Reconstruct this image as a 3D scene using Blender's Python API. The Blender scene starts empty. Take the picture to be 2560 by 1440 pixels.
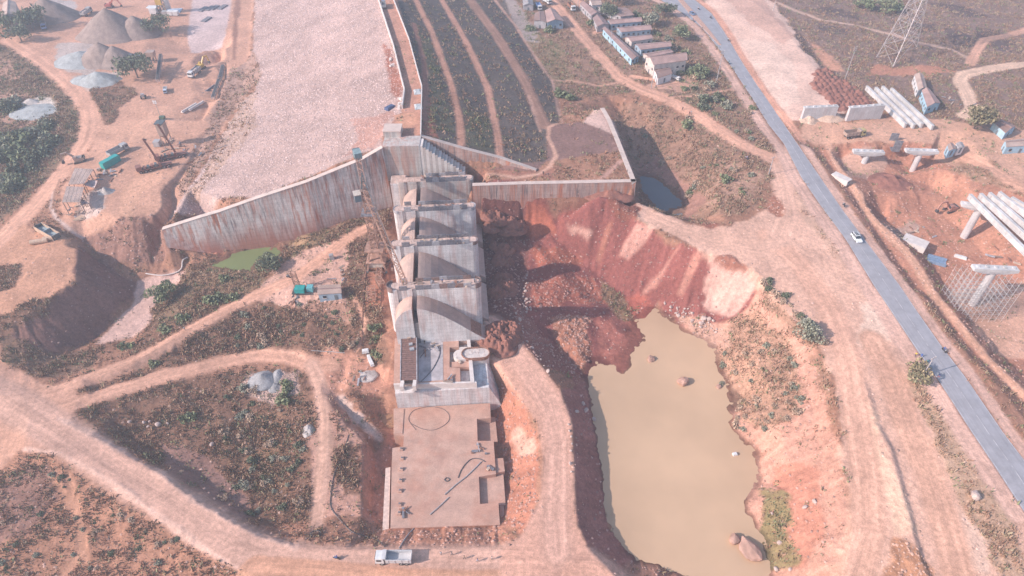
import bpy, bmesh, math, random
import numpy as np
from mathutils import Vector, Matrix
from mathutils.geometry import delaunay_2d_cdt

# ------------------------------------------------------------------ camera, light, exposure
SC = bpy.context.scene
COL = SC.collection
F, TH, HC = 1670.0, math.radians(42.5), 155.0
cd = bpy.data.cameras.new('camera'); cam = bpy.data.objects.new('camera', cd); COL.objects.link(cam)
cam.location = (0, 0, HC); cam.rotation_euler = (math.radians(90) - TH, 0, 0)
cd.sensor_width = 36.0; cd.lens = F / 2560 * 36.0; cd.clip_start = 1.0; cd.clip_end = 9000
SC.camera = cam
SUN_EL, SUN_DIR = math.radians(32.0), math.radians(20.0)      # shadows fall 20 deg left of +X
S = Vector((-math.cos(SUN_DIR) * math.cos(SUN_EL), -math.sin(SUN_DIR) * math.cos(SUN_EL), math.sin(SUN_EL)))
W = bpy.data.worlds.new('World'); SC.world = W; W.use_nodes = True
nt = W.node_tree; nt.nodes.clear()
sky = nt.nodes.new('ShaderNodeTexSky'); sky.sky_type = 'NISHITA'; sky.sun_disc = False
sky.sun_elevation = SUN_EL; sky.sun_rotation = math.radians(250); sky.dust_density = 1.5; sky.air_density = 1.3; sky.ozone_density = 3.0
bg = nt.nodes.new('ShaderNodeBackground'); bg.inputs['Strength'].default_value = 0.15
wo = nt.nodes.new('ShaderNodeOutputWorld')
nt.links.new(sky.outputs[0], bg.inputs[0]); nt.links.new(bg.outputs[0], wo.inputs[0])
sl = bpy.data.lights.new('sun', 'SUN'); sl.energy = 4.4; sl.angle = math.radians(0.53); sl.color = (1.0, 0.88, 0.82)
so = bpy.data.objects.new('sun', sl); COL.objects.link(so); so.rotation_euler = S.to_track_quat('Z', 'Y').to_euler()
so.location = (-200, -60, 260)
SC.view_settings.view_transform = 'Standard'; SC.view_settings.look = 'None'
SC.view_settings.gamma = 1.0; SC.view_settings.exposure = 0.42; SC.view_settings.use_curve_mapping = False
SC.cycles.use_denoising = True
SC.cycles.max_bounces = 5; SC.cycles.diffuse_bounces = 3; SC.cycles.glossy_bounces = 2
SC.cycles.volume_bounces = 1; SC.cycles.transparent_max_bounces = 8
SC.cycles.caustics_reflective = False; SC.cycles.caustics_refractive = False

rng = np.random.default_rng(7); random.seed(7)
CT, ST = math.cos(TH), math.sin(TH)

def ray(px, py):
    px = np.asarray(px, float); py = np.asarray(py, float)
    dx = (px - 1280) / F; dy = (py - 720) / F
    return np.stack([dx, CT - dy * ST, -ST - dy * CT], -1)
def un(px, py, z):
    """world point where the sight line through a photo pixel meets height z"""
    d = ray(px, py); t = (z - HC) / d[2]
    return Vector((d[0] * t, d[1] * t, z))

# ------------------------------------------------------------------ noise
def _hash(ix, iy, seed):
    h = (ix.astype(np.int64) * 374761393 + iy.astype(np.int64) * 668265263 + seed * 974711) & 0xffffffff
    h = ((h ^ (h >> 13)) * 1274126177) & 0xffffffff
    return ((h ^ (h >> 16)) & 0xffff) / 65535.0
def vnoise(x, y, seed=0):
    ix = np.floor(x); iy = np.floor(y); fx = x - ix; fy = y - iy
    fx = fx * fx * (3 - 2 * fx); fy = fy * fy * (3 - 2 * fy)
    a = _hash(ix, iy, seed); b = _hash(ix + 1, iy, seed); c = _hash(ix, iy + 1, seed); d = _hash(ix + 1, iy + 1, seed)
    return (a * (1 - fx) + b * fx) * (1 - fy) + (c * (1 - fx) + d * fx) * fy
def fbm(x, y, scale, octv=4, seed=0):
    s = 0; a = 0.5; t = 0
    for o in range(octv):
        k = 2 ** o / scale
        s = s + a * vnoise(x * k + 13.7 * o, y * k - 7.1 * o, seed + o * 17); t += a; a *= 0.5
    return s / t

# ------------------------------------------------------------------ terrain heights: break lines (photo column, photo row, height in metres)
WING = [(957, 370, 33), (905, 400, 30.2), (765, 457, 25.8), (640, 498, 22.0), (550, 530, 18.7), (500, 545, 17.2), (405, 575, 14)]
PAD_FRONT = [(1181, 465, 21), (1300, 461, 21), (1450, 458, 21), (1590, 455, 21)]
PAD_SIDE = [(1590, 455, 21), (1570, 405, 21), (1548, 350, 21), (1527, 300, 21), (1510, 270, 21)]
WALLTOP = [(1052, 342, 33), (1155, 372, 28.6), (1250, 396, 24.6), (1340, 427, 21)]
HWL = [(1652, 0, 15), (1705, 32, 15), (1755, 70, 15), (1795, 120, 15), (1830, 170, 14.8), (1880, 245, 14.5), (1920, 310, 14.2), (1960, 360, 14), (2002, 442, 13.4),
       (2052, 515, 12.8), (2115, 600, 12.2), (2185, 715, 11.4), (2232, 785, 11), (2295, 880, 10.4), (2345, 950, 10), (2427, 1078, 9.2), (2492, 1175, 8.6), (2560, 1280, 8), (2680, 1465, 7), (2860, 1750, 6)]
HWR = [(1737, 0, 15), (1760, 18, 15), (1780, 35, 15), (1812, 82, 15), (1855, 155, 14.8), (1892, 212, 14.6), (1920, 252, 14.4), (1997, 365, 13.8), (2055, 450, 13.2),
       (2110, 530, 12.6), (2170, 610, 12), (2250, 715, 11.3), (2295, 782, 10.9), (2357, 870, 10.4), (2415, 945, 10), (2505, 1077, 9.2), (2575, 1170, 8.6), (2690, 1340, 7.8), (2990, 1780, 6)]
LINES = [
 # main haul road and the bank below it
 [(-200, 900, 4), (0, 985, 3), (150, 1075, 2), (300, 1175, 1), (450, 1262, .5), (570, 1340, .2), (700, 1395, 0), (985, 1405, 0), (1250, 1400, 0), (1400, 1395, 0)],
 [(150, 1050, 2.2), (250, 1100, 1.5), (400, 1187, 1), (505, 1265, .5), (640, 1338, 0), (760, 1372, 0), (1000, 1374, 0), (1280, 1366, 0)],
 [(60, 1118, 2), (150, 1130, 2), (280, 1200, 1.2), (400, 1290, .6), (560, 1400, .2), (640, 1440, 0), (800, 1500, 0), (1300, 1500, 0)],
 [(-200, 1150, 0), (0, 1200, -1), (100, 1250, -1.4), (200, 1300, -1.8), (400, 1400, -2.2), (500, 1460, -2)],
 [(-200, 1440, -4), (100, 1440, -3.5), (300, 1480, -3.5)],
 [(-100, 1560, -4), (600, 1600, -3), (1300, 1640, -2), (2000, 1640, -2), (2700, 1600, 4)],
 [(330, 1095, -3), (450, 1160, -4.2), (550, 1225, -5), (640, 1290, -5), (720, 1332, -4)],
 [(480, 1040, -2.5), (600, 1050, -4), (650, 1150, -5), (700, 1230, -5)], [(250, 1040, 0), (400, 1000, -1), (600, 960, -1.5), (740, 960, -1.5), (760, 1080, -3), (740, 1200, -4.2)],
 # tracks on the left
 [(170, 1010, 2), (400, 940, 1), (560, 905, 0), (650, 888, -.3), (720, 892, -.5), (780, 915, -.8), (800, 960, -1), (815, 1050, -2), (815, 1150, -3), (795, 1300, -4)],
 [(60, 990, 3), (150, 962, 2.5), (330, 905, 2.6), (500, 810, 3), (640, 740, 4), (740, 692, 5), (860, 600, 7), (920, 565, 8.5)],
 [(250, 960, .8), (420, 895, .4), (500, 860, .5), (600, 815, 1.2), (700, 800, 2), (800, 780, 3)], [(760, 730, 5), (860, 740, 5), (920, 700, 5.5), (925, 600, 7)],
 [(860, 760, 4.5), (900, 800, 2.5), (895, 860, 0), (850, 890, -.8), (930, 900, -2), (960, 840, 0)], [(960, 700, 5), (962, 600, 6.5), (960, 540, 8.5)],
 [(905, 1000, -3.5), (960, 960, -4)],
 [(815, 988, -1.6), (845, 1035, -2), (880, 1078, -2.5), (915, 1103, -3)], [(838, 990, -3), (870, 1030, -5.5), (910, 1075, -7), (960, 1097, -8)], [(868, 983, -2), (905, 1030, -4.5), (940, 1070, -7)],
 [(950, 1040, -9), (985, 1050, -9), (975, 1075, -9)],
 [(905, 1112, -3.2), (908, 1160, -3.6), (905, 1220, -4), (905, 1290, -4)], [(930, 1125, -8.5), (940, 1170, -9), (935, 1220, -9), (928, 1285, -8)], [(955, 1120, -8), (955, 1180, -9), (950, 1240, -9), (948, 1300, -7)],
 # under the foundation slab, the rubble berm, the right trench
 [(990, 1040, -9.5), (1100, 1030, -9.5), (1200, 1030, -9.5)], [(990, 1180, -9.5), (1100, 1180, -9.5), (1220, 1180, -9.5)], [(975, 1300, -7), (1100, 1300, -7), (1230, 1295, -7)],
 [(940, 1330, -4.6), (1000, 1325, -4.3), (1100, 1321, -4.2), (1250, 1316, -4.4)],
 [(1244, 990, -6), (1258, 1060, -8.2), (1272, 1150, -7.5), (1272, 1230, -6.5), (1265, 1300, -5)],
 # haul road by the pond and its steep bank
 [(1225, 895, 2.6), (1250, 920, 2.2), (1292, 985, 1), (1340, 1060, .3), (1356, 1150, 0), (1347, 1250, 0), (1305, 1335, 0)],
 [(1268, 740, 1), (1280, 800, 3), (1302, 850, 3.4), (1345, 905, 2.6), (1402, 975, 1.2), (1430, 1060, .4), (1437, 1200, 0), (1442, 1300, 0), (1470, 1372, 0), (1545, 1445, 0), (1600, 1500, 0)],
 [(1335, 720, -.5), (1345, 790, -2.5), (1385, 845, -4.5), (1425, 905, -6), (1467, 950, -7), (1483, 1050, -7), (1502, 1150, -7), (1510, 1230, -7), (1522, 1320, -7), (1560, 1370, -7), (1592, 1404, -7), (1640, 1410, -7), (1680, 1428, -7), (1730, 1450, -7)],
 [(1560, 1440, -3), (1640, 1440, -4.5), (1700, 1500, -3)],
 # pond shore (right) and bed
 [(1467, 945, -7), (1480, 900, -7), (1500, 893, -7), (1530, 915, -7), (1557, 933, -7), (1575, 915, -7), (1580, 890, -7), (1600, 850, -7), (1592, 815, -7), (1585, 800, -7), (1612, 795, -7), (1635, 768, -7), (1670, 786, -7), (1705, 822, -7),
  (1755, 846, -7), (1790, 870, -7), (1802, 910, -7), (1812, 932, -7), (1830, 972, -7), (1855, 996, -7), (1850, 1014, -7), (1822, 1028, -7), (1822, 1055, -7), (1838, 1080, -7), (1862, 1105, -7), (1900, 1130, -7), (1896, 1175, -7), (1906, 1205, -7),
  (1875, 1228, -7), (1860, 1255, -7), (1866, 1282, -7), (1894, 1318, -7), (1914, 1348, -7), (1927, 1385, -7), (1930, 1450, -7)],
 [(1500, 960, -8.5), (1520, 1050, -8.6), (1540, 1200, -8.6), (1570, 1330, -8.6), (1620, 1380, -8.6), (1700, 1400, -8.4), (1800, 1420, -8.3), (1880, 1400, -8), (1850, 1330, -7.8), (1800, 1200, -8.4), (1780, 1050, -8.4), (1740, 920, -8.2), (1660, 840, -8), (1640, 800, -7.7)],
 [(1620, 950, -8.6), (1650, 1100, -9), (1680, 1250, -9), (1700, 1350, -8.8)],
 [(1520, 880, -6.3), (1545, 850, -6.2), (1560, 880, -6.6), (1500, 820, -5.6)],
 # red pit floor west to east
 [(1212, 805, 4), (1206, 700, -1.5), (1200, 600, -1), (1195, 545, 4)], [(1320, 690, -2.5), (1315, 640, -1.5), (1310, 590, 1), (1305, 550, 6)], [(1312, 740, -1), (1302, 790, 1.5)], [(1240, 840, 5), (1270, 850, 4.5)],
 [(1345, 690, -3), (1340, 640, -1.5), (1335, 590, 2), (1330, 552, 6)],
 [(1395, 560, 6), (1400, 600, 3), (1440, 640, .5), (1500, 690, -3), (1560, 738, -5.2), (1640, 766, -6.7), (1700, 812, -6.6)],
 [(1380, 650, 1), (1430, 700, -1.5), (1470, 740, -3.5), (1540, 775, -5.6)], [(1380, 720, -1), (1420, 770, -2.8), (1480, 790, -5)],
 [(1365, 800, -2.8), (1400, 800, -2.2), (1450, 810, -3)], [(1370, 830, -4), (1400, 850, -2.8), (1440, 870, -3.5), (1470, 860, -4.5)],
 # red embankment rim and the track on top
 [(1470, 502, 17), (1500, 485, 19), (1540, 492, 17.8), (1575, 515, 15.4), (1585, 546, 13.6), (1640, 577, 13), (1700, 607, 12.6), (1760, 632, 12.2), (1820, 648, 11.8), (1865, 667, 11.5), (1900, 690, 11.2)],
 [(1410, 545, 10), (1430, 535, 12), (1450, 520, 14.5)],
 [(1592, 503, 14), (1655, 533, 13.6), (1720, 556, 13.2), (1800, 562, 13), (1850, 552, 13)],
 
 # small pond behind the pad
 [(1604, 520, 6), (1640, 528, 4.4), (1680, 540, 4), (1706, 540, 4), (1713, 522, 4), (1708, 503, 4), (1690, 480, 4), (1650, 455, 4), (1625, 441, 4), (1600, 437, 4)],
 [(1640, 480, 2.5), (1665, 505, 2.5)],
 [(1590, 400, 5), (1570, 350, 6), (1560, 300, 8), (1545, 270, 11)], [(1640, 400, 5.5), (1625, 340, 7), (1610, 290, 10)],
 [(1735, 548, 8), (1755, 500, 8.5), (1735, 440, 8.5), (1700, 380, 9), (1680, 330, 10)],
 [(1790, 500, 12.5), (1800, 430, 12.5), (1760, 360, 13), (1720, 310, 13.6)], [(1850, 480, 13.2), (1900, 440, 13.6), (1860, 400, 14)],
 # dirt road past the houses
 [(1370, 0, 16), (1420, 50, 16), (1490, 130, 16), (1545, 190, 16), (1600, 222, 15.6), (1660, 245, 15.4), (1740, 285, 15), (1800, 325, 14.6), (1860, 365, 14.3), (1930, 392, 13.9)],
 [(1560, 250, 14.6), (1480, 230, 15), (1420, 240, 15.5)], [(1660, 280, 13.8), (1600, 262, 14)],
 [(1600, 180, 16), (1500, 60, 16), (1650, 120, 16), (1720, 200, 15.6), (1780, 250, 15.2), (1840, 320, 14.7)],
 # dam crest and faces
 [(945, 0, 33), (985, 120, 33), (1005, 200, 33), (1013, 230, 33), (1005, 275, 33), (968, 330, 33)],
 [(982, 0, 33), (1022, 100, 33), (1046, 190, 33), (1054, 218, 33), (1051, 330, 33)],
 [(918, -70, 33), (955, -60, 33)],
 [(1032, 0, 28.6), (1072, 80, 28.6), (1122, 220, 28.6), (1143, 310, 28.6), (1146, 365, 28.6)], [(1046, 0, 28.5), (1086, 78, 28.5), (1138, 220, 28.5), (1158, 310, 28.5), (1160, 368, 28.5)],
 [(1097, 0, 24.6), (1155, 100, 24.6), (1212, 220, 24.6), (1237, 340, 24.6), (1243, 390, 24.6)], [(1112, 0, 24.5), (1170, 100, 24.5), (1226, 220, 24.5), (1250, 340, 24.5), (1258, 392, 24.5)],
 [(1160, 0, 21), (1230, 90, 21), (1300, 200, 21), (1350, 320, 21), (1365, 400, 21)], [(1188, 0, 20.8), (1255, 90, 20.8), (1318, 200, 20.8), (1370, 312, 20.8)],
 [(1232, 0, 17), (1290, 70, 17), (1340, 150, 17), (1380, 205, 17.2), (1395, 250, 17.6), (1402, 305, 19.5)],
 [(1270, 20, 16.5), (1330, 90, 16.5), (1390, 170, 16.2), (1430, 240, 16), (1460, 280, 17)],
 [(1400, 312, 21), (1458, 306, 21), (1520, 300, 21)], [(1400, 400, 21), (1550, 420, 21)], [(1200, 455, 21), (1350, 440, 21)],
 [(1460, 304, 20.8), (1500, 275, 20.8)],
 [(600, -60, 12.4), (628, 0, 12.4), (622, 100, 12.4), (612, 200, 12.4), (575, 300, 12.3), (520, 400, 12.8), (470, 480, 13), (432, 545, 13.4)],
 # yard on the left and the hollows
 [(560, -60, 12.4), (588, 0, 12), (580, 100, 12), (565, 180, 12), (545, 300, 12), (490, 400, 12.3), (455, 460, 12.4)],
 [(498, 335, 12.5), (470, 400, 12.6), (430, 450, 12.8), (402, 480, 13), (408, 515, 13), (385, 545, 13), (330, 556, 12.8), (292, 546, 12.6)],
 [(512, 340, 11.6), (485, 405, 11.4), (450, 450, 11.2), (427, 480, 10), (437, 515, 9), (425, 560, 8), (400, 590, 6)],
 [(200, 60, 13.5), (400, 60, 13), (300, 200, 13), (400, 300, 12.8), (300, 350, 13), (330, 450, 13), (250, 470, 13), (200, 500, 12.6), (480, 150, 12.6), (480, 250, 12.6)],
 [(500, 134, 12.4), (506, 127, 12.4), (560, 122, 12.4), (566, 165, 12.4), (497, 168, 12.4)], [(512, 138, 7.5), (552, 133, 7.5), (555, 160, 7.5), (525, 163, 8.5)],
 [(553, 170, 12.4), (545, 205, 12.4), (528, 245, 12.4), (498, 308, 12.4)], [(560, 175, 9.5), (553, 208, 9.5), (537, 248, 9.6), (508, 305, 10)], [(572, 172, 12.4), (565, 210, 12.4), (550, 250, 12.3), (520, 305, 12.3)],
 [(20, 100, 14), (100, 150, 13.6), (160, 200, 13), (210, 250, 12.5), (226, 300, 12), (205, 370, 11.6), (150, 440, 11), (80, 520, 10), (0, 600, 9), (-150, 720, 8)],
 [(-100, 150, 13), (0, 200, 12), (60, 300, 10.5), (100, 350, 10), (60, 420, 9), (0, 480, 8), (-150, 560, 6)],
 [(150, 470, 11.4), (140, 520, 11), (160, 570, 10), (200, 600, 8)],
 [(198, 622, 9.6), (192, 660, 9.4), (185, 705, 9), (130, 745, 8.6), (60, 792, 8), (0, 830, 7), (-150, 880, 6)], [(100, 640, 9.6), (60, 700, 9.2), (0, 740, 8.6), (160, 610, 9.8)],
 [(235, 645, 3), (300, 690, -.5), (345, 712, -2), (330, 755, -3), (275, 815, -3.5), (225, 855, -3.4), (140, 900, -1), (60, 915, 1), (0, 910, 2)],
 [(210, 600, 7), (260, 655, 2.5), (330, 680, 0), (400, 660, 1), (442, 632, 3)],
 [(440, 690, -1), (400, 740, -2), (380, 800, -2.8), (300, 860, -2.6), (240, 905, 0)], [(470, 650, 1.5), (480, 700, .5), (440, 790, 0), (560, 730, 2), (640, 700, 3), (700, 670, 4)],
 [(545, 655, 2.5), (600, 664, 2.5), (650, 655, 2.5), (690, 640, 2.5), (735, 604, 2.5)], [(560, 612, 2.6), (540, 640, 2.8), (500, 615, 4)], [(620, 640, 1.2), (680, 620, 1.2), (600, 645, 1.5)],
 [(760, 612, 4.5), (800, 590, 6), (860, 556, 8), (905, 528, 9.5)],
 # highway corridor and the banks to the pond
 HWL, HWR,
 [(1865, 667, 11.5), (1900, 690, 11), (1930, 730, 10.6), (1980, 800, 10), (2030, 850, 9.6), (2072, 920, 9), (2090, 1050, 8), (2105, 1150, 7.2), (2125, 1250, 6.6), (2130, 1330, 6.2), (2108, 1450, 5.5)],
 [(1720, 770, -3), (1790, 790, -2.5), (1840, 780, 0)], [(1780, 740, 0), (1700, 700, 3)],
 [(1830, 860, -3), (1880, 880, .5), (1920, 980, .5), (1950, 1080, 0), (1985, 1180, -.5), (1990, 1300, -1), (1990, 1420, -2)],
 [(1930, 820, 4.5), (1990, 900, 5), (2030, 1000, 4.5), (2050, 1100, 4), (2060, 1250, 3.2), (2050, 1400, 2.6)],
 [(1940, 600, 12.6), (1990, 640, 11.8), (2080, 760, 10.8), (2150, 900, 10), (2180, 1050, 8.8), (2200, 1200, 7.8), (2205, 1300, 7), (2165, 1450, 6)],
 [(2170, 980, 9.6), (2190, 1060, 9.2), (2225, 1120, 9), (2248, 1200, 8.5), (2275, 1300, 8), (2300, 1400, 7.6), (2330, 1460, 7.2)], [(2183, 985, 8.8), (2203, 1062, 8.4), (2236, 1122, 8), (2259, 1200, 7.5), (2286, 1300, 7), (2311, 1400, 6.6), (2341, 1460, 6.2)],
 [(2240, 850, 10.2), (2290, 950, 9.4), (2330, 1080, 8.6), (2390, 1230, 7.6), (2440, 1350, 7), (2480, 1450, 6.6)],
 [(1860, 600, 12.6), (1930, 520, 13.2), (1960, 450, 13.4)], [(2000, 560, 12.8), (2080, 660, 11.6), (2140, 740, 11)],
 # east of the highway: shoulder, ditch, spoil ridge, excavation
 [(2028, 372, 13.8), (2078, 437, 13.2), (2118, 488, 12.7), (2154, 547, 12.2), (2206, 624, 11.6), (2278, 718, 11), (2317, 754, 10.8), (2367, 827, 10.4), (2417, 884, 10.1), (2480, 947, 9.7), (2560, 1045, 9), (2680, 1190, 8)],
 [(2044, 372, 11.5), (2094, 437, 10.9), (2134, 488, 10.2), (2170, 547, 9.6), (2222, 624, 9), (2294, 718, 8.5), (2335, 754, 8.3), (2386, 827, 8), (2437, 884, 7.8), (2500, 947, 7.5), (2580, 1035, 7)],
 [(2062, 360, 12), (2110, 430, 11.6), (2150, 480, 11.4), (2184, 540, 10.6), (2236, 584, 10.2), (2272, 622, 9.8), (2312, 674, 9.4), (2335, 722, 9.2), (2390, 788, 9), (2414, 818, 8.8), (2473, 892, 8.5), (2540, 955, 8.2), (2650, 1080, 7.6)],
 [(2100, 395, 8), (2120, 430, 8), (2185, 440, 8)], [(2205, 545, 3.5), (2255, 585, 3.2), (2295, 620, 3), (2335, 668, 3), (2365, 722, 3), (2420, 790, 2.8), (2450, 820, 2.8), (2505, 885, 2.8), (2570, 950, 2.8), (2660, 1040, 2.8)],
 [(2070, 375, 12), (2100, 362, 12.6), (2170, 358, 13), (2240, 362, 13), (2300, 356, 13.2)],
 [(2210, 395, 8), (2250, 385, 8.5), (2330, 370, 12.5)], [(2230, 420, 9), (2260, 440, 9.5), (2285, 475, 9)], [(2185, 480, 9), (2240, 490, 8.5), (2285, 480, 8)], [(2190, 545, 5), (2260, 535, 5), (2310, 520, 5)],
 [(2275, 430, 6), (2310, 420, 6.5), (2330, 400, 8)], [(2345, 420, 12.6), (2390, 440, 12.5), (2400, 430, 13)], [(2330, 470, 7), (2380, 470, 9), (2360, 540, 4.2), (2420, 590, 3), (2450, 510, 9), (2520, 560, 8), (2560, 480, 13)],
 [(2330, 600, 4.5), (2400, 640, 3.5), (2480, 680, 3), (2560, 700, 3), (2560, 800, 3), (2480, 760, 2.8), (2700, 800, 3)],
 [(1950, 280, 15), (2010, 305, 14.6), (2100, 320, 14), (2200, 330, 14), (2300, 320, 14), (2420, 330, 14)], [(1990, 300, 15), (1900, 100, 15.5), (1800, 0, 15.5)], [(2000, 130, 15), (2100, 250, 14.8), (1950, 60, 15.2), (1880, 0, 15.2)],
 [(2030, 130, 13), (2130, 230, 13.2), (1960, 40, 13.4), (2200, 260, 13.8)],
 [(2000, -60, 13), (2300, -60, 12), (2700, -60, 12)], [(2200, 60, 12), (2400, 60, 12), (2600, 100, 12)], [(2300, 180, 13.5), (2400, 180, 13.8), (2600, 180, 13.5)], [(2480, 300, 13.6), (2600, 300, 13.6), (2700, 400, 13.4)], [(2490, 420, 13.2), (2700, 560, 13)],
 [(-100, -60, 13), (300, -60, 13), (560, -60, 12.4)], [(1240, -60, 17), (1500, -60, 16), (1800, -60, 15.5)],
]
def offset_xy(pts, d):
    """copy of a world polyline moved sideways by d metres (left of travel is positive)"""
    out = []
    for i, p in enumerate(pts):
        a = pts[max(0, i - 1)]; b = pts[min(len(pts) - 1, i + 1)]
        t = Vector((b[0] - a[0], b[1] - a[1])).normalized()
        out.append(Vector((p[0] - t.y * d, p[1] + t.x * d, p[2])))
    return out
def samp(pts, step=2.5):
    out = []
    for a, b in zip(pts[:-1], pts[1:]):
        n = max(1, int((Vector(b) - Vector(a)).length / step))
        out += [Vector(a).lerp(Vector(b), k / n) for k in range(n)]
    return out + [Vector(pts[-1])]
wing = [un(*p) for p in WING]                       # runs right to left; its face looks at the camera (left of travel is -Y side)
padf = [un(*p) for p in PAD_FRONT]; pads = [un(*p) for p in PAD_SIDE]; wtop = [un(*p) for p in WALLTOP]
TPTS = []
for L in LINES: TPTS += samp([un(*p) for p in L])
def withz(pts, zs): return [Vector((p[0], p[1], z)) for p, z in zip(pts, zs)]
TPTS += samp(offset_xy(wing, -1.0)[1:]) + samp(withz(offset_xy(wing, 1.6), [8.5, 8, 5.5, 2.4, 2.6, 3, 7.5]))
TPTS += samp(withz(offset_xy(padf, .8), [20.9] * 4)) + samp(withz(offset_xy(padf, -1.6), [9.2, 8.6, 9.5, 9]))
TPTS += samp(withz(offset_xy(pads, .8), [20.9] * 5)) + samp(withz(offset_xy(pads, -1.6), [6, 5.5, 7, 10, 14]))
TPTS += samp([p - Vector((0, 0, .5)) for p in offset_xy(wtop, .8)]) + samp(withz(offset_xy(wtop, -1.2), [21, 21, 21, 21]))
# spillway frame: u downstream, v along the dam axis
PH = math.radians(4.7); SO = Vector((-23.1, 146.7, 0)); SU = Vector((math.cos(PH), math.sin(PH), 0)); SV = Vector((-math.sin(PH), math.cos(PH), 0))
def spw(u, v, z): return SO + SU * u + SV * v + Vector((0, 0, z))
for v in (-22, -14, -6, 2, 10, 20, 30, 40, 50, 60): TPTS += [spw(u, v, (4.0 if v > -8 else -5)) for u in (-12, -5, 2, 9)]
for v in (-3, 4, 10, 16, 22, 30, 38, 46): TPTS += [spw(-18, v, 5.2 + v * .05)]
TPTS += [spw(-10, 60, 20), spw(0, 60, 20), spw(8, 60, 20), Vector((-44, 210, 32)), Vector((-36, 211, 32))]
for x, y, z in [(-900, -500, 0), (900, -500, 0), (-900, 900, 20), (900, 900, 18), (0, 900, 18), (0, -500, 0), (-900, 100, 6), (900, 100, 8), (-300, 40, -2), (300, 40, 4), (-500, 500, 16), (500, 500, 13), (-70, 520, 33), (-500, 300, 12), (500, 250, 13), (0, 0, -2), (-130, 460, 12.4), (20, 460, 17)]:
    TPTS.append(Vector((x, y, z)))
tp = np.array([list(p) for p in TPTS])
key = np.round(tp[:, :2] / .35).astype(int); _, ui = np.unique(key, axis=0, return_index=True); tp = tp[np.sort(ui)]
_v, _e, _f, _ov, _oe, _of = delaunay_2d_cdt([Vector((p[0], p[1])) for p in tp], [], [], 0, 1e-4)
tvz = np.array([[v.x, v.y, tp[o[0]][2] if o else 0] for v, o in zip(_v, _ov)])

# fan-shaped grid: fine where the photograph looks, growing outward
ys = [54.0]
while ys[-1] < 470: ys.append(ys[-1] + 0.26 + (ys[-1] - 54) * 0.0022)
step = ys[-1] - ys[-2]; hi = []
while (hi[-1] if hi else ys[-1]) < 1800: step *= 1.14; hi.append((hi[-1] if hi else ys[-1]) + step)
lo = []; step = .5
while (lo[-1] if lo else ys[0]) > -500: step *= 1.3; lo.append((lo[-1] if lo else ys[0]) - step)
YS = np.array(lo[::-1] + ys + hi)
ND = 900
sd = np.linspace(-1.04, 1.04, ND); ext = []; step = 2.08 / ND
while (ext[-1] if ext else 1.04) < 4.5: step *= 1.22; ext.append((ext[-1] if ext else 1.04) + step)
SS = np.concatenate([-np.array(ext)[::-1], sd, np.array(ext)])
def half(y): return (np.clip(y, 50, 600) * CT + HC * ST) * 1280 / F + 2
NY, NX = len(YS), len(SS)
GX = SS[None, :] * half(YS)[:, None]; GY = np.repeat(YS[:, None], NX, 1); GZ = np.full((NY, NX), np.nan)
HALF = half(YS)
for f in _f:
    a, b, c = tvz[f[0]], tvz[f[1]], tvz[f[2]]
    j0, j1 = np.searchsorted(YS, [min(a[1], b[1], c[1]), max(a[1], b[1], c[1])])
    if j1 <= j0: continue
    hx = HALF[j0:j1]; xmin, xmax = min(a[0], b[0], c[0]), max(a[0], b[0], c[0])
    i0 = np.searchsorted(SS, min((xmin / hx).min(), (xmin / hx).max())); i1 = np.searchsorted(SS, max((xmax / hx).min(), (xmax / hx).max()))
    if i1 <= i0: continue
    X = GX[j0:j1, i0:i1]; Y = GY[j0:j1, i0:i1]
    den = (b[1] - c[1]) * (a[0] - c[0]) + (c[0] - b[0]) * (a[1] - c[1])
    if abs(den) < 1e-9: continue
    w0 = ((b[1] - c[1]) * (X - c[0]) + (c[0] - b[0]) * (Y - c[1])) / den
    w1 = ((c[1] - a[1]) * (X - c[0]) + (a[0] - c[0]) * (Y - c[1])) / den
    w2 = 1 - w0 - w1; m = (w0 >= -1e-6) & (w1 >= -1e-6) & (w2 >= -1e-6)
    Z = GZ[j0:j1, i0:i1]; Z[m] = (w0 * a[2] + w1 * b[2] + w2 * c[2])[m]
GZ[np.isnan(GZ)] = 8.0
def smooth(Z, n=1):
    for _ in range(n):
        Z = Z.copy(); Z[1:-1, 1:-1] = (Z[1:-1, 1:-1] * 4 + Z[:-2, 1:-1] + Z[2:, 1:-1] + Z[1:-1, :-2] + Z[1:-1, 2:]) / 8
    return Z
GZ = smooth(GZ, 3)

def zat(x, y):
    x = np.atleast_1d(np.asarray(x, float)); y = np.atleast_1d(np.asarray(y, float))
    j = np.clip(np.searchsorted(YS, y) - 1, 0, NY - 2); fy = np.clip((y - YS[j]) / (YS[j + 1] - YS[j]), 0, 1)
    s = x / half(y); i = np.clip(np.searchsorted(SS, s) - 1, 0, NX - 2); fx = np.clip((s - SS[i]) / (SS[i + 1] - SS[i]), 0, 1)
    return (GZ[j, i] * (1 - fx) + GZ[j, i + 1] * fx) * (1 - fy) + (GZ[j + 1, i] * (1 - fx) + GZ[j + 1, i + 1] * fx) * fy
def hits(pts):
    """world points on the ground under photo pixels"""
    pts = np.asarray(pts, float); d = ray(pts[:, 0], pts[:, 1])
    zs = np.linspace(37, -10, 330); t = (zs[None, :] - HC) / d[:, 2:3]
    X = d[:, 0:1] * t; Y = d[:, 1:2] * t
    below = zs[None, :] <= zat(X.ravel(), Y.ravel()).reshape(X.shape)
    k = np.where(below.any(1), below.argmax(1), zs.size - 1); r = np.arange(len(pts))
    x, y = X[r, k], Y[r, k]
    return np.stack([x, y, zat(x, y)], -1)
def hit(px, py): return Vector(hits([(px, py)])[0])
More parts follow.
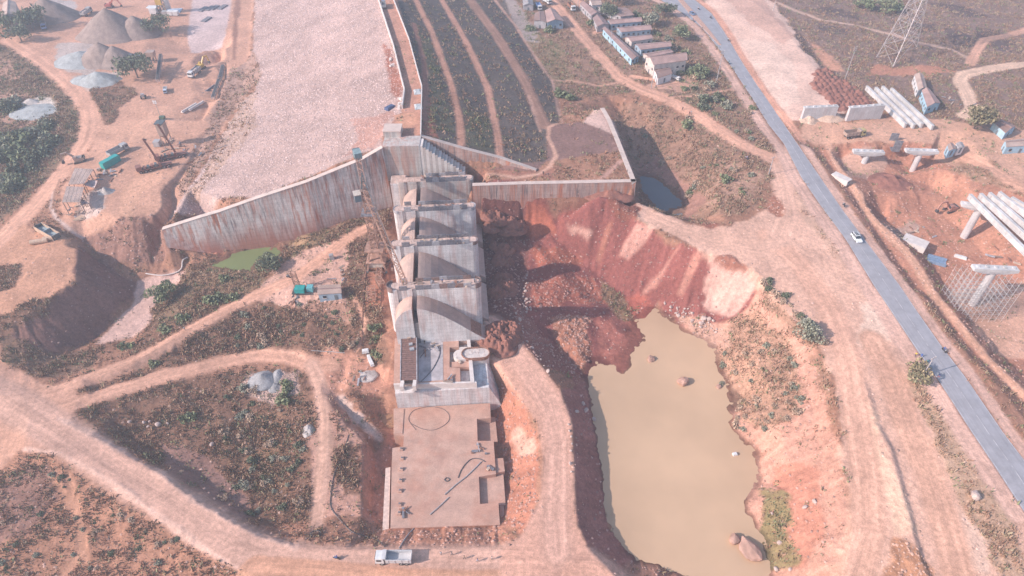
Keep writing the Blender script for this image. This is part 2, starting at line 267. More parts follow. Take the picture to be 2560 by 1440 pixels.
# ------------------------------------------------------------------ ground cover (what the soil is, where plants grow, where stones lie)
CR = np.zeros((NY, NX, 3)); CR[:] = (.36, .215, .155)
VEG = np.full((NY, NX), .35); GRN = np.full((NY, NX), .06); ROCK = np.full((NY, NX), .03); ROUGH = np.full((NY, NX), .22); CLS = np.zeros((NY, NX), int)
NW = fbm(GX, GY, 9, 4, 3) - .5; NF = fbm(GX, GY, 2.2, 3, 9) - .5
TRK = np.zeros((NY, NX, 3))
CLASSES = ['ground', 'dirt_road', 'riprap_slope', 'grassed_dam_slope']
def _box(x0, x1, y0, y1):
    j0, j1 = np.searchsorted(YS, [y0, y1]); j0, j1 = max(0, j0 - 1), min(NY, j1 + 1)
    hx = HALF[j0:j1]; i0 = np.searchsorted(SS, min((x0 / hx).min(), (x0 / hx).max())) ; i1 = np.searchsorted(SS, max((x1 / hx).min(), (x1 / hx).max()))
    return slice(j0, j1), slice(max(0, i0 - 1), min(NX, i1 + 1))
def _apply(sl, w, col, veg, grn, rock, rough, cls, mod=None):
    c = np.array(col)[None, None, :] * (np.ones_like(w)[..., None] if mod is None else mod[..., None])
    CR[sl] = CR[sl] * (1 - w[..., None]) + c * w[..., None]
    for A, v in ((VEG, veg), (GRN, grn), (ROCK, rock), (ROUGH, rough)):
        if v is not None: A[sl] = A[sl] * (1 - w) + v * w
    if cls is not None: A = CLS[sl]; A[w > .5] = cls
def _seg(X, Y, a, b):
    dx, dy = b[0] - a[0], b[1] - a[1]; l2 = dx * dx + dy * dy + 1e-9
    t = np.clip(((X - a[0]) * dx + (Y - a[1]) * dy) / l2, 0, 1)
    return np.hypot(X - a[0] - t * dx, Y - a[1] - t * dy), t, (X - a[0]) * dy - (Y - a[1]) * dx
def area(px, col, veg=None, grn=None, rock=None, rough=None, cls=None, feather=1.2, wob=3.0, world=False):
    P = np.array(px, float) if world else hits(px); m = feather + wob + 1
    sl = _box(P[:, 0].min() - m, P[:, 0].max() + m, P[:, 1].min() - m, P[:, 1].max() + m)
    X, Y = GX[sl], GY[sl]
    if X.size == 0: return
    ins = np.zeros(X.shape, bool); D = np.full(X.shape, 1e9)
    for k in range(len(P)):
        a, b = P[k], P[(k + 1) % len(P)]
        D = np.minimum(D, _seg(X, Y, a, b)[0])
        c = ((a[1] > Y) != (b[1] > Y)); ins ^= c & (X < (b[0] - a[0]) * (Y - a[1]) / (b[1] - a[1] + 1e-12) + a[0])
    d = np.where(ins, D, -D) + (NW[sl] * 2 + NF[sl] * .7) * wob
    _apply(sl, np.clip(d / feather + .5, 0, 1), col, veg, grn, rock, rough, cls)
def path(px, width, col, veg=0, grn=0, rock=0.0, rough=.05, cls=1, feather=.8, wob=.8, streak=.35, world=False):
    P = np.array(px, float) if world else hits(px); m = width + wob + 2
    sl = _box(P[:, 0].min() - m, P[:, 0].max() + m, P[:, 1].min() - m, P[:, 1].max() + m)
    X, Y = GX[sl], GY[sl]
    if X.size == 0: return
    D = np.full(X.shape, 1e9); Lt = np.zeros(X.shape); Al = np.zeros(X.shape); acc = 0
    for a, b in zip(P[:-1], P[1:]):
        d, t, cr = _seg(X, Y, a, b); ln = np.hypot(*(b - a)[:2]); m = d < D
        D = np.where(m, d, D); Lt = np.where(m, np.sign(cr) * d, Lt); Al = np.where(m, acc + t * ln, Al); acc += ln
    mod = 1 + (streak * .5 * (np.exp(-((np.abs(Lt) - width * .22) / (.12 * width + .2)) ** 2) - .35) if width > 3 else 0) * np.ones_like(Lt)
    d = width / 2 - D + (NW[sl] * 1.5 + NF[sl] * .5) * wob
    wt = np.clip(d / 2.0 + .5, 0, 1); A = TRK[sl]; mk = wt > .05; A[mk] = np.stack([Lt, Al + acc * .37, wt * streak * 2.4], -1)[mk]
    _apply(sl, np.clip(d / feather + .5, 0, 1), col, veg, grn, rock, rough, cls, mod)

ROAD = (.60, .385, .29); DIRT = (.56, .36, .27); PALE = (.70, .49, .39); REDC = (.275, .112, .10); SHADED_RED = (.20, .095, .085); BRUSH = (.235, .148, .108); GREYB = (.27, .20, .175)
# far left yard
area([(0, 60), (0, -60), (640, -60), (625, 150), (560, 330), (500, 350), (440, 545), (330, 555), (210, 600), (150, 560), (150, 470), (230, 370), (235, 290), (200, 220), (60, 110)], DIRT, veg=.02, grn=0, rock=.03, rough=.12)
area([(485, -20), (582, -20), (570, 60), (556, 120), (478, 132), (470, 100)], (.64, .56, .56), veg=0, rock=0, rough=.03, wob=.8)
area([(150, 110), (250, 105), (240, 190), (150, 180), (140, 140)], (.48, .45, .43), veg=0, rough=.1)
area([(165, 190), (300, 180), (300, 220), (180, 235)], (.5, .46, .43), veg=0, rough=.1)
area([(100, 0), (190, 0), (190, 40), (110, 40)], (.46, .45, .46), veg=0, rough=.1)
area([(170, 300), (230, 225), (300, 200), (345, 235), (300, 270), (270, 310), (255, 300), (240, 270)], BRUSH, veg=.9, grn=.15)
area([(345, 300), (410, 260), (460, 290), (420, 360), (300, 360), (250, 330)], (.60, .39, .29), veg=0)
area([(195, 490), (255, 470), (265, 520), (240, 545), (195, 550)], (.58, .5, .46), veg=0, rock=.15)
area([(370, 350), (420, 400), (395, 450), (350, 500), (330, 540), (290, 540), (300, 480), (350, 420)], (.62, .40, .29), veg=0)
# left scrub
area([(-120, 110), (20, 110), (110, 165), (200, 260), (205, 330), (150, 420), (60, 510), (-120, 620)], (.22, .16, .115), veg=1.1, grn=.5, rock=.02)
area([(0, 230), (60, 240), (100, 290), (80, 330), (0, 300)], (.42, .28, .22), veg=.4)
area([(-60, 130), (30, 150), (40, 200), (-60, 210)], (.42, .28, .22), veg=.4)
area([(48, 268), (100, 242), (145, 255), (140, 280), (90, 302), (60, 295)], (.55, .54, .50), veg=0, rock=.05)
path([(20, 100), (60, 125), (100, 152), (150, 190), (195, 235), (220, 275), (226, 305), (215, 350), (180, 400), (140, 450), (95, 505), (40, 560), (-20, 620), (-120, 720)], 8.5, ROAD, feather=1.5)
path([(135, 480), (128, 515), (140, 545), (180, 580), (215, 600)], 1.3, (.62, .52, .48), cls=0, wob=.3)
path([(150, 450), (137, 480), (133, 520)], 1.2, (.3, .19, .14), cls=0)
# plateau, and the bank with its shade darkened into the soil colour
area([(0, 620), (60, 560), (130, 590), (200, 610), (195, 705), (60, 790), (0, 830), (-150, 850), (-150, 700)], (.52, .32, .225), veg=.05, grn=0, rough=.15)
area([(-100, 670), (40, 668), (36, 715), (-60, 760)], BRUSH, veg=.9)
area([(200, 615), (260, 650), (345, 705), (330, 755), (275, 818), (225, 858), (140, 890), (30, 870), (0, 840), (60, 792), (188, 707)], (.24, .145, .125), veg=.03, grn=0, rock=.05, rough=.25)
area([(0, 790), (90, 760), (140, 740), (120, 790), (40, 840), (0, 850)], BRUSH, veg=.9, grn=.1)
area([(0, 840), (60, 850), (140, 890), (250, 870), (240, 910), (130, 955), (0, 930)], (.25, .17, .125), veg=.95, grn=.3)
area([(210, 600), (300, 548), (400, 545), (440, 630), (400, 660), (330, 680), (255, 655)], (.30, .185, .15), veg=.25, rock=.25, rough=.35)
area([(345, 705), (430, 680), (470, 675), (450, 710), (400, 745), (385, 800), (330, 845), (235, 862), (280, 815), (335, 755)], (.62, .47, .42), veg=.05, rock=.05, rough=.15, wob=1.5)
area([(480, 605), (560, 612), (555, 650), (520, 635)], (.55, .30, .22), veg=.05)
# mid-left scrub
area([(345, 860), (390, 770), (450, 690), (540, 650), (640, 660), (740, 600), (905, 525), (965, 520), (965, 620), (930, 740), (960, 790), (975, 960), (900, 1000), (780, 900), (560, 890), (200, 990), (180, 975), (330, 905)], BRUSH, veg=1, grn=.14, rough=.35)
area([(450, 690), (520, 640), (640, 665), (660, 700), (560, 760), (470, 790), (400, 830), (385, 790)], (.24, .175, .12), veg=1, grn=.3)
area([(735, 605), (830, 560), (905, 520), (930, 525), (870, 560), (780, 620), (700, 665)], (.38, .28, .18), veg=.8, grn=.35)
area([(640, 745), (700, 665), (760, 625), (860, 590), (890, 640), (860, 690), (870, 760), (760, 770), (700, 760)], (.58, .40, .33), veg=.12, rock=.15)
area([(860, 600), (945, 560), (960, 640), (945, 760), (880, 740), (870, 680)], (.25, .16, .12), veg=1, grn=.15)
area([(920, 640), (1000, 640), (1000, 760), (910, 770)], (.45, .23, .16), veg=.15)
area([(760, 750), (880, 760), (870, 800), (770, 790)], (.42, .27, .21), veg=.4, rock=.25)
area([(820, 870), (930, 890), (985, 940), (940, 1000), (820, 980), (790, 920)], (.58, .34, .25), veg=.08, rock=.12)
# hollow beside the haul road
area([(165, 1025), (400, 955), (560, 925), (720, 915), (775, 960), (795, 1060), (790, 1200), (780, 1310), (680, 1345), (560, 1300), (420, 1190), (250, 1095)], BRUSH, veg=.75, grn=.14, rock=.05, rough=.35)
area([(540, 1060), (700, 1040), (735, 1180), (720, 1300), (640, 1250), (560, 1150)], (.26, .17, .115), veg=1.15, grn=.25)
area([(400, 1110), (520, 1140), (640, 1260), (620, 1310), (520, 1250), (430, 1190)], (.29, .19, .165), veg=.12, rock=.03)
area([(600, 930), (740, 930), (750, 985), (680, 1010), (620, 980)], (.46, .36, .32), veg=.25, rock=1.2)
area([(780, 950), (870, 980), (915, 1100), (905, 1290), (800, 1310), (790, 1200)], (.48, .31, .25), veg=.25, rock=.08)
area([(835, 1130), (905, 1110), (905, 1240), (850, 1250)], BRUSH, veg=.9, grn=.15)
area([(835, 985), (870, 985), (960, 1090), (950, 1105), (900, 1080)], (.60, .50, .45), veg=0, rock=.08)
area([(905, 1112), (960, 1110), (985, 1060), (990, 1300), (940, 1310), (905, 1290)], (.45, .25, .19), veg=.02, rock=.12, rough=.4)
area([(650, 1310), (800, 1300), (960, 1320), (960, 1372), (760, 1372), (640, 1340)], (.40, .235, .17), veg=.55, rock=.1)
area([(940, 1325), (1100, 1318), (1262, 1312), (1295, 1345), (1280, 1368), (980, 1374)], (.48, .26, .185), veg=.1, rock=.45, rough=.5)
area([(1235, 985), (1300, 985), (1345, 1062), (1356, 1150), (1347, 1250), (1300, 1338), (1262, 1312), (1275, 1150)], (.45, .225, .16), veg=.02, rock=.5, rough=.45)
area([(1290, 1080), (1340, 1090), (1345, 1140), (1300, 1140)], (.60, .40, .32), veg=0, rock=.1)
# bottom-left slope
area([(-150, 1150), (60, 1118), (150, 1128), (280, 1200), (400, 1290), (560, 1400), (640, 1440), (620, 1600), (-150, 1600)], (.40, .235, .165), veg=.5, grn=.12, rock=.06, rough=.3)
area([(0, 1190), (110, 1150), (180, 1210), (60, 1330), (-60, 1400)], (.27, .17, .14), veg=.45)
path([(130, 1190), (190, 1280), (205, 1380), (160, 1440)], 1.6, (.5, .3, .21), cls=0); path([(170, 1190), (200, 1290), (215, 1400)], 1.4, (.5, .3, .21), cls=0)
# pit, red fill
area([(1195, 522), (1390, 532), (1480, 482), (1545, 478), (1592, 508), (1585, 546), (1640, 577), (1760, 632), (1865, 667), (1905, 692), (1880, 760), (1830, 800), (1705, 822), (1640, 770), (1592, 800), (1602, 850), (1557, 935), (1465, 950), (1345, 905), (1300, 850), (1205, 810)], REDC, veg=.0, grn=0, rock=.16, rough=.22)
area([(1195, 525), (1305, 545), (1325, 690), (1310, 780), (1295, 850), (1205, 810)], SHADED_RED, veg=0, rock=.3, rough=1.0)  # strip beside the piers, their shade painted into the red soil colour
area([(1325, 545), (1385, 540), (1395, 580), (1330, 582)], (.42, .16, .11), veg=0, rock=0, rough=.08)
area([(1335, 630), (1430, 625), (1470, 670), (1345, 670)], (.36, .14, .10), veg=0, rock=.3, rough=.3)
area([(1335, 700), (1480, 690), (1530, 760), (1345, 765)], (.38, .15, .11), veg=0, rock=.6, rough=.8)
area([(1370, 795), (1480, 790), (1485, 880), (1460, 940), (1400, 880)], (.42, .21, .145), veg=0, rock=.9, rough=.95)
area([(1485, 800), (1580, 790), (1600, 850), (1560, 935), (1490, 890)], (.42, .18, .145), veg=0, rock=.1, rough=.25)
area([(1500, 700), (1560, 740), (1590, 790), (1560, 800), (1510, 750)], (.30, .2, .13), veg=.6, grn=.3)
area([(1560, 740), (1635, 765), (1615, 795), (1585, 790)], (.42, .15, .115), veg=0, rough=.06)
area([(1520, 560), (1532, 556), (1500, 660), (1490, 650)], (.42, .2, .15), wob=.5)
area([(1592, 560), (1632, 576), (1620, 600), (1570, 650), (1545, 640)], (.55, .33, .28), veg=0, rock=.3, wob=1.5)
area([(1415, 560), (1480, 580), (1470, 600), (1420, 580)], (.52, .33, .28), rock=.5, wob=2)
area([(1785, 645), (1850, 672), (1895, 692), (1870, 745), (1820, 795), (1770, 770), (1770, 700)], (.66, .46, .40), veg=0, rock=.05, rough=.3)
area([(1690, 620), (1700, 615), (1640, 720), (1610, 730)], (.5, .28, .23), wob=1, rock=.3)
area([(1735, 640), (1750, 645), (1705, 740), (1690, 735)], (.48, .26, .21), wob=1, rock=.2)
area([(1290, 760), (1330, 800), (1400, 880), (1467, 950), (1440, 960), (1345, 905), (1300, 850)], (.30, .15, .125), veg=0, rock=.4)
area([(1402, 975), (1467, 950), (1510, 1230), (1522, 1320), (1592, 1404), (1545, 1445), (1470, 1372), (1440, 1300), (1437, 1200), (1430, 1060)], (.33, .175, .155), veg=0, grn=0, rock=.1, rough=.2, feather=.5, wob=.5)
area([(1560, 1380), (1592, 1404), (1680, 1428), (1740, 1450), (1640, 1500), (1560, 1460)], (.42, .25, .19), veg=.25, rock=.15)
# bank right of the pond
area([(1640, 770), (1705, 815), (1830, 800), (1880, 765), (1905, 692), (1980, 800), (2030, 850), (2072, 920), (2090, 1050), (2125, 1250), (2130, 1330), (2108, 1460), (1935, 1460), (1895, 1318), (1860, 1255), (1900, 1150), (1838, 1080), (1822, 1030), (1850, 1000), (1802, 910), (1755, 846), (1705, 822)], (.56, .345, .27), veg=.18, grn=.04, rock=.08, rough=.3)
area([(1790, 880), (1830, 800), (1880, 790), (1960, 850), (2010, 960), (1990, 1060), (1900, 1080), (1850, 1050), (1830, 960)], (.46, .305, .225), veg=.85, grn=.14)
area([(1905, 700), (1960, 720), (2045, 830), (2060, 900), (2000, 850), (1930, 770)], (.36, .24, .18), veg=1, grn=.1)
area([(2020, 880), (2070, 900), (2092, 1010), (2060, 1000)], (.36, .23, .17), veg=.9)
area([(1950, 1170), (2050, 1180), (2060, 1300), (2000, 1400), (1960, 1330)], (.52, .27, .20), veg=.02, rock=.12)
area([(1905, 1230), (1945, 1240), (1960, 1340), (1975, 1400), (1935, 1420), (1905, 1320)], (.28, .24, .13), veg=.4, grn=.6, rock=0)
area([(1680, 790), (1760, 800), (1830, 830), (1820, 870), (1740, 840)], (.50, .34, .27), veg=.25, grn=.1, rock=.6)
# land between bank and highway
area([(1592, 503), (1655, 533), (1720, 556), (1800, 562), (1850, 550), (1930, 530), (1955, 440), (1925, 395), (1965, 362), (2052, 517), (2185, 717), (2345, 952), (2560, 1285), (2700, 1500), (2108, 1460), (2130, 1330), (2105, 1150), (2090, 1050), (2072, 920), (2030, 850), (1930, 730), (1865, 667), (1760, 630), (1640, 575), (1585, 545)], PALE, veg=.02, grn=0, rock=.03, rough=.14)
area([(1960, 410), (2010, 450), (2060, 520), (2130, 650), (2080, 640), (2010, 540), (1960, 470)], (.58, .42, .33), veg=.35)
area([(2150, 760), (2220, 740), (2250, 800), (2210, 850), (2150, 860)], (.84, .68, .57), veg=0, rough=.05)
area([(2145, 950), (2175, 1000), (2200, 1080), (2250, 1200), (2290, 1300), (2300, 1340), (2230, 1340), (2190, 1200), (2150, 1060)], (.80, .60, .46), veg=0, rough=.2)
area([(2230, 1340), (2300, 1370), (2350, 1460), (2190, 1460)], (.50, .29, .185), veg=.1, rock=.6, rough=.5)
area([(2250, 820), (2300, 900), (2420, 1100), (2480, 1200), (2560, 1330), (2600, 1460), (2500, 1460), (2420, 1300), (2340, 1120), (2280, 980)], (.52, .39, .29), veg=.42, grn=.05)
area([(2360, 1230), (2440, 1330), (2480, 1440), (2430, 1440), (2370, 1330)], (.74, .57, .47), veg=.05, rock=.1)
path([(1920, 590), (2000, 660), (2080, 780), (2120, 900), (2140, 1050), (2165, 1200), (2170, 1320), (2130, 1460)], 8, (.66, .44, .34), feather=2)
path([(2180, 850), (2230, 950), (2270, 1060), (2320, 1180), (2360, 1300), (2400, 1460)], 8, (.62, .41, .31), feather=2)
path([(1600, 520), (1680, 560), (1780, 600), (1900, 620), (1960, 600)], 6, PALE, feather=1.5)
path([(1940, 400), (1960, 470), (1970, 540), (1950, 590)], 9, PALE, feather=2)
area([(1570, 500), (1600, 520), (1590, 550), (1540, 545), (1470, 500), (1500, 478)], (.24, .105, .08), veg=0, rock=.4, rough=.7)
area([(1735, 552), (1800, 556), (1805, 570), (1740, 572)], (.33, .15, .11), rock=.3, rough=.5)
area([(1800, 640), (1862, 660), (1865, 672), (1790, 650)], (.32, .16, .12), rock=.4, rough=.5)
area([(1920, 470), (1950, 490), (1950, 540), (1930, 530)], (.4, .2, .14), rock=.4, rough=.5)
# hollow behind the pad
area([(1555, 262), (1660, 262), (1760, 310), (1880, 385), (1930, 410), (1900, 500), (1850, 545), (1740, 552), (1712, 535), (1640, 528), (1595, 500), (1590, 440), (1525, 290)], (.33, .22, .165), veg=1.0, grn=.1, rock=.03)
area([(1800, 400), (1900, 430), (1880, 500), (1800, 530), (1760, 500)], (.42, .285, .22), veg=.8, grn=.06)
area([(1595, 440), (1625, 441), (1690, 480), (1713, 515), (1700, 545), (1740, 540), (1755, 500), (1700, 430), (1640, 400), (1590, 400)], (.36, .22, .18), veg=.05)
# housing area
area([(1230, -60), (1760, -60), (1800, 130), (1880, 250), (1960, 370), (1930, 395), (1740, 290), (1600, 225), (1400, 245), (1330, 130)], (.29, .20, .155), veg=.85, grn=.3)
area([(1290, 60), (1400, 110), (1430, 200), (1380, 215), (1320, 150)], (.28, .22, .15), veg=.5, grn=.5)
area([(1600, 60), (1660, 110), (1750, 200), (1790, 280), (1720, 260), (1640, 150)], (.26, .21, .15), veg=.7, grn=.6)
area([(1680, 190), (1730, 190), (1760, 225), (1700, 235), (1620, 215)], (.55, .37, .29), veg=.1)
area([(1230, -40), (1290, 0), (1330, 60), (1350, 110), (1300, 100)], (.36, .33, .32), veg=.1, rough=.1)
path([(1350, -30), (1400, 25), (1450, 85), (1490, 130), (1545, 192), (1600, 222), (1660, 245), (1740, 285), (1800, 325), (1860, 365), (1930, 394)], 7, ROAD, feather=1.2)
path([(1380, -30), (1440, 0), (1500, 60)], 5, ROAD); path([(1490, 82), (1510, 80), (1500, 60)], 4, ROAD)
path([(1560, 205), (1500, 215), (1430, 203), (1380, 200), (1320, 192), (1270, 187), (1200, 182), (1130, 160), (1050, 150)], 1.4, (.52, .34, .26), cls=0, wob=.4)
path([(1580, 192), (1640, 200), (1720, 215)], 3.5, ROAD); path([(1660, 245), (1740, 240), (1830, 225)], 1.5, ROAD, cls=0)
# verge strips of the highway
path([(1640, 0), (1693, 32), (1740, 70), (1780, 122), (1815, 175), (1865, 250), (1905, 315), (1945, 366), (1985, 445), (2036, 520), (2098, 605), (2166, 718), (2212, 788), (2275, 884), (2325, 955), (2405, 1080), (2470, 1178), (2540, 1285)], 5, (.62, .45, .38), cls=0, feather=1.5)
area([(1740, -30), (1900, -30), (1965, 40), (2040, 140), (2060, 180), (2190, 262), (2010, 303), (1965, 300), (1925, 250), (1870, 160), (1815, 75), (1780, 30)], (.82, .635, .54), veg=.0, grn=0, rock=.01, rough=.1)
area([(1800, -10), (1900, -10), (1985, 90), (1960, 110), (1880, 60)], (.66, .47, .39), veg=0)
area([(1850, 100), (1930, 110), (1990, 170), (2000, 260), (1950, 270), (1900, 200)], (.88, .72, .62), veg=0)
path([(1745, 0), (1785, 30), (1820, 80), (1862, 152), (1900, 212), (1935, 262), (1965, 300), (2005, 355)], 3.5, (.60, .36, .27), cls=0)
area([(2040, 172), (2062, 168), (2098, 196), (2150, 222), (2175, 262), (2130, 274), (2098, 278), (2070, 250), (2028, 214)], (.25, .115, .085), veg=0, rock=.2, rough=.3)
# far fields on the right
area([(1905, -60), (2700, -60), (2700, 330), (2420, 330), (2340, 300), (2200, 262), (2060, 178), (1990, 90)], (.235, .18, .16), veg=.75, grn=.2, rough=.35)
for poly in ([(2030, 20), (2080, 15), (2150, 35), (2150, 50), (2060, 40)], [(2290, 0), (2330, 5), (2420, 20), (2480, 45), (2400, 40)], [(2430, 65), (2500, 75), (2545, 110), (2520, 130), (2450, 110)], [(2360, 70), (2420, 90), (2470, 120), (2440, 125), (2380, 110)], [(1970, 40), (2040, 140), (2170, 245), (2120, 225), (2000, 120)], [(2280, 60), (2340, 60), (2340, 80), (2290, 85)], [(2050, 60), (2130, 75), (2120, 90), (2050, 75)]):
    area(poly, (.13, .105, .105), veg=.5, grn=.1)
area([(2180, 165), (2340, 165), (2400, 180), (2300, 190), (2160, 190)], (.46, .25, .18), veg=.1); area([(2020, 100), (2080, 140), (2110, 180), (2060, 170)], (.5, .3, .22), veg=.1)
area([(2400, 270), (2520, 300), (2560, 340), (2560, 480), (2400, 400)], (.40, .27, .21), veg=.4, grn=.1)
path([(1940, 5), (2050, 50), (2130, 62), (2220, 85), (2290, 105), (2380, 125), (2420, 145)], 3, (.55, .42, .35), cls=0)
path([(2600, 65), (2530, 85), (2460, 100), (2440, 130), (2425, 160)], 5, ROAD); path([(2620, 160), (2540, 163), (2460, 175), (2410, 185), (2400, 200), (2420, 240), (2430, 275), (2410, 290)], 7, (.72, .56, .44))
# east construction strip
area([(2012, 305), (2200, 300), (2350, 300), (2560, 330), (2700, 420), (2700, 560), (2560, 480), (2400, 430), (2330, 365), (2120, 358), (2040, 370), (2000, 340)], (.60, .40, .30), veg=.02, rough=.1)
area([(2035, 372), (2100, 360), (2330, 362), (2400, 420), (2560, 500), (2700, 600), (2700, 1100), (2560, 1000), (2420, 880), (2280, 715), (2150, 540)], (.46, .25, .18), veg=.06, rock=.12, rough=.3)
area([(2330, 430), (2400, 440), (2560, 520), (2560, 640), (2420, 640), (2340, 560)], (.50, .28, .20), veg=.0, rough=.1)
area([(2360, 720), (2560, 700), (2700, 760), (2700, 960), (2560, 900), (2480, 880)], (.58, .39, .30), veg=.03, rough=.1)
area([(2090, 385), (2210, 385), (2210, 440), (2120, 440)], (.52, .36, .29), veg=0, rough=.08)
area([(2200, 560), (2270, 545), (2300, 560), (2290, 610), (2230, 590)], (.40, .30, .26), veg=0)
area([(2395, 400), (2490, 400), (2530, 470), (2430, 450), (2380, 430)], (.42, .28, .2), veg=.4, grn=.15)
path([(2070, 365), (2105, 432), (2145, 485), (2178, 545), (2230, 592), (2268, 632), (2308, 690), (2340, 745), (2400, 815), (2470, 895), (2560, 985)], 3.5, (.54, .35, .26), cls=0, rock=.2, rough=.35)
path([(2012, 365), (2066, 450), (2125, 535), (2183, 612), (2262, 715), (2308, 782), (2372, 868), (2430, 942), (2520, 1072), (2590, 1165)], 3.6, (.60, .43, .36), cls=0)
path([(2390, 380), (2450, 410), (2520, 450), (2600, 490)], 6, DIRT)
# the dam itself
area([(640, -60), (950, -60), (985, 120), (1005, 200), (1012, 232), (1005, 280), (960, 335), (957, 372), (640, 499), (520, 542), (405, 578), (450, 505), (520, 400), (570, 320), (630, 240), (655, 190), (632, 130)], (.545, .44, .415), veg=.02, grn=0, rock=.0, rough=.12, cls=2, wob=1.6)
area([(560, 330), (600, 260), (640, 225), (630, 330), (560, 420), (480, 510), (460, 510), (520, 400)], (.52, .40, .34), veg=.3, rock=.0, cls=2)
area([(570, 180), (635, 130), (650, 190), (600, 260), (545, 330), (480, 460), (450, 500), (440, 470), (510, 350), (545, 250)], (.42, .30, .25), veg=.4, grn=.08)
area([(590, -20), (605, -20), (595, 60), (590, 150), (580, 150), (583, 60)], (.3, .18, .14), veg=.1, wob=1)
area([(957, 110), (975, 120), (1003, 205), (1000, 260), (985, 230), (970, 170)], (.40, .19, .14), veg=0, cls=2, wob=2)
area([(880, 300), (960, 285), (985, 285), (962, 340), (935, 370), (870, 385), (900, 345)], (.55, .36, .31), veg=0, cls=2)
area([(985, -60), (1240, -60), (1290, 70), (1340, 150), (1380, 203), (1396, 250), (1404, 308), (1372, 312), (1370, 395), (1340, 427), (1250, 396), (1155, 372), (1052, 342), (1054, 218), (1022, 100), (982, 0)], (.135, .125, .118), veg=.3, grn=.08, rock=0, rough=.2, cls=3, wob=.8)
area([(1040, 60), (1080, 120), (1120, 250), (1130, 330), (1060, 330), (1056, 200)], (.14, .145, .11), veg=.3, grn=.4, cls=3)
area([(1170, 280), (1230, 290), (1240, 380), (1165, 360)], (.14, .145, .11), veg=.3, grn=.3, cls=3)
area([(1056, 190), (1062, 190), (1090, 330), (1115, 355), (1056, 340)], (.34, .16, .12), veg=.05, cls=3)
path([(1035, 60), (1058, 150), (1065, 215), (1062, 300)], 2.2, (.36, .2, .16), cls=3)
for L, w, c in (([(1039, 0), (1079, 79), (1130, 220), (1151, 310), (1153, 362)], 3, (.46, .28, .215)), ([(1104, 0), (1162, 100), (1219, 220), (1244, 345), (1250, 390)], 3.2, (.44, .27, .21)), ([(1174, 0), (1243, 90), (1310, 200), (1362, 315)], 5.5, (.31, .205, .165)), ([(1237, 0), (1292, 70), (1342, 150), (1382, 205), (1402, 305)], 1.6, (.48, .33, .27))):
    path(L, w, c, cls=3, veg=.1, wob=.5)
path([(1322, 240), (1340, 300), (1352, 330)], 1.2, (.48, .33, .27), cls=3)
area([(1372, 312), (1458, 306), (1530, 302), (1592, 457), (1185, 468), (1182, 440), (1340, 430), (1366, 400)], (.25, .17, .155), veg=.12, grn=.02, rock=0, rough=.1, wob=.4, feather=.5)
area([(1188, 440), (1340, 430), (1390, 425), (1385, 450), (1200, 462)], (.36, .20, .155), veg=.12)
area([(1458, 306), (1506, 272), (1530, 300), (1552, 350), (1530, 335)], (.64, .50, .45), veg=0, rough=.03, wob=.4)
path([(1545, 345), (1570, 400), (1585, 448), (1500, 452), (1380, 458)], 1.6, (.5, .33, .28), cls=0)
path([(1402, 308), (1372, 318), (1370, 345), (1385, 375), (1390, 392), (1370, 420), (1345, 436), (1290, 445), (1210, 452)], 1.6, (.56, .38, .3), cls=0, wob=.3)
area([(955, -60), (982, -40), (1022, 100), (1046, 190), (1053, 218), (1050, 345), (1003, 352), (963, 335), (1002, 285), (1013, 230), (1005, 200), (985, 120), (945, 0)], (.52, .31, .235), veg=0, rough=.05, cls=1, wob=.3, feather=.5)
area([(985, 290), (1040, 280), (1045, 310), (1010, 322), (990, 310)], (.62, .37, .26), cls=1, wob=.5)
# roads near the camera
area([(-150, 850), (0, 905), (60, 930), (110, 957), (170, 968), (210, 990), (175, 1010), (160, 1040), (250, 1100), (150, 1130), (60, 1118), (0, 1180), (-150, 1220)], ROAD, veg=0, grn=0, rock=.01, rough=.06, cls=1, wob=1)
path([(120, 985), (200, 955), (330, 905), (420, 855), (500, 808), (570, 772), (640, 738), (700, 712), (740, 694), (800, 650), (860, 602), (920, 566)], 5.2, ROAD, feather=1.5)
path([(150, 1030), (250, 985), (400, 942), (560, 905), (650, 887), (720, 892), (780, 912), (830, 915)], 5.5, ROAD, feather=1.5)
path([(780, 912), (800, 960), (812, 1050), (810, 1150), (798, 1250), (792, 1310)], 4.2, (.56, .39, .31), feather=1.5)
path([(885, 745), (900, 780), (915, 800), (905, 850), (890, 880)], 1.6, ROAD, cls=0)
path([(-150, 925), (0, 985), (150, 1078), (300, 1178), (450, 1265), (570, 1343), (700, 1398), (800, 1412), (1000, 1415), (1250, 1412), (1480, 1420), (1560, 1470)], 11, (.57, .395, .32), feather=2)
for L in ([(150, 1046), (250, 1097), (400, 1183), (505, 1262), (640, 1336), (740, 1370)], [(60, 1122), (150, 1134), (280, 1204), (400, 1294), (520, 1378), (620, 1432)]): path(L, 1.3, (.68, .50, .42), wob=1.2, streak=0, rough=.25)
path([(640, 1440), (1000, 1475), (1400, 1480)], 10, (.55, .34, .24))
area([(1222, 897), (1262, 878), (1300, 862), (1345, 907), (1402, 977), (1430, 1060), (1437, 1200), (1442, 1300), (1470, 1372), (1550, 1450), (1250, 1450), (1250, 1380), (1307, 1335), (1349, 1250), (1358, 1150), (1342, 1060), (1294, 985)], (.64, .415, .325), veg=0, grn=0, rock=.01, rough=.06, cls=1, wob=.5)
path([(1225, 800), (1290, 885), (1325, 930), (1375, 1010), (1395, 1100), (1395, 1200), (1390, 1300), (1395, 1380)], 7, (.62, .42, .34), streak=.4, wob=.6, feather=2.5)
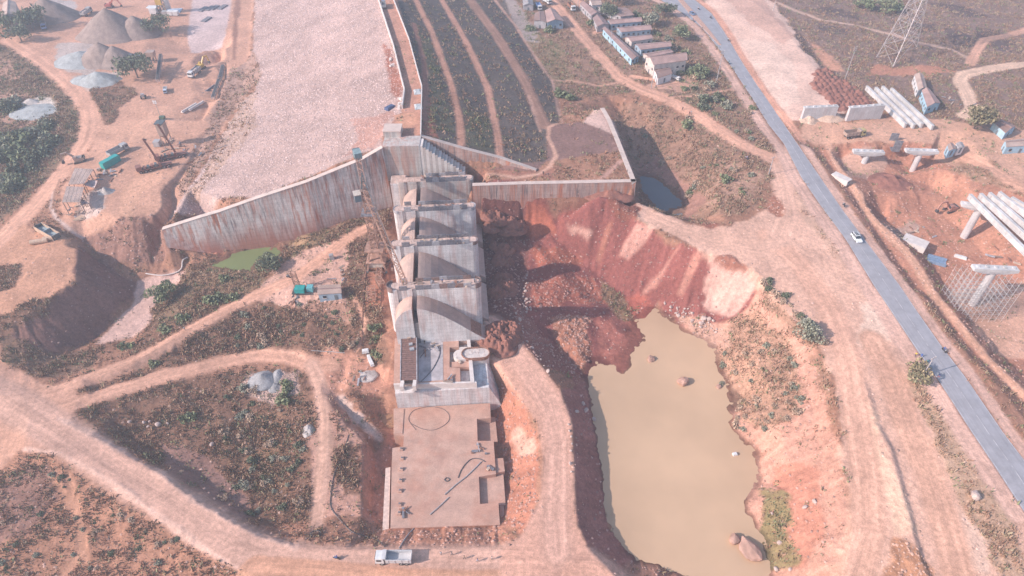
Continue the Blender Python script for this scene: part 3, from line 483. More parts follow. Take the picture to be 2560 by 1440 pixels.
# sunk slightly under the asphalt of the highway
hl = [un(*p) for p in HWL]; hr = [un(*p) for p in HWR]
def polymask(P):
    m = np.zeros((NY, NX), bool); A = np.array([list(p)[:2] for p in P]); sl = _box(A[:, 0].min(), A[:, 0].max(), A[:, 1].min(), A[:, 1].max())
    X, Y = GX[sl], GY[sl]; ins = np.zeros(X.shape, bool)
    for k in range(len(A)):
        a, b = A[k], A[(k + 1) % len(A)]; c = ((a[1] > Y) != (b[1] > Y)); ins ^= c & (X < (b[0] - a[0]) * (Y - a[1]) / (b[1] - a[1] + 1e-12) + a[0])
    m[sl] = ins; return m
hwm = polymask(hl + hr[::-1])
ROUGH[hwm] = 0; VEG[hwm] = 0; ROCK[hwm] = 0; GRN[hwm] = 0
# built footprints carry no plants
for P in ([spw(-17, -26, 0), spw(15, -26, 0), spw(15, 60, 0), spw(-17, 60, 0)], [un(950, 1330, -4), un(1262, 1316, -4), un(1240, 1010, -4), un(980, 1015, -4)]):
    m = polymask(P); VEG[m] = 0; GRN[m] = 0; ROCK[m] *= .3

# rills run down the steeper banks
zs_ = smooth(GZ, 30); gy_, gx_ = np.gradient(zs_); gx_ = gx_ / np.gradient(GX, axis=1); gy_ = gy_ / np.gradient(YS)[:, None]; gy_ -= 0; sl_ = np.hypot(gx_, gy_); ang_ = np.arctan2(gx_, -gy_); NQ = 14; qa = ang_ / (2 * math.pi) * NQ; q0 = np.floor(qa); fr_ = qa - q0; RILL = 0
for o_, wgt in ((0, 1 - fr_), (1, fr_)):
    th_ = (q0 + o_) * 2 * math.pi / NQ; s_ = GX * np.cos(th_) + GY * np.sin(th_); t_ = -GX * np.sin(th_) + GY * np.cos(th_); RILL = RILL + np.clip(wgt * 3 - 1, 0, 1) * (fbm(s_, t_ * .13, 1.5, 3, 61) - .5)
STEEP = np.clip((sl_ - .22) * 3, 0, 1)
GZ = GZ + RILL * STEEP * .9 * (ROUGH > .08)
# relief: fine bumps on top of the surveyed shape
d1 = fbm(GX, GY, 5, 4, 31) - .5; d2 = fbm(GX, GY, 1.3, 3, 41) - .5; d3 = fbm(GX, GY, 28, 3, 51) - .5
fade = np.clip(1.4 - np.abs(SS)[None, :] * .3, .2, 1) * np.ones_like(GX)
GZ = GZ + fade * ROUGH * (d1 * 2.0 + d2 * 1.1) + d3 * np.clip(ROUGH * 1.2, 0, .35) + VEG * (np.clip(d1, 0, 1) * 1.0)
GZ[hwm] -= .12
CR *= (1 + RILL * STEEP * .35)[..., None]
CR *= np.array([.98, .825, .765]); lum = CR.mean(-1, keepdims=True); CR *= np.where(lum > .4, 1 - (lum - .4) * .5, 1)
POND_Z, POOL_Z, GREEN_Z = -7.0, 4.0, 2.5
for poly, z_ in (([(1440, 900), (1500, 860), (1650, 740), (1850, 860), (1960, 1110), (1960, 1250), (2000, 1480), (1600, 1480), (1450, 1100)], POND_Z), ([(1570, 560), (1570, 430), (1640, 425), (1720, 470), (1745, 520), (1730, 560)], POOL_Z), ([(530, 670), (545, 600), (620, 588), (760, 585), (700, 665), (620, 680)], GREEN_Z)):
    m = polymask([un(x, y, z_) for x, y in poly]) & (GZ < z_ + .35); VEG[m] = 0; GRN[m] = 0; ROCK[m] = 0
    mm = polymask([un(x, y, z_) for x, y in poly]); wet = mm * np.clip((z_ + .75 - GZ) / .5, 0, 1); CR *= (1 - .38 * wet)[..., None]
def clsat(x, y): j = np.clip(np.searchsorted(YS, y), 0, NY - 1); i = np.clip(np.searchsorted(SS, x / half(np.float64(y))), 0, NX - 1); return CLS[j, i]
# ------------------------------------------------------------------ materials
def nodes(name):
    m = bpy.data.materials.new(name); m.use_nodes = True; n = m.node_tree; b = n.nodes['Principled BSDF']; return m, n, b
def noise_mix(n, scale, a, b, detail=4, rough=.6, vec=None, ramp=(.35, .65)):
    t = n.nodes.new('ShaderNodeTexNoise'); t.inputs['Scale'].default_value = scale; t.inputs['Detail'].default_value = detail; t.inputs['Roughness'].default_value = rough
    if vec is not None: n.links.new(vec, t.inputs['Vector'])
    r = n.nodes.new('ShaderNodeMapRange'); r.inputs[1].default_value, r.inputs[2].default_value = ramp; r.inputs[3].default_value, r.inputs[4].default_value = a, b
    n.links.new(t.outputs['Fac'], r.inputs[0]); return r.outputs[0]
def mulcol(n, col, fac):
    m = n.nodes.new('ShaderNodeVectorMath'); m.operation = 'SCALE'; n.links.new(col, m.inputs[0]); n.links.new(fac, m.inputs['Scale']); return m.outputs[0]
def bump(n, b, scale, strength, dist=.2, vec=None, detail=4):
    t = n.nodes.new('ShaderNodeTexNoise'); t.inputs['Scale'].default_value = scale; t.inputs['Detail'].default_value = detail
    if vec is not None: n.links.new(vec, t.inputs['Vector'])
    u = n.nodes.new('ShaderNodeBump'); u.inputs['Strength'].default_value = strength; u.inputs['Distance'].default_value = dist
    n.links.new(t.outputs['Fac'], u.inputs['Height']); n.links.new(u.outputs[0], b.inputs['Normal'])
def gcoord(n):
    g = n.nodes.new('ShaderNodeNewGeometry'); return g.outputs['Position']
def ocoord(n): return n.nodes.new('ShaderNodeTexCoord').outputs['Object']
MATS = {}
def mat(name, col, rough=.8, metal=0.0, var=.18, scale=1.2, bmp=0.0):
    if name in MATS: return MATS[name]
    m, n, b = nodes(name); c = n.nodes.new('ShaderNodeRGB'); c.outputs[0].default_value = (*col, 1)
    v = ocoord(n); f = noise_mix(n, scale, 1 - var, 1 + var, vec=v)
    n.links.new(mulcol(n, c.outputs[0], f), b.inputs['Base Color']); b.inputs['Roughness'].default_value = rough; b.inputs['Metallic'].default_value = metal
    if bmp: bump(n, b, scale * 4, bmp, .05, v)
    MATS[name] = m; return m
def ground_mat(name, kind):
    m, n, b = nodes(name); at = n.nodes.new('ShaderNodeAttribute'); at.attribute_name = 'Col'; p = gcoord(n)
    f1 = noise_mix(n, .09, .86, 1.14, 5, .6, p); f2 = noise_mix(n, .9, .82, 1.18, 5, .65, p); f3 = noise_mix(n, 3.4, .84, 1.14, 3, .7, p)
    if kind == 'riprap':
        v = n.nodes.new('ShaderNodeTexVoronoi'); v.inputs['Scale'].default_value = 1.7; n.links.new(p, v.inputs['Vector'])
        v.inputs['Randomness'].default_value = 1
        r = n.nodes.new('ShaderNodeSeparateColor'); n.links.new(v.outputs['Color'], r.inputs[0])
        k = n.nodes.new('ShaderNodeMapRange'); k.inputs[3].default_value, k.inputs[4].default_value = .78, 1.12; n.links.new(r.outputs[0], k.inputs[0])
        v2 = n.nodes.new('ShaderNodeTexVoronoi'); v2.feature = 'DISTANCE_TO_EDGE'; v2.inputs['Scale'].default_value = 1.7; n.links.new(p, v2.inputs['Vector'])
        e = n.nodes.new('ShaderNodeMapRange'); e.inputs[2].default_value = .16; e.inputs[3].default_value = .72; n.links.new(v2.outputs[0], e.inputs[0])
        mm = n.nodes.new('ShaderNodeMath'); mm.operation = 'MULTIPLY'; n.links.new(k.outputs[0], mm.inputs[0]); n.links.new(e.outputs[0], mm.inputs[1]); f3 = mm.outputs[0]
        f2 = noise_mix(n, .05, .85, 1.12, 5, .7, p)
    tk = n.nodes.new('ShaderNodeAttribute'); tk.attribute_name = 'Trk'; mp = n.nodes.new('ShaderNodeMapping'); mp.inputs['Scale'].default_value = (1.0, .035, 0); n.links.new(tk.outputs['Vector'], mp.inputs['Vector'])
    st = noise_mix(n, .75, -.26, .26, 7, .7, mp.outputs[0], (.3, .7)); sp = n.nodes.new('ShaderNodeSeparateXYZ'); n.links.new(tk.outputs['Vector'], sp.inputs[0]); ma = n.nodes.new('ShaderNodeMath'); ma.operation = 'MULTIPLY_ADD'; n.links.new(st, ma.inputs[0]); n.links.new(sp.outputs[2], ma.inputs[1]); ma.inputs[2].default_value = 1.0
    c = mulcol(n, mulcol(n, mulcol(n, mulcol(n, at.outputs['Color'], f1), f2), f3), ma.outputs[0])
    n.links.new(c, b.inputs['Base Color']); b.inputs['Roughness'].default_value = .95; b.inputs['Specular IOR Level'].default_value = .15
    bump(n, b, 1.4 if kind != 'road' else 2.2, .55 if kind != 'road' else .25, .22 if kind != 'road' else .1, p, 6)
    return m
def concrete(name, col, rust=.3, dark=.3, red_low=None, grid=True, wscale=(.5, .5, .06)):
    """weathered board-marked concrete: vertical runs of rust and black, shutter joints"""
    m, n, b = nodes(name); p = gcoord(n); sep = n.nodes.new('ShaderNodeSeparateXYZ'); n.links.new(p, sep.inputs[0])
    mp = n.nodes.new('ShaderNodeMapping'); mp.inputs['Scale'].default_value = wscale; n.links.new(p, mp.inputs['Vector'])
    base = n.nodes.new('ShaderNodeRGB'); base.outputs[0].default_value = (*col, 1)
    c = mulcol(n, mulcol(n, base.outputs[0], noise_mix(n, .25, .85, 1.12, 5, .6, p)), noise_mix(n, 2.5, .9, 1.08, 3, .6, p))
    def mix(c, colr, fac):
        x = n.nodes.new('ShaderNodeMix'); x.data_type = 'RGBA'; n.links.new(fac, x.inputs[0]); n.links.new(c, x.inputs[6]); x.inputs[7].default_value = (*colr, 1); return x.outputs[2]
    def zone(f, seed):
        ml = n.nodes.new('ShaderNodeMapping'); ml.inputs['Scale'].default_value = (.10, .10, .05); ml.inputs['Location'].default_value = (seed, seed * 2, 0); n.links.new(p, ml.inputs['Vector'])
        q = n.nodes.new('ShaderNodeMath'); q.operation = 'MULTIPLY'; n.links.new(f, q.inputs[0]); n.links.new(noise_mix(n, 1.0, .38, 1.0, 3, .6, ml.outputs[0], (.38, .62)), q.inputs[1]); return q.outputs[0]
    if rust: c = mix(c, (.46, .17, .10), zone(noise_mix(n, 1.0, 0, rust, 3, .7, mp.outputs[0], (.44, .62)), 3))
    if dark:
        mp2 = n.nodes.new('ShaderNodeMapping'); mp2.inputs['Scale'].default_value = (wscale[0] * 1.6, wscale[1] * 1.6, wscale[2] * .8); mp2.inputs['Location'].default_value = (31, 7, 3); n.links.new(p, mp2.inputs['Vector'])
        c = mix(c, (.10, .09, .10), zone(noise_mix(n, 1.0, 0, dark, 3, .8, mp2.outputs[0], (.48, .62)), 17))
    if red_low:
        r = n.nodes.new('ShaderNodeMapRange'); r.inputs[1].default_value, r.inputs[2].default_value = red_low[1], red_low[0]; r.inputs[3].default_value, r.inputs[4].default_value = 0, red_low[2]
        ad = n.nodes.new('ShaderNodeMath'); ad.operation = 'ADD'; n.links.new(sep.outputs[2], ad.inputs[0]); n.links.new(noise_mix(n, .3, -2.5, 2.5, 4, .6, mp.outputs[0]), ad.inputs[1]); n.links.new(ad.outputs[0], r.inputs[0])
        c = mix(c, (.44, .17, .12), r.outputs[0])
    if grid:
        def joint(o, period, w):
            a = n.nodes.new('ShaderNodeMath'); a.operation = 'MULTIPLY'; a.inputs[1].default_value = 1 / period; n.links.new(o, a.inputs[0])
            f = n.nodes.new('ShaderNodeMath'); f.operation = 'FRACT'; n.links.new(a.outputs[0], f.inputs[0])
            l = n.nodes.new('ShaderNodeMath'); l.operation = 'LESS_THAN'; l.inputs[1].default_value = w; n.links.new(f.outputs[0], l.inputs[0]); return l.outputs[0]
        j1 = joint(sep.outputs[2], 1.5, .10); j2 = joint(sep.outputs[0], 1.25, .09)
        mx = n.nodes.new('ShaderNodeMath'); mx.operation = 'MAXIMUM'; n.links.new(j1, mx.inputs[0]); n.links.new(j2, mx.inputs[1])
        s = n.nodes.new('ShaderNodeMapRange'); s.inputs[3].default_value, s.inputs[4].default_value = 1, .84; n.links.new(mx.outputs[0], s.inputs[0]); c = mulcol(n, c, s.outputs[0])
    n.links.new(c, b.inputs['Base Color']); b.inputs['Roughness'].default_value = .85; b.inputs['Specular IOR Level'].default_value = .25
    bump(n, b, 2.0, .25, .06, p); return m
def asphalt():
    m, n, b = nodes('asphalt'); p = gcoord(n); c = n.nodes.new('ShaderNodeRGB'); c.outputs[0].default_value = (.33, .315, .335, 1)
    uv = n.nodes.new('ShaderNodeUVMap'); uv.uv_map = 'UV'; mp = n.nodes.new('ShaderNodeMapping'); mp.inputs['Scale'].default_value = (14, .012, 1); n.links.new(uv.outputs[0], mp.inputs['Vector'])
    cc = mulcol(n, mulcol(n, c.outputs[0], noise_mix(n, 1, .93, 1.07, 3, .5, mp.outputs[0])), noise_mix(n, .35, .88, 1.12, 6, .7, p))
    n.links.new(cc, b.inputs['Base Color']); b.inputs['Roughness'].default_value = .85; bump(n, b, 8, .15, .02, p); return m
def water(name, col, rough=.12):
    m, n, b = nodes(name); p = gcoord(n); c = n.nodes.new('ShaderNodeRGB'); c.outputs[0].default_value = (*col, 1)
    n.links.new(mulcol(n, c.outputs[0], noise_mix(n, .03, .86, 1.08, 5, .55, p)), b.inputs['Base Color']); b.inputs['Roughness'].default_value = rough; b.inputs['IOR'].default_value = 1.33; b.inputs['Specular IOR Level'].default_value = .3
    bump(n, b, 1.2, .05, .02, p, 3); return m
def sheet_metal(name, col, rustc=(.30, .15, .10), rust=.35, freq=5.0):
    m, n, b = nodes(name); v = ocoord(n); w = n.nodes.new('ShaderNodeTexWave'); w.bands_direction = 'X'; w.inputs['Scale'].default_value = freq; w.inputs['Distortion'].default_value = 0; n.links.new(v, w.inputs['Vector'])
    c = n.nodes.new('ShaderNodeRGB'); c.outputs[0].default_value = (*col, 1)
    x = n.nodes.new('ShaderNodeMix'); x.data_type = 'RGBA'; n.links.new(noise_mix(n, .5, 0, rust, 6, .7, v, (.45, .7)), x.inputs[0]); n.links.new(mulcol(n, c.outputs[0], noise_mix(n, .18, .8, 1.15, 4, .6, gcoord(n))), x.inputs[6]); x.inputs[7].default_value = (*rustc, 1)
    n.links.new(x.outputs[2], b.inputs['Base Color']); b.inputs['Roughness'].default_value = .6
    u = n.nodes.new('ShaderNodeBump'); u.inputs['Strength'].default_value = .5; u.inputs['Distance'].default_value = .05; n.links.new(w.outputs['Fac'], u.inputs['Height']); n.links.new(u.outputs[0], b.inputs['Normal']); return m
def leaf(name, col, var=.45):
    m, n, b = nodes(name); at = n.nodes.new('ShaderNodeAttribute'); at.attribute_name = 'Tint'; c = n.nodes.new('ShaderNodeRGB'); c.outputs[0].default_value = (*col, 1)
    mm = n.nodes.new('ShaderNodeVectorMath'); mm.operation = 'MULTIPLY'; n.links.new(c.outputs[0], mm.inputs[0]); n.links.new(at.outputs['Color'], mm.inputs[1])
    n.links.new(mm.outputs[0], b.inputs['Base Color']); b.inputs['Roughness'].default_value = .8; b.inputs['Specular IOR Level'].default_value = .1; return m
# ------------------------------------------------------------------ helpers that make objects
def tag(o, label=None, cat=None, group=None, kind=None):
    if label: o['label'] = label
    if cat: o['category'] = cat
    if group: o['group'] = group
    if kind: o['kind'] = kind
    return o
def empty(name, loc, label, cat, group=None, rz=0.0, sc=1.0):
    o = bpy.data.objects.new(name, None); COL.objects.link(o); o.location = loc; o.rotation_euler = (0, 0, rz); o.scale = (sc, sc, sc); o.empty_display_size = .5
    return tag(o, label, cat, group)
def link(name, me, parent=None, loc=None, rot=None, sc=None):
    o = bpy.data.objects.new(name, me); COL.objects.link(o); o.parent = parent
    if loc is not None: o.location = loc
    if rot is not None: o.rotation_euler = rot
    if sc is not None: o.scale = sc
    return o
def npmesh(name, V, Fc, mat_, smooth_=False, attrs=None):
    """V (n,3) and Fc (m,k) arrays to a mesh"""
    V = np.asarray(V, np.float32); Fc = np.asarray(Fc, np.int32); me = bpy.data.meshes.new(name); k = Fc.shape[1]
    me.vertices.add(len(V)); me.vertices.foreach_set('co', V.ravel()); me.loops.add(Fc.size); me.loops.foreach_set('vertex_index', Fc.ravel())
    me.polygons.add(len(Fc)); me.polygons.foreach_set('loop_start', np.arange(0, Fc.size, k, dtype=np.int32)); me.polygons.foreach_set('loop_total', np.full(len(Fc), k, np.int32))
    if smooth_: me.polygons.foreach_set('use_smooth', np.ones(len(Fc), bool))
    for nm, A in (attrs or {}).items():
        at = me.color_attributes.new(nm, 'FLOAT_COLOR', 'POINT'); at.data.foreach_set('color', np.concatenate([A, np.ones((len(A), 1))], 1).astype(np.float32).ravel())
    me.update(); me.validate(); 
    if mat_: me.materials.append(mat_)
    return me
class MB:
    """collects shapes; build() makes them ONE mesh object"""
    def __init__(s): s.v = []; s.f = []
    def add(s, vs, fs):
        n = len(s.v); s.v += [tuple(v) for v in vs]; s.f += [tuple(i + n for i in f) for f in fs]; return s
    def box(s, c, d, rz=0.0, top=None, M=None):
        x, y, z = d[0] / 2, d[1] / 2, d[2] / 2; tx, ty = (x, y) if top is None else (top[0] / 2, top[1] / 2)
        vs = [Vector(p) for p in ((-x, -y, -z), (x, -y, -z), (x, y, -z), (-x, y, -z), (-tx, -ty, z), (tx, -ty, z), (tx, ty, z), (-tx, ty, z))]
        if rz: R = Matrix.Rotation(rz, 3, 'Z'); vs = [R @ v for v in vs]
        if M is not None: vs = [M @ v for v in vs]
        return s.add([v + Vector(c) for v in vs], [(3, 2, 1, 0), (4, 5, 6, 7), (0, 1, 5, 4), (1, 2, 6, 5), (2, 3, 7, 6), (3, 0, 4, 7)])
    def bar(s, a, b, w, h=None, n=4):
        a, b = Vector(a), Vector(b); t = (b - a); L = t.length
        if L < 1e-6: return s
        t /= L; up = Vector((0, 0, 1)) if abs(t.z) < .95 else Vector((1, 0, 0)); x = t.cross(up).normalized(); y = x.cross(t); h = h or w; vs = []
        for p in (a, b):
            for k in range(n):
                an = 2 * math.pi * (k + .5) / n; q = 1 / math.cos(math.pi / n) / 2 if n == 4 else .5
                vs.append(p + x * math.cos(an) * w * q + y * math.sin(an) * h * q)
        fs = [(k, (k + 1) % n, n + (k + 1) % n, n + k) for k in range(n)] + [tuple(range(n))[::-1], tuple(range(n, 2 * n))]
        return s.add(vs, fs)
    def cyl(s, c, r, h, n=14, r2=None, axis='Z'):
        r2 = r if r2 is None else r2; vs = []
        for z, q in ((0, r), (h, r2)):
            for k in range(n):
                a = 2 * math.pi * k / n; p = (q * math.cos(a), q * math.sin(a), z)
                if axis == 'X': p = (p[2], p[0], p[1])
                if axis == 'Y': p = (p[0], p[2], p[1])
                vs.append((c[0] + p[0], c[1] + p[1], c[2] + p[2]))
        fs = [(k, (k + 1) % n, n + (k + 1) % n, n + k) for k in range(n)] + [tuple(range(n))[::-1], tuple(range(n, 2 * n))]
        return s.add(vs, fs)
    def prism(s, poly, z0, z1):
        n = len(poly); vs = [(p[0], p[1], z0 if not callable(z0) else z0(p)) for p in poly] + [(p[0], p[1], z1 if not callable(z1) else z1(p)) for p in poly]
        return s.add(vs, [tuple(range(n))[::-1], tuple(range(n, 2 * n))] + [(k, (k + 1) % n, n + (k + 1) % n, n + k) for k in range(n)])
    def extrude(s, prof, fn, a, b):
        """profile of (p,z) pairs swept between stations a and b through fn(p, station, z)"""
        n = len(prof); vs = [fn(p, a, z) for p, z in prof] + [fn(p, b, z) for p, z in prof]
        return s.add(vs, [tuple(range(n)), tuple(range(n, 2 * n))[::-1]] + [((k + 1) % n, k, n + k, n + (k + 1) % n) for k in range(n)])
    def mesh(s, name, m, smooth_=False, recalc=True):
        me = bpy.data.meshes.new(name); me.from_pydata(s.v, [], s.f)
        if recalc:
            b = bmesh.new(); b.from_mesh(me); bmesh.ops.recalc_face_normals(b, faces=b.faces); b.to_mesh(me); b.free()
        me.materials.append(m)
        if smooth_:
            for p in me.polygons: p.use_smooth = True
        return me
    def build(s, name, m, parent=None, loc=None, rot=None, smooth_=False): return link(name, s.mesh(name, m, smooth_), parent, loc, rot)
def copy_tree(o, parent=None):
    c = o.copy(); COL.objects.link(c); c.parent = parent
    for ch in o.children: copy_tree(ch, c)
    return c
def lattice(mb, a, b, w, h, n, t=.18, up=Vector((0, 0, 1)), taper=1.0):
    """four-chord truss from a to b"""
    a, b = Vector(a), Vector(b); d = (b - a).normalized(); x = d.cross(up).normalized(); y = x.cross(d); prev = None
    for k in range(n + 1):
        q = 1 + (taper - 1) * k / n; p = a.lerp(b, k / n); c = [p + x * sx * w / 2 * q + y * sy * h / 2 * q for sx, sy in ((-1, -1), (1, -1), (1, 1), (-1, 1))]
        for i in range(4): mb.bar(c[i], c[(i + 1) % 4], t * .7)
        if prev:
            for i in range(4):
                mb.bar(prev[i], c[i], t); j = (i + 1) % 4
                mb.bar(prev[i] if k % 2 else prev[j], c[j] if k % 2 else c[i], t * .7)
        prev = c
    return mb

# ------------------------------------------------------------------ terrain objects
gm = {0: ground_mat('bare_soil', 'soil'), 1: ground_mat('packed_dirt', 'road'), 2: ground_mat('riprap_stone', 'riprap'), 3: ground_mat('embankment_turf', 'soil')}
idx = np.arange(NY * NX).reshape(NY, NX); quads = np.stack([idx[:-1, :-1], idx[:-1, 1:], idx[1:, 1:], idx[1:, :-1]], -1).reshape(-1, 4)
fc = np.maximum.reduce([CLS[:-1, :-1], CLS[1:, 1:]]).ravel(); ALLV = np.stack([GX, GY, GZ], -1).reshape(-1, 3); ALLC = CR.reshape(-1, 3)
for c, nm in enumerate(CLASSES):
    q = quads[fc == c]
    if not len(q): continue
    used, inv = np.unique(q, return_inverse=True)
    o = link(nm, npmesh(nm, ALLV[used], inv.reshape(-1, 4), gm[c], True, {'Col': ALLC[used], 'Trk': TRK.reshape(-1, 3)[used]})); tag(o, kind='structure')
    o['label'] = {'ground': 'bare reddish soil and dry scrubland around the dam site', 'dirt_road': 'packed pinkish dirt haul roads and tracks across the site', 'riprap_slope': 'pale pink stone riprap covering the upstream dam face', 'grassed_dam_slope': 'dark grassed downstream dam slope with narrow berms'}[nm]
# water sheets
def water_sheet(name, pts, z, m, label):
    P = [un(x, y, z) for x, y in pts]; me = bpy.data.meshes.new(name); me.from_pydata([tuple(p) for p in P], [], [tuple(range(len(P)))]); me.materials.append(m)
    o = link(name, me); tag(o, label, kind='structure'); return o
water_sheet('pond_water', [(1420, 920), (1440, 880), (1500, 860), (1570, 770), (1650, 740), (1760, 800), (1850, 860), (1900, 980), (1960, 1110), (1960, 1250), (1990, 1340), (2000, 1480), (1600, 1480), (1500, 1330), (1450, 1100)], POND_Z, water('muddy_water', (.585, .39, .25), .3), 'muddy tan pond in the excavated pit beside the haul road')
water_sheet('pond_water', [(1560, 560), (1570, 430), (1640, 425), (1720, 470), (1745, 520), (1730, 560), (1680, 565)], POOL_Z, water('grey_water', (.16, .17, .18), .12), 'still grey pool in the shade behind the concrete platform')
water_sheet('pond_water', [(530, 665), (545, 610), (620, 588), (760, 585), (760, 612), (700, 660), (620, 680)], GREEN_Z, water('green_water', (.20, .23, .10), .25), 'green stagnant pool at the foot of the stained wing wall')
water_sheet('pond_water', [(938, 1035), (1000, 1035), (1000, 1068), (945, 1070)], -8.6, water('brown_water', (.36, .2, .12), .2), 'small brown puddle beside the foundation slab')
# ------------------------------------------------------------------ concrete works
C_NEW = concrete('fresh_concrete', (.70, .66, .65), rust=.42, dark=.26)
C_OGEE = concrete('weir_concrete', (.50, .35, .295), rust=.15, dark=.18, grid=False, wscale=(.12, .05, .12))
C_OLD = concrete('stained_concrete', (.62, .55, .52), rust=1.0, dark=.7, red_low=(4.0, 13, .9), wscale=(.8, .8, .022))
C_RED = concrete('rust_stained_concrete', (.46, .33, .29), rust=.95, dark=.85, red_low=(9, 16.5, .75), wscale=(.8, .8, .022))
C_ABUT = concrete('abutment_concrete', (.54, .49, .46), rust=.55, dark=.35)
C_SLAB = concrete('dusty_slab_concrete', (.54, .335, .26), rust=.35, dark=.14, grid=False, wscale=(.15, .15, .15))
C_PALE = mat('pale_concrete', (.66, .58, .54), .85, var=.1, scale=.6)
C_COPE = mat('sunbleached_coping', (.60, .47, .41), .85, var=.1, scale=.4)
M_DIRT = mat('site_dirt', (.56, .40, .34), .95, var=.25, scale=.8, bmp=.5)
M_PANEL = [mat('formwork_steel_grey', (.20, .19, .21), .6, var=.3), mat('formwork_steel_pale', (.38, .36, .38), .6, var=.3), mat('formwork_rust', (.24, .155, .135), .7, var=.3)]
M_RUST = mat('rusty_steel', (.30, .145, .10), .8, var=.35, scale=1.5)
M_REBAR = mat('rebar', (.34, .22, .18), .8)

def stadium(u0, u1, v, r, n=7, slots=()):
    pts = []
    for k in range(n + 1): a = -math.pi / 2 + math.pi * k / n; pts.append((u1 - r + r * math.cos(a), v + r * math.sin(a)))
    top = [(u1 - r, v + r)]
    for s0, s1 in sorted(slots, reverse=True): pts += [(s1, v + r), (s1, v + r - .7), (s0, v + r - .7), (s0, v + r)]
    for k in range(n + 1): a = math.pi / 2 + math.pi * k / n; pts.append((u0 + r + r * math.cos(a), v + r * math.sin(a)))
    for s0, s1 in sorted(slots): pts += [(s0, v - r), (s0, v - r + .7), (s1, v - r + .7), (s1, v - r)]
    return pts
PV = [56.6, 39.2, 20.4, 0.0]; panel_me = [MB().box((0, 0, .85), (2.3, .14, 1.9)).mesh('formwork_panel', m) for m in M_PANEL]
PLAB = ['stained grey spillway pier joined to the concrete abutment', 'grey spillway pier standing second from the concrete abutment', 'grey spillway pier under the crane jib, third from the abutment', 'grey spillway pier ringed with rusty rebar beside the open weir end face']
for i, v in enumerate(PV):
    root = empty('spillway_pier', spw(0, v, 3), PLAB[i], 'pier', 'spillway piers'); inv = Matrix.Translation(-root.location)
    def L(u, vv, z): return spw(u, vv, z) - root.location
    top = 22.0; b = MB(); poly = [L(u, vv, 0) for u, vv in stadium(-13.9, 13.9, v, 1.7, 8, ((-10.9, -9.7), (-6.5, -5.2)))]
    b.prism([(p.x, p.y) for p in poly], -3, top - 3); b.build('body', C_NEW if i else C_ABUT, root)
    poly = [L(u, vv, 0) for u, vv in stadium(-13.5, 13.5, v, 1.45, 6)]; MB().prism([(p.x, p.y) for p in poly], top - 2.98, top - 2.8).build('dusty_deck', M_DIRT, root)
    for side in (-1, 1):
        u = -9.0 if i else -2
        while u < 11.8:
            if not (-6.9 < u < -4.8):
                o = link('formwork_panel', panel_me[random.choice((0, 0, 0, 1) if i < 3 else (0, 0, 2, 1))], root, L(u, v + side * 1.64, top - .2), (0, 0, PH))
                o.scale = (1, 1, random.uniform(.85, 1.05))
            u += 2.36
    rb = MB()
    for k in range(46):
        u = -13 + 26 * random.random(); vv = v + random.choice((-1.3, 1.3, 0)); p = L(u, vv, top - .2); rb.bar(p, p + Vector((random.uniform(-.15, .15), random.uniform(-.1, .1), random.uniform(.8, 2.6))), .07, n=3)
    tag(rb.build('rebar', M_REBAR, root), kind='stuff')
    if i:                                               # dark band of nose shutter
        N = 10
        for sgn, uc in ((1, 13.9 - 1.7), (-1, -13.9 + 1.7)):
            ring = MB()
            for k in range(N):
                a0, a1 = (-math.pi / 2 + math.pi * k / N, -math.pi / 2 + math.pi * (k + 1) / N) if sgn > 0 else (math.pi / 2 + math.pi * k / N, math.pi / 2 + math.pi * (k + 1) / N)
                for zz, hh in ((top - .9, 1.9 if i == 3 else 1.2),):
                    c = [L(uc + r * math.cos(a), v + r * math.sin(a), zz) for a in (a0, a1) for r in (1.66, 1.82)]; ring.add([c[0], c[1], c[3], c[2]] + [q + Vector((0, 0, hh)) for q in (c[0], c[1], c[3], c[2])], [(0, 1, 2, 3), (4, 5, 6, 7), (0, 1, 5, 4), (2, 3, 7, 6), (1, 2, 6, 5), (0, 3, 7, 4)])
            ring.build('nose_shutter', M_PANEL[1] if i == 1 else M_PANEL[2], root)
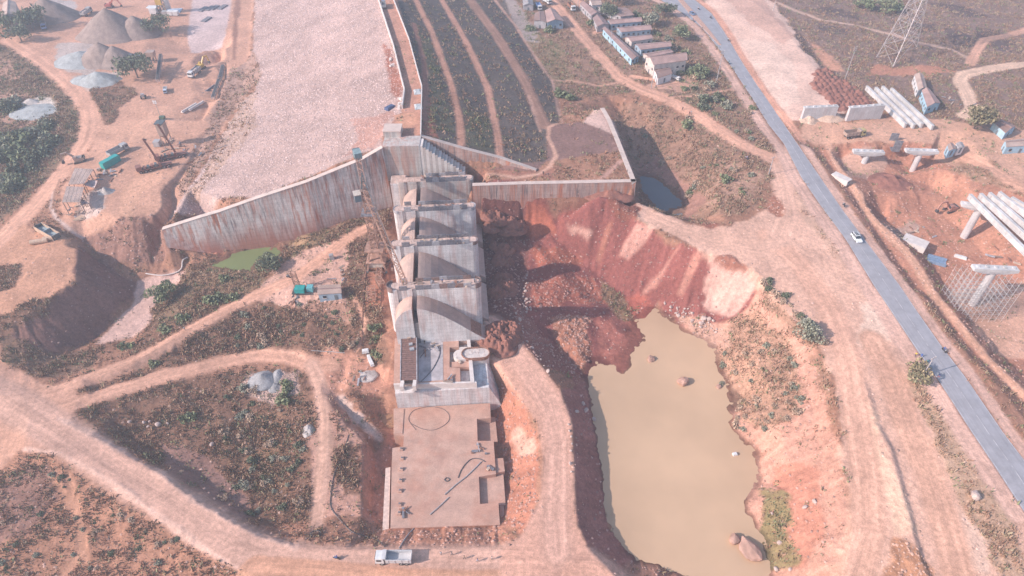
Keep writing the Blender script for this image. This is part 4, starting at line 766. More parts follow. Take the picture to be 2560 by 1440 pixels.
# weir crests between the piers
UP = [(-12.2, 2), (-6.7, 2), (-6.7, 19.4), (-7.6, 19.25), (-8.6, 18.85), (-9.6, 18.15), (-10.6, 17.1), (-11.4, 15.9), (-12.0, 14.4), (-12.2, 13)]
DN = [(-5.2, 2), (16, 2), (16, 4.0), (13.9, 5.6), (11.6, 7.6), (9.3, 9.8), (7, 11.95), (5, 13.75), (3, 15.4), (.8, 17.0), (-1.3, 18.2), (-3.2, 19.05), (-4.4, 19.45), (-5.2, 19.6)]
BV = [(40.95, 54.85), (22.15, 37.45), (1.75, 18.65), (-7.4, -1.75)]
BLAB = ['curved concrete weir crest next to the abutment pier', 'curved concrete weir crest in the second bay from the abutment', 'curved concrete weir crest with netting and rubble beside the gate slot', 'curved concrete weir crest whose pale end face stands open to the lower block']
for i, (v0, v1) in enumerate(BV):
    root = empty('weir_crest', spw(0, (v0 + v1) / 2, 2), BLAB[i], 'weir', 'weir crests between the piers'); sh = root.location.copy()
    fn = lambda p, s, z: spw(p, s, z) - sh
    MB().extrude(UP, fn, v0, v1).build('upstream_curve', C_OGEE, root); MB().extrude(DN, fn, v0, v1).build('downstream_face', C_OGEE, root)
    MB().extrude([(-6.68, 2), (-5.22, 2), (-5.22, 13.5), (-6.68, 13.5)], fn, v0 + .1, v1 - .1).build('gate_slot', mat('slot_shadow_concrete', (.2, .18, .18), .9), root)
    if i == 3:
        for nm, P in (('end_face', [(p, z) for p, z in DN if z > 2] + [(-5.2, 4.9), (15, 4.9)]), ('end_face', [(p, z) for p, z in UP if z > 2] + [(-12.2, 4.9), (-6.7, 4.9)])):
            P = [(p, z - (.05 if z > 5 else 0)) for p, z in P]
            if nm == 'end_face' and P[0][0] > 0: P = [(15.2, 4.9)] + P[:-2] + [(-5.2, 4.9)]
            else: P = [(-6.7, 4.9)] + P[:-2] + [(-12.2, 4.9)]
            MB().extrude(P, fn, v0 - .1, v0 - .003).build(nm, C_NEW, root)
        for z0, z1, m, u0 in ((8.6, 9.0, M_RUST, 9.7), (10.4, 10.8, M_RUST, 7.4), (12.0, 12.35, M_RUST, 5.4)):
            b = MB(); a, c = (u0, z0 + .4), (u0 + 3.6, z0 - 2.3); b.extrude([(a[0], a[1]), (c[0], c[1]), (c[0], c[1] + .25), (a[0], a[1] + .25)], fn, v0 + .05, v1 - .5); b.build('timber_waler', M_RUST, root)
    else:
        b = MB()
        for k in range(14 if i == 2 else 4):
            p = spw(-7.5 - random.random() * 1.8, random.uniform(v0 + 1, v1 - 1), 18.1 - random.random() * .6) - sh; b.box(p, (random.uniform(.4, 1.1), random.uniform(.3, .9), .3), random.random() * 3)
        tag(b.build('loose_rubble', C_PALE, root), kind='stuff')
# lower block with shafts
root = empty('spillway_block', spw(0, -14, -8), 'broad low concrete spillway block with open shafts in front of the weir end face', 'block'); sh = root.location.copy(); fn = lambda p, s, z: spw(p, s, z) - sh
MB().extrude([(-12.6, -9), (18.6, -9), (17.4, -4), (14.4, 2.8), (-12.6, 2.8)], fn, -24.6, -2.1).build('base', C_NEW, root)
def P5(pts, z): return [tuple((un(x, y, z) - sh).xy) for x, y in pts]
def slabpart(name, pts, z0, z1, m): return MB().prism(P5(pts, z1), z0 - sh.z, z1 - sh.z).build(name, m, root)
slabpart('raised_deck', [(984, 959), (987, 846), (1146, 838), (1147, 868), (1124, 868), (1124, 918), (1150, 920), (1151, 957)], 2.0, 5.0, C_SLAB)
slabpart('side_wall', [(1166, 834), (1174, 834), (1186, 955), (1176, 956)], 2.0, 5.3, C_PALE)
slabpart('cross_wall', [(1148, 868), (1167.5, 867), (1168, 873), (1148, 875)], 2.1, 4.8, C_PALE)
slabpart('cross_wall', [(1125, 905), (1172, 903), (1173, 917), (1125, 918)], 2.1, 4.6, C_SLAB)
slabpart('poured_strip', [(1046, 850), (1107, 846), (1108, 950), (1046, 954)], 4.9, 5.06, mat('wet_concrete', (.44, .39, .39), .6, var=.3, scale=.3))
slabpart('edge_beam', [(984, 961.5), (984, 958.5), (1190, 953), (1192, 957)], 2.4, 5.12, C_PALE)
b = MB(); 
for k in range(30): p = un(1140 + 35 * random.random(), 875 + 30 * random.random(), 4.6) - sh; b.bar(p, p + Vector((0, 0, random.uniform(.8, 1.8))), .07, n=3)
tag(b.build('rebar', M_REBAR, root), kind='stuff')
# unfinished round pier
root = empty('pier_stub', spw(10, -13.6, -6), 'round-nosed pier stub with rusty shutter ring on the low block', 'pier'); sh = root.location.copy()
poly = [spw(u, v, 0) - sh for u, v in stadium(4.5, 15.2, -13.6, 2.0, 9)]; MB().prism([(p.x, p.y) for p in poly], 0, 11.6).build('body', C_PALE, root)
poly = [spw(u, v, 0) - sh for u, v in stadium(7, 15.3, -13.6, 2.15, 12)]; b = MB(); n = len(poly)
for k in range(n):
    a, c = poly[k], poly[(k + 1) % n]; mid = (a + c) / 2; b.bar(a + Vector((0, 0, 5.4)), c + Vector((0, 0, 5.4)), .22, 1.3)
b.build('shutter_ring', M_RUST, root)
b = MB()
for k in range(40): p = spw(7 + 7 * random.random(), -13.6 + random.uniform(-1.6, 1.6), 5.6) - sh; b.bar(p, p + Vector((0, 0, random.uniform(.6, 1.5))), .06, n=3)
tag(b.build('rebar', M_REBAR, root), kind='stuff')
# rusty gallery formwork on the block
g0, g1, g2, g3 = [un(x, y, 7.4) for x, y in ((1003, 817), (1041, 815), (1042, 949), (1001, 951))]
root = empty('gallery_formwork', (g0 + g2) / 2 + Vector((0, 0, -2.4)), 'long rusty brown gallery formwork lying on the low concrete block', 'formwork'); sh = root.location.copy(); Z = Vector((0, 0, 1))
nb = 26
for k in range(nb):
    a = g0.lerp(g3, (k + .06) / nb) - sh; c = g1.lerp(g2, (k + .06) / nb) - sh; d = g1.lerp(g2, (k + .94) / nb) - sh; e = g0.lerp(g3, (k + .94) / nb) - sh; q = [x - Z * .25 for x in (a, c, d, e)]
    MB().add(q + [a, c, d, e], [(0, 1, 2, 3), (4, 5, 6, 7), (0, 1, 5, 4), (1, 2, 6, 5), (2, 3, 7, 6), (3, 0, 4, 7)]).build('deck_plank', mat('rust_brown_sheet', (.21, .115, .095), .7, var=.25), root)
for a, c, nm in ((g0, g3, 'side_panel'), (g1, g2, 'side_panel')): MB().bar(a - sh - Z * 1.0, c - sh - Z * 1.0, .25, 2.3).build(nm, M_PANEL[1], root)
MB().bar(g0 - sh - Z * .9, g1 - sh - Z * .9, .25, 2.1).build('end_panel', M_PANEL[2], root)
for t in (.12, .88): MB().bar((g3.lerp(g2, t) - sh) - Z * 1.1, (g3.lerp(g2, t) - sh) - Z * 1.1 + Vector((0, -2.2, -.1)), 1.0, 2.2).build('wing_block', C_PALE, root)
MB().bar(g3.lerp(g2, .25) - sh - Z * 2.2 + Vector((0, -1.8, 0)), g3.lerp(g2, .75) - sh - Z * 2.2 + Vector((0, -1.8, 0)), 2.4, .3).build('sill', C_PALE, root)
for x, y, w, m in ((1025, 832, 1.2, 'timber'), (1023, 846, .9, 'timber'), (1027, 862, 1.1, 'grey'), (1030, 874, 1.3, 'grey'), (1022, 822, .7, 'white')):
    p = un(x, y, 7.45); o = MB().box((0, 0, .25), (w, w * .8, .5), .3).build('timber_stack' if m == 'timber' else 'formwork_crate', mat({'timber': 'raw_timber', 'grey': 'grey_crate', 'white': 'white_sheet'}[m], {'timber': (.48, .33, .24), 'grey': (.36, .36, .38), 'white': (.7, .7, .72)}[m], .8), None, p)
    tag(o, {1.2: 'pinkish timber stack at the weir end of the rusty gallery formwork', .9: 'small timber stack behind the grey crates on the rusty formwork', 1.1: 'smaller grey crate on the rusty gallery formwork', 1.3: 'bigger grey crate in the middle of the rusty formwork', .7: 'small white crate at the far end of the rusty formwork'}[w], 'crate' if m != 'timber' else 'timber')
# foundation slab
root = empty('foundation_slab', un(1100, 1170, -9), 'dusty pink foundation slab with square recesses below the low block', 'slab'); sh = root.location.copy()
slabpart('main_slab', [(984, 1021), (1225, 1008), (1227, 1045), (1192, 1047), (1194, 1102), (1234, 1102), (1240, 1185), (1197, 1192), (1200, 1260), (1246, 1256), (1250, 1312), (976, 1321), (979, 1165), (981, 1120), (1008, 1116), (1010, 1090), (984, 1086)], -9.5, -4.0, C_SLAB)
slabpart('recess_floor', [(1188, 1043), (1238, 1043), (1244, 1104), (1190, 1104)], -9.5, -6.4, C_SLAB)
slabpart('recess_floor', [(1195, 1186), (1258, 1180), (1264, 1262), (1198, 1264)], -9.5, -5.4, C_SLAB)
slabpart('edge_strip', [(1238, 1146), (1258, 1145), (1262, 1178), (1240, 1182)], -9.5, -4.5, C_SLAB)
slabpart('edge_strip', [(1248, 1258), (1259, 1256), (1262, 1308), (1252, 1310)], -9.5, -5.6, C_SLAB)
slabpart('apron_strip', [(964, 1170), (976, 1168), (972, 1322), (956, 1326)], -9.5, -4.7, mat('cream_concrete', (.68, .50, .42), .85, var=.15))
slabpart('ledge', [(984, 1023), (1010, 1022), (1006, 1084), (986, 1084)], -9.0, -3.8, C_SLAB)
for x, y in ((1003, 1124), (1005, 1147), (1003, 1174), (1001, 1202), (1000, 1228), (999, 1262), (998, 1284)):
    p = un(x, y, -4.0); MB().box((0, 0, .2), (1.0, 1.0, .5)).build('anchor_block', C_SLAB, root, p - sh); MB().box((0, 0, .75), (.35, .35, .25)).build('anchor_socket', M_PANEL[0], root, p - sh)
# long walls
def wall(name, tops, zb, thick, m, label, batter=.9, cope=.35, side=1, cat='wall', copem=None):
    """wall whose top follows the given points; side=+1 puts the exposed face left of travel"""
    n = len(tops); root = empty(name, Vector(tops[n // 2]) - Vector((0, 0, tops[n // 2][2] - zb[n // 2])), label, cat); sh = root.location.copy(); b = MB()
    back = offset_xy(tops, -side * thick); fr = offset_xy(tops, 0.0); fb = offset_xy(tops, side * batter); vs = []
    for k in range(n):
        vs += [Vector((fb[k].x, fb[k].y, zb[k])) - sh, Vector(fr[k]) - sh, Vector(back[k]) - sh, Vector((back[k].x, back[k].y, zb[k])) - sh]
    fs = [(0, 1, 2, 3), tuple(4 * (n - 1) + i for i in (3, 2, 1, 0))]
    for k in range(n - 1): fs += [(4 * k + i, 4 * k + (i + 1) % 4, 4 * k + 4 + (i + 1) % 4, 4 * k + 4 + i) for i in range(4)]
    b.add(vs, fs); b.build('body', m, root)
    if cope:
        c = MB(); o1 = offset_xy(tops, side * .12); o2 = offset_xy(tops, -side * (thick + .12)); vs = []
        for k in range(n): vs += [o1[k] - sh + Vector((0, 0, .02)), o1[k] - sh + Vector((0, 0, cope)), o2[k] - sh + Vector((0, 0, cope)), o2[k] - sh + Vector((0, 0, .02))]
        c.add(vs, [(0, 1, 2, 3), tuple(4 * (n - 1) + i for i in (3, 2, 1, 0))] + [(4 * k + i, 4 * k + (i + 1) % 4, 4 * k + 4 + (i + 1) % 4, 4 * k + 4 + i) for k in range(n - 1) for i in range(4)]); c.build('coping', copem or C_COPE, root)
    return root
wall('wing_wall', wing, [6, 6, 3.5, .5, 1, 3, 8], 1.6, C_OLD, 'tall rust-streaked wing wall holding back the pale stone slope', 2.2, .18, 1)
wall('training_wall', padf, [5, 5, 5, 3], 1.6, C_RED, 'red-stained concrete wall along the front of the grassy platform', 1.0, .16, -1)
wall('training_wall', pads, [2, 2, 3, 6, 10], 1.6, C_ABUT, 'concrete side wall of the grassy platform above the grey pool', 1.0, .16, -1)
wall('retaining_wall', wtop, [19, 19, 19, 19], 1.4, C_RED, 'sloping rust-stained retaining wall at the end of the grassed dam slope', .8, .16, -1)
cl = [un(x, y, 34.7) for x, y in ((946, -8), (985, 112), (1004, 190), (1012, 220), (1006, 262))]; cr = [un(x, y, 33.9) for x, y in ((981, -8), (1021, 95), (1045, 185), (1053, 213), (1050, 335))]
wall('parapet_wall', cl, [32.5] * 5, .45, C_PALE, 'white parapet wall on the stone-faced edge of the dam crest road', 0, 0, 1)
wall('parapet_wall', cr, [32.2] * 5, .4, C_PALE, 'thin pale parapet wall on the grassed edge of the dam crest road', 0, 0, -1)
for x, y in ((1046, 205), (1048, 230), (1053, 262)): pass
# abutment: stepped block and pillar
root = empty('abutment', Vector((-36, 209, 19)), 'grey concrete abutment block with stairs stepping down towards the platform', 'abutment'); sh = root.location.copy()
MB().prism([(-45.6 - sh.x, 206.3 - sh.y), (-32.6 - sh.x, 206.9 - sh.y), (-32.6 - sh.x, 214 - sh.y), (-45.6 - sh.x, 213.5 - sh.y)], 0, 14.2).build('body', C_ABUT, root)
ns = 15
for k in range(ns):
    x0 = -32.6 + k * 1.03; zt = 33.0 - k * .76; MB().prism([(x0 - sh.x, 207 - sh.y), (x0 + 1.03 - sh.x, 207.05 - sh.y), (x0 + 1.03 - sh.x, 212.3 - k * .1 - sh.y), (x0 - sh.x, 212.4 - k * .1 - sh.y)], -2, zt - 19).build('step', C_ABUT if k % 2 else C_PALE, root)
root = empty('concrete_pillar', Vector((-43, 214, 19)), 'square concrete pillar at the end of the dam crest road', 'pillar'); MB().box((0.15, 1.5, 8.2), (6.2, 5.4, 16.4)).build('shaft', C_ABUT, root); MB().box((.15, 1.5, 16.5), (6.4, 5.6, .3)).build('cap', C_COPE, root)
# concrete sill at the upstream side of the abutment pier
root = empty('key_block', spw(-14, 58, 6), 'pale concrete key block between the wing wall and the abutment pier', 'block'); MB().box((1.0, 0, 7), (5.5, 5.5, 17), PH).build('body', C_NEW, root); MB().box((1.0, 0, 15.6), (5.0, 5.0, .3), PH).build('dusty_top', M_DIRT, root)
# ------------------------------------------------------------------ highway
def interp(L, y): A = sorted(((p.y, p.x, p.z) for p in L)); Y = [a[0] for a in A]; return np.interp(y, Y, [a[1] for a in A]), np.interp(y, Y, [a[2] for a in A])
hy = np.arange(48, 425, 1.5); xl, zl = interp(hl, hy); xr, zr = interp(hr, hy); NC = 9; V = []; UV = []
for k, y in enumerate(hy):
    for c in range(NC): t = c / (NC - 1); V.append((xl[k] + (xr[k] - xl[k]) * t, y, zl[k] + (zr[k] - zl[k]) * t + .06 + .10 * (1 - (2 * t - 1) ** 2))); UV.append((t, y))
Fq = [(k * NC + c, k * NC + c + 1, (k + 1) * NC + c + 1, (k + 1) * NC + c) for k in range(len(hy) - 1) for c in range(NC - 1)]
me = npmesh('highway', V, Fq, asphalt(), True); uv = me.uv_layers.new(name='UV'); uv.data.foreach_set('uv', np.array([UV[i] for f in Fq for i in f], np.float32).ravel())
road = tag(link('highway', me), 'grey asphalt highway with a thin white centre line crossing the site', kind='structure')
M_PAINT = mat('worn_road_paint', (.48, .45, .46), .85, var=.3, scale=.5)
def stripe(t, y0, y1, w, name):
    ys_ = np.arange(y0, y1 + .01, 1.5); v = []
    for y in ys_:
        a, za = interp(hl, y); b, zb = interp(hr, y); x = a + (b - a) * t; z = za + (zb - za) * t + .075 + .10 * (1 - (2 * t - 1) ** 2); v += [(x - w / 2, y, z), (x + w / 2, y, z)]
    f = [(2 * k, 2 * k + 1, 2 * k + 3, 2 * k + 2) for k in range(len(ys_) - 1)]
    if f: link(name, npmesh(name, v, f, M_PAINT), road)
for y0 in np.arange(50, 300, 7.5): stripe(.5, y0, y0 + 6.6, .17, 'lane_dash')
stripe(.03, 50, 420, .16, 'edge_line'); stripe(.97, 50, 420, .16, 'edge_line')
P = [un(x, y, 15.35) for x, y in ((1684, -14), (1696, -14), (1738, 32), (1775, 76), (1803, 112), (1796, 110), (1768, 80), (1728, 38))]; sh = P[3]
tag(MB().prism([(p.x - sh.x, p.y - sh.y) for p in P], -.6, 0).build('road_median', mat('median_soil', (.50, .30, .23), .95, var=.2), None, sh), 'raised dirt median between the two carriageways of the highway', kind='structure')
# ------------------------------------------------------------------ bridge works east of the highway
M_GIRD = mat('new_girder_concrete', (.55, .52, .51), .85, var=.2, scale=.25); M_BR = concrete('bridge_concrete', (.56, .53, .53), rust=.15, dark=.2, grid=False)
def girder(a, b, h, label, group):
    a, b = Vector(a), Vector(b); root = empty('bridge_girder', (a + b) / 2, label, 'girder', group); d = (b - a); Lg = d.length; rz = math.atan2(d.y, d.x); root.rotation_euler = (0, 0, rz)
    MB().box((0, 0, h - .15), (Lg, 1.15, .3)).build('top_flange', M_GIRD, root); MB().box((0, 0, h / 2), (Lg - .02, .38, h - .5)).build('web', M_GIRD, root); MB().box((0, 0, .2), (Lg, .85, .4)).build('bottom_flange', M_GIRD, root)
    for s in (-1, 1): MB().box((s * (Lg / 2 - .8), 0, h / 2), (1.55, .86, h - .32)).build('end_block', M_GIRD, root)
    for s in (-.28, 0, .28): MB().box((s * Lg, 0, h / 2), (.3, .80, h - .5)).build('diaphragm', M_GIRD, root)
GL = ['precast girder on the ground beside the abutment walls, outermost towards the highway', 'precast girder on the ground, second from the abutment walls', 'precast girder on the ground, third from the abutment walls', 'precast girder on the ground closest to the blue-walled houses']
for (a, c), lb in zip((((2168, 214), (2266, 309)), ((2190, 217), (2287, 311)), ((2207, 214), (2307, 309)), ((2229, 219), (2334, 314))), GL):
    girder(un(*a, 16.2) - Vector((0, 0, 2.1)), un(*c, 16.2) - Vector((0, 0, 2.1)), 2.1, lb, 'precast girders lying on the ground')
for (x0, y0, x1, y1), lb in (((2013, 271, 2097, 267), 'grey abutment wall next to the highway embankment'), ((2127, 271, 2214, 264), 'grey abutment wall next to the row of precast girders')):
    a, b = un(x0, y0, 20.3), un(x1, y1, 20.3); root = empty('abutment_wall', (a + b) / 2 - Vector((0, 0, 6.6)), lb, 'wall', 'new bridge abutments'); d = b - a; root.rotation_euler = (0, 0, math.atan2(d.y, d.x)); Lg = d.length
    MB().box((0, .7, 3.2), (Lg, 1.4, 6.4)).build('stem', M_BR, root); MB().box((0, 1.0, 6.55), (Lg + .3, 2.0, .3)).build('bearing_shelf', M_GIRD, root)
    for k in range(5): MB().box((-Lg / 2 + Lg * (k + .5) / 5, 1.0, 6.9), (.9, .8, .4)).build('bearing_block', M_GIRD, root)
def bpier(base, ztop, w, label, col_r=1.1, rz=-.08, column=True):
    b = Vector(base); root = empty('bridge_pier', b, label, 'bridge pier'); h = ztop - b.z
    root.rotation_euler = (0, 0, rz)
    if column: MB().cyl((0, 0, -.5), col_r, h - 1.7, 18).build('column', M_BR, root, smooth_=False)
    MB().box((0, 0, h - 1.55), (w * .45, 2.2, .9), top=(w, 2.4)).build('cap_taper', M_BR, root); MB().box((0, 0, h - .6), (w, 2.4, 1.0)).build('cap_beam', M_GIRD, root)
    for k in range(5): MB().box((-w / 2 + w * (k + .5) / 5, 0, h + .08), (.8, .8, .35)).build('bearing_block', M_GIRD, root)
    return root
bpier(un(2156, 416, 8), 15.4, 12, 'short hammerhead bridge pier in the shallow pit by the highway')
bpier(un(2279, 430, 6), 16.4, 12.5, 'hammerhead bridge pier standing in the red excavation by the earth ramp')
bpier(un(2408, 594, 3), 17.6, 13, 'tall round bridge pier carrying the white girders', 1.25, -.25)
cap4 = un(2490, 668, 19); cap4r = bpier(Vector((cap4.x, cap4.y, zat(cap4.x, cap4.y)[0])), 19, 13.5, 'bridge pier cap wrapped in tube scaffolding', 1.2)
for k, (a, c) in enumerate((((2431, 489), (2560, 617)), ((2458, 487), (2560, 579)), ((2481, 485), (2560, 552)), ((2506, 483), (2560, 524)), ((2538, 496), (2580, 520)))):
    A, B = un(*a, 19.9), un(*c, 19.9); d = (B - A).normalized(); girder(A - Vector((0, 0, 2.1)) - d * 1.2, A + d * 42 - Vector((0, 0, 2.1)), 2.1, ['white bridge girder at the highway edge of the raised deck', 'white bridge girder second from the highway on the tall pier', 'white bridge girder in the middle of the raised deck', 'white bridge girder fourth from the highway on the tall pier', 'white bridge girder at the far edge of the raised deck'][k], 'girders set on the tall pier')
sb = Vector((cap4.x - 3, cap4.y - 3, 2.6)); root = empty('scaffolding', sb, 'dense steel tube scaffolding tower under the bridge pier cap', 'scaffolding'); M_TUBE = mat('galvanised_tube', (.52, .48, .47), .5, .3)
for lv in range(9):
    b = MB(); z = lv * 1.75
    for i in range(9):
        for j in range(6):
            if 3 <= i <= 5 and 2 <= j <= 3: continue
            p = Vector((-8 + i * 2, -5 + j * 2, z)); b.bar(p, p + Vector((0, 0, 1.75)), .11, n=3)
            if i < 8: b.bar(p, p + Vector((2, 0, 0)), .09, n=3)
            if j < 5: b.bar(p, p + Vector((0, 2, 0)), .09, n=3)
            if j in (0, 5) and i < 8 and (i + lv) % 3 == 0: b.bar(p, p + Vector((2, 0, 1.75)), .09, n=3)
    tag(b.build('scaffold_lift', M_TUBE, root), kind='stuff')
# culvert lengths and steel items in the excavation
for x, y, l, w, h, rz, m, lb in ((2100, 453, 7, 3, 2, -.9, 'cul', 'grey precast box culvert lying in the roadside ditch'), (2283, 614, 8, 5, 2.2, -.7, 'cul', 'tilted grey concrete block in the shaded excavation'), (2232, 372, 3, 6, 5, -.15, 'wall', 'leaning dark shutter panel between the two short bridge piers'), (2340, 655, 6, 3.5, 1.2, -.5, 'blue', 'blue steel trough left in the deep excavation')):
    p = hit(x, y); mm = {'cul': C_PALE, 'wall': M_PANEL[0], 'blue': mat('blue_steel', (.20, .28, .40), .6)}[m]
    root = empty('culvert_box' if m == 'cul' else ('shutter_panel' if m == 'wall' else 'steel_trough'), p, lb, 'culvert' if m == 'cul' else ('formwork' if m == 'wall' else 'trough'), rz=rz)
    for s in (-1, 1): MB().box((0, s * w / 2, h / 2), (l, .3, h)).build('side_plate', mm, root)
    MB().box((0, 0, .15), (l - .02, w - .32, .3)).build('floor_plate', mm, root)
    if m == 'cul': MB().box((0, 0, h - .1), (l - .04, w - .34, .3)).build('cover_slab', mm, root)
# ------------------------------------------------------------------ tower crane
M_CR = mat('faded_orange_crane_paint', (.37, .21, .155), .7, var=.35, scale=.8); M_CW = mat('counterweight_concrete', (.52, .44, .38), .85, var=.15); M_DK = mat('dark_machinery', (.10, .12, .13), .5, var=.3); M_GLASS = mat('dark_glass', (.04, .05, .06), .1, var=.1)
cb = hit(946, 667); cb.z = min(cb.z, 6); tipw, tailw = un(1012, 706, 37.6), un(893, 388, 37.2); root = empty('tower_crane', cb, 'tall orange lattice tower crane standing on rails beside the spillway piers', 'crane'); T = Vector((0, 0, 1)); jd = (tipw - tailw); jd.z = 0; jd.normalize(); jx = jd.cross(T)
def pil(a, b, w, nm, m=M_CR): return MB().bar(a, b, w).build(nm, m, root)
c4 = [Vector((sx * 3.2, sy * 3.0, 0)) for sx, sy in ((-1, -1), (1, -1), (1, 1), (-1, 1))]
for i, c in enumerate(c4): pil(c, Vector((c.x * .45, c.y * .45, 8.6)), .55, 'portal_leg'); pil(c, c4[(i + 1) % 4], .5, 'portal_sill'); MB().cyl((c.x - .3, c.y, .1), .5, .6, 10, axis='X').build('rail_wheel', M_DK, root)
MB().box((0, 0, 2.6), (5.2, 4.6, 2.4)).build('ballast_block', M_CW, root); MB().box((0, 0, 4.1), (6.6, 5.8, .6), top=(3.6, 3.2)).build('ballast_cover', M_CR, root); MB().box((0, 0, 8.5), (6.2, 5.6, .5)).build('portal_deck', M_CR, root)
lattice(MB(), (0, 0, 8.6), (0, 0, 22.6), 2.3, 2.3, 8, .24, Vector((0, 1, 0))).build('lower_mast', M_CR, root)
MB().box((0, 0, 22.9), (4.6, 4.4, .4)).build('slewing_platform', M_PANEL[0], root); b = MB()
for sx, sy in ((-1, -1), (1, -1), (1, 1), (-1, 1)): b.bar((sx * 2.2, sy * 2.1, 23), (sx * 2.2, sy * 2.1, 24.2), .1)
for a, c in (((-1, -1), (1, -1)), ((1, -1), (1, 1)), ((1, 1), (-1, 1)), ((-1, 1), (-1, -1))): b.bar((a[0] * 2.2, a[1] * 2.1, 24.2), (c[0] * 2.2, c[1] * 2.1, 24.2), .09)
b.build('platform_rail', M_CR, root)
lattice(MB(), (0, 0, 23.1), (0, 0, 31.3), 1.9, 1.9, 5, .22, Vector((0, 1, 0))).build('upper_mast', M_CR, root)
jz = 31.5; J0 = Vector((0, 0, jz)); tipl = tipw - cb; taill = tailw - cb; lattice(MB(), J0 + jd * .8, Vector((tipl.x, tipl.y, jz + .3)), 1.6, 1.5, 22, .15, T, .75).build('jib', M_CR, root)
lattice(MB(), J0 - jd * .8, Vector((taill.x, taill.y, jz + .2)), 1.6, 1.1, 9, .18, T).build('counter_jib', M_CR, root)
hd = J0 + T * 6.0; hb = MB()
for s in (-1, 1): hb.bar(J0 + jx * s * .9 + jd * .8, hd, .26); hb.bar(J0 + jx * s * .9 - jd * .8, hd, .26); hb.bar(J0 + jx * .45 * s + T * 3 , J0 - jx * .45 * s + T * 3, .15)
hb.build('tower_head', M_DK, root)
for q, nm in ((.45, 'tie_rod'), (.8, 'tie_rod')): pil(hd, J0.lerp(Vector((tipl.x, tipl.y, jz + 1)), q) + T * .8, .12, nm, M_DK)
pil(hd, J0.lerp(Vector((taill.x, taill.y, jz + .5)), .85), .12, 'tie_rod', M_DK)
te = Vector((taill.x, taill.y, jz)); rz = math.atan2(jd.y, jd.x)
MB().box(te + jd * 1.5 + T * 1.3, (3.4, 2.4, 2.2), rz).build('winch_house', mat('grey_green_winch', (.22, .30, .31), .6), root); MB().box(te - jd * 1.0 + T * .2, (1.5, 2.4, 3.2), rz).build('counterweight', M_DK, root)
MB().box(J0 + jx * 2.6 - T * 1.6 + jd * .6, (2.6, 2.0, 2.4), rz).build('operator_cab', mat('cab_blue_grey', (.15, .22, .26), .5), root); MB().box(J0 + jx * 2.6 - T * .3 + jd * .6, (2.9, 2.3, .25), rz).build('cab_roof', M_CW, root)
hk = J0.lerp(Vector((tipl.x, tipl.y, jz)), .62); MB().box(hk - T * 1.2, (1.4, 1.2, .5), rz).build('trolley', M_DK, root); pil(hk - T * 1.2, hk - T * 9, .07, 'hoist_rope', M_DK); MB().box(hk - T * 9.4, (.6, .5, .9)).build('hook_block', M_CR, root)
for s, x in ((-1, 'the scrub'), (1, 'the spillway piers')):
    a = spw(-21.5 + s * 2.9, -2, 0); c = spw(-21.5 + s * 2.9, 44, 0); pts = [a.lerp(c, k / 24) for k in range(25)]
    for p in pts: p.z = zat(p.x, p.y)[0] + .12
    b = MB(); sh = pts[12].copy()
    for p, q in zip(pts[:-1], pts[1:]): b.bar(p - sh, q - sh, .2, .3)
    tag(b.build('crane_rail', M_RUST, None, sh), 'rusty crane rail on the side of ' + x, 'rail', 'tower crane rails')
# lattice sections lying by the crane
for (x0, y0), (x1, y1), w, lb in (((952, 660), (946, 702), 1.6, 'rusty lattice mast section lying in front of the crane base'), ((947, 705), (958, 722), 2.0, 'short rusty lattice frame on the red soil by the rails'), ((928, 727), (932, 762), 2.6, 'wide rusty lattice frame lying beside the footpath')):
    a, c = hit(x0, y0) + T * .9, hit(x1, y1) + T * .9; o = lattice(MB(), a - a, c - a, w, w, 5, .2).build('lattice_section', M_CR, None, a); tag(o, lb, 'lattice', 'lattice sections by the crane')
# ------------------------------------------------------------------ buildings
def sm(name, col, **k):
    if name not in MATS: MATS[name] = sheet_metal(name, col, **k)
    return MATS[name]
ROOF = {'pink': sm('faded_pink_sheet', (.47, .30, .265)), 'brown': sm('brown_sheet', (.33, .215, .20)), 'rust': sm('rusty_sheet', (.33, .21, .18), rust=.7), 'grey': sm('grey_sheet', (.38, .35, .35)), 'tan': sm('tan_sheet', (.54, .385, .32), rust=.15)}
WALLM = {'blue': mat('pale_blue_wall', (.34, .42, .50), .85, var=.15, scale=.5), 'grey': mat('grey_rendered_wall', (.42, .38, .39), .85, var=.2, scale=.5), 'cream': mat('cream_wall', (.64, .53, .48), .85, var=.15, scale=.5), 'sky': mat('sky_blue_wall', (.38, .55, .66), .85, var=.12, scale=.5), 'white': mat('whitewashed_wall', (.68, .64, .64), .85, var=.12, scale=.5)}
M_WIN = mat('dark_window', (.05, .055, .065), .3); M_DOOR = mat('door_paint', (.16, .18, .2), .6); M_WOOD = mat('weathered_wood', (.32, .22, .17), .85, var=.3)
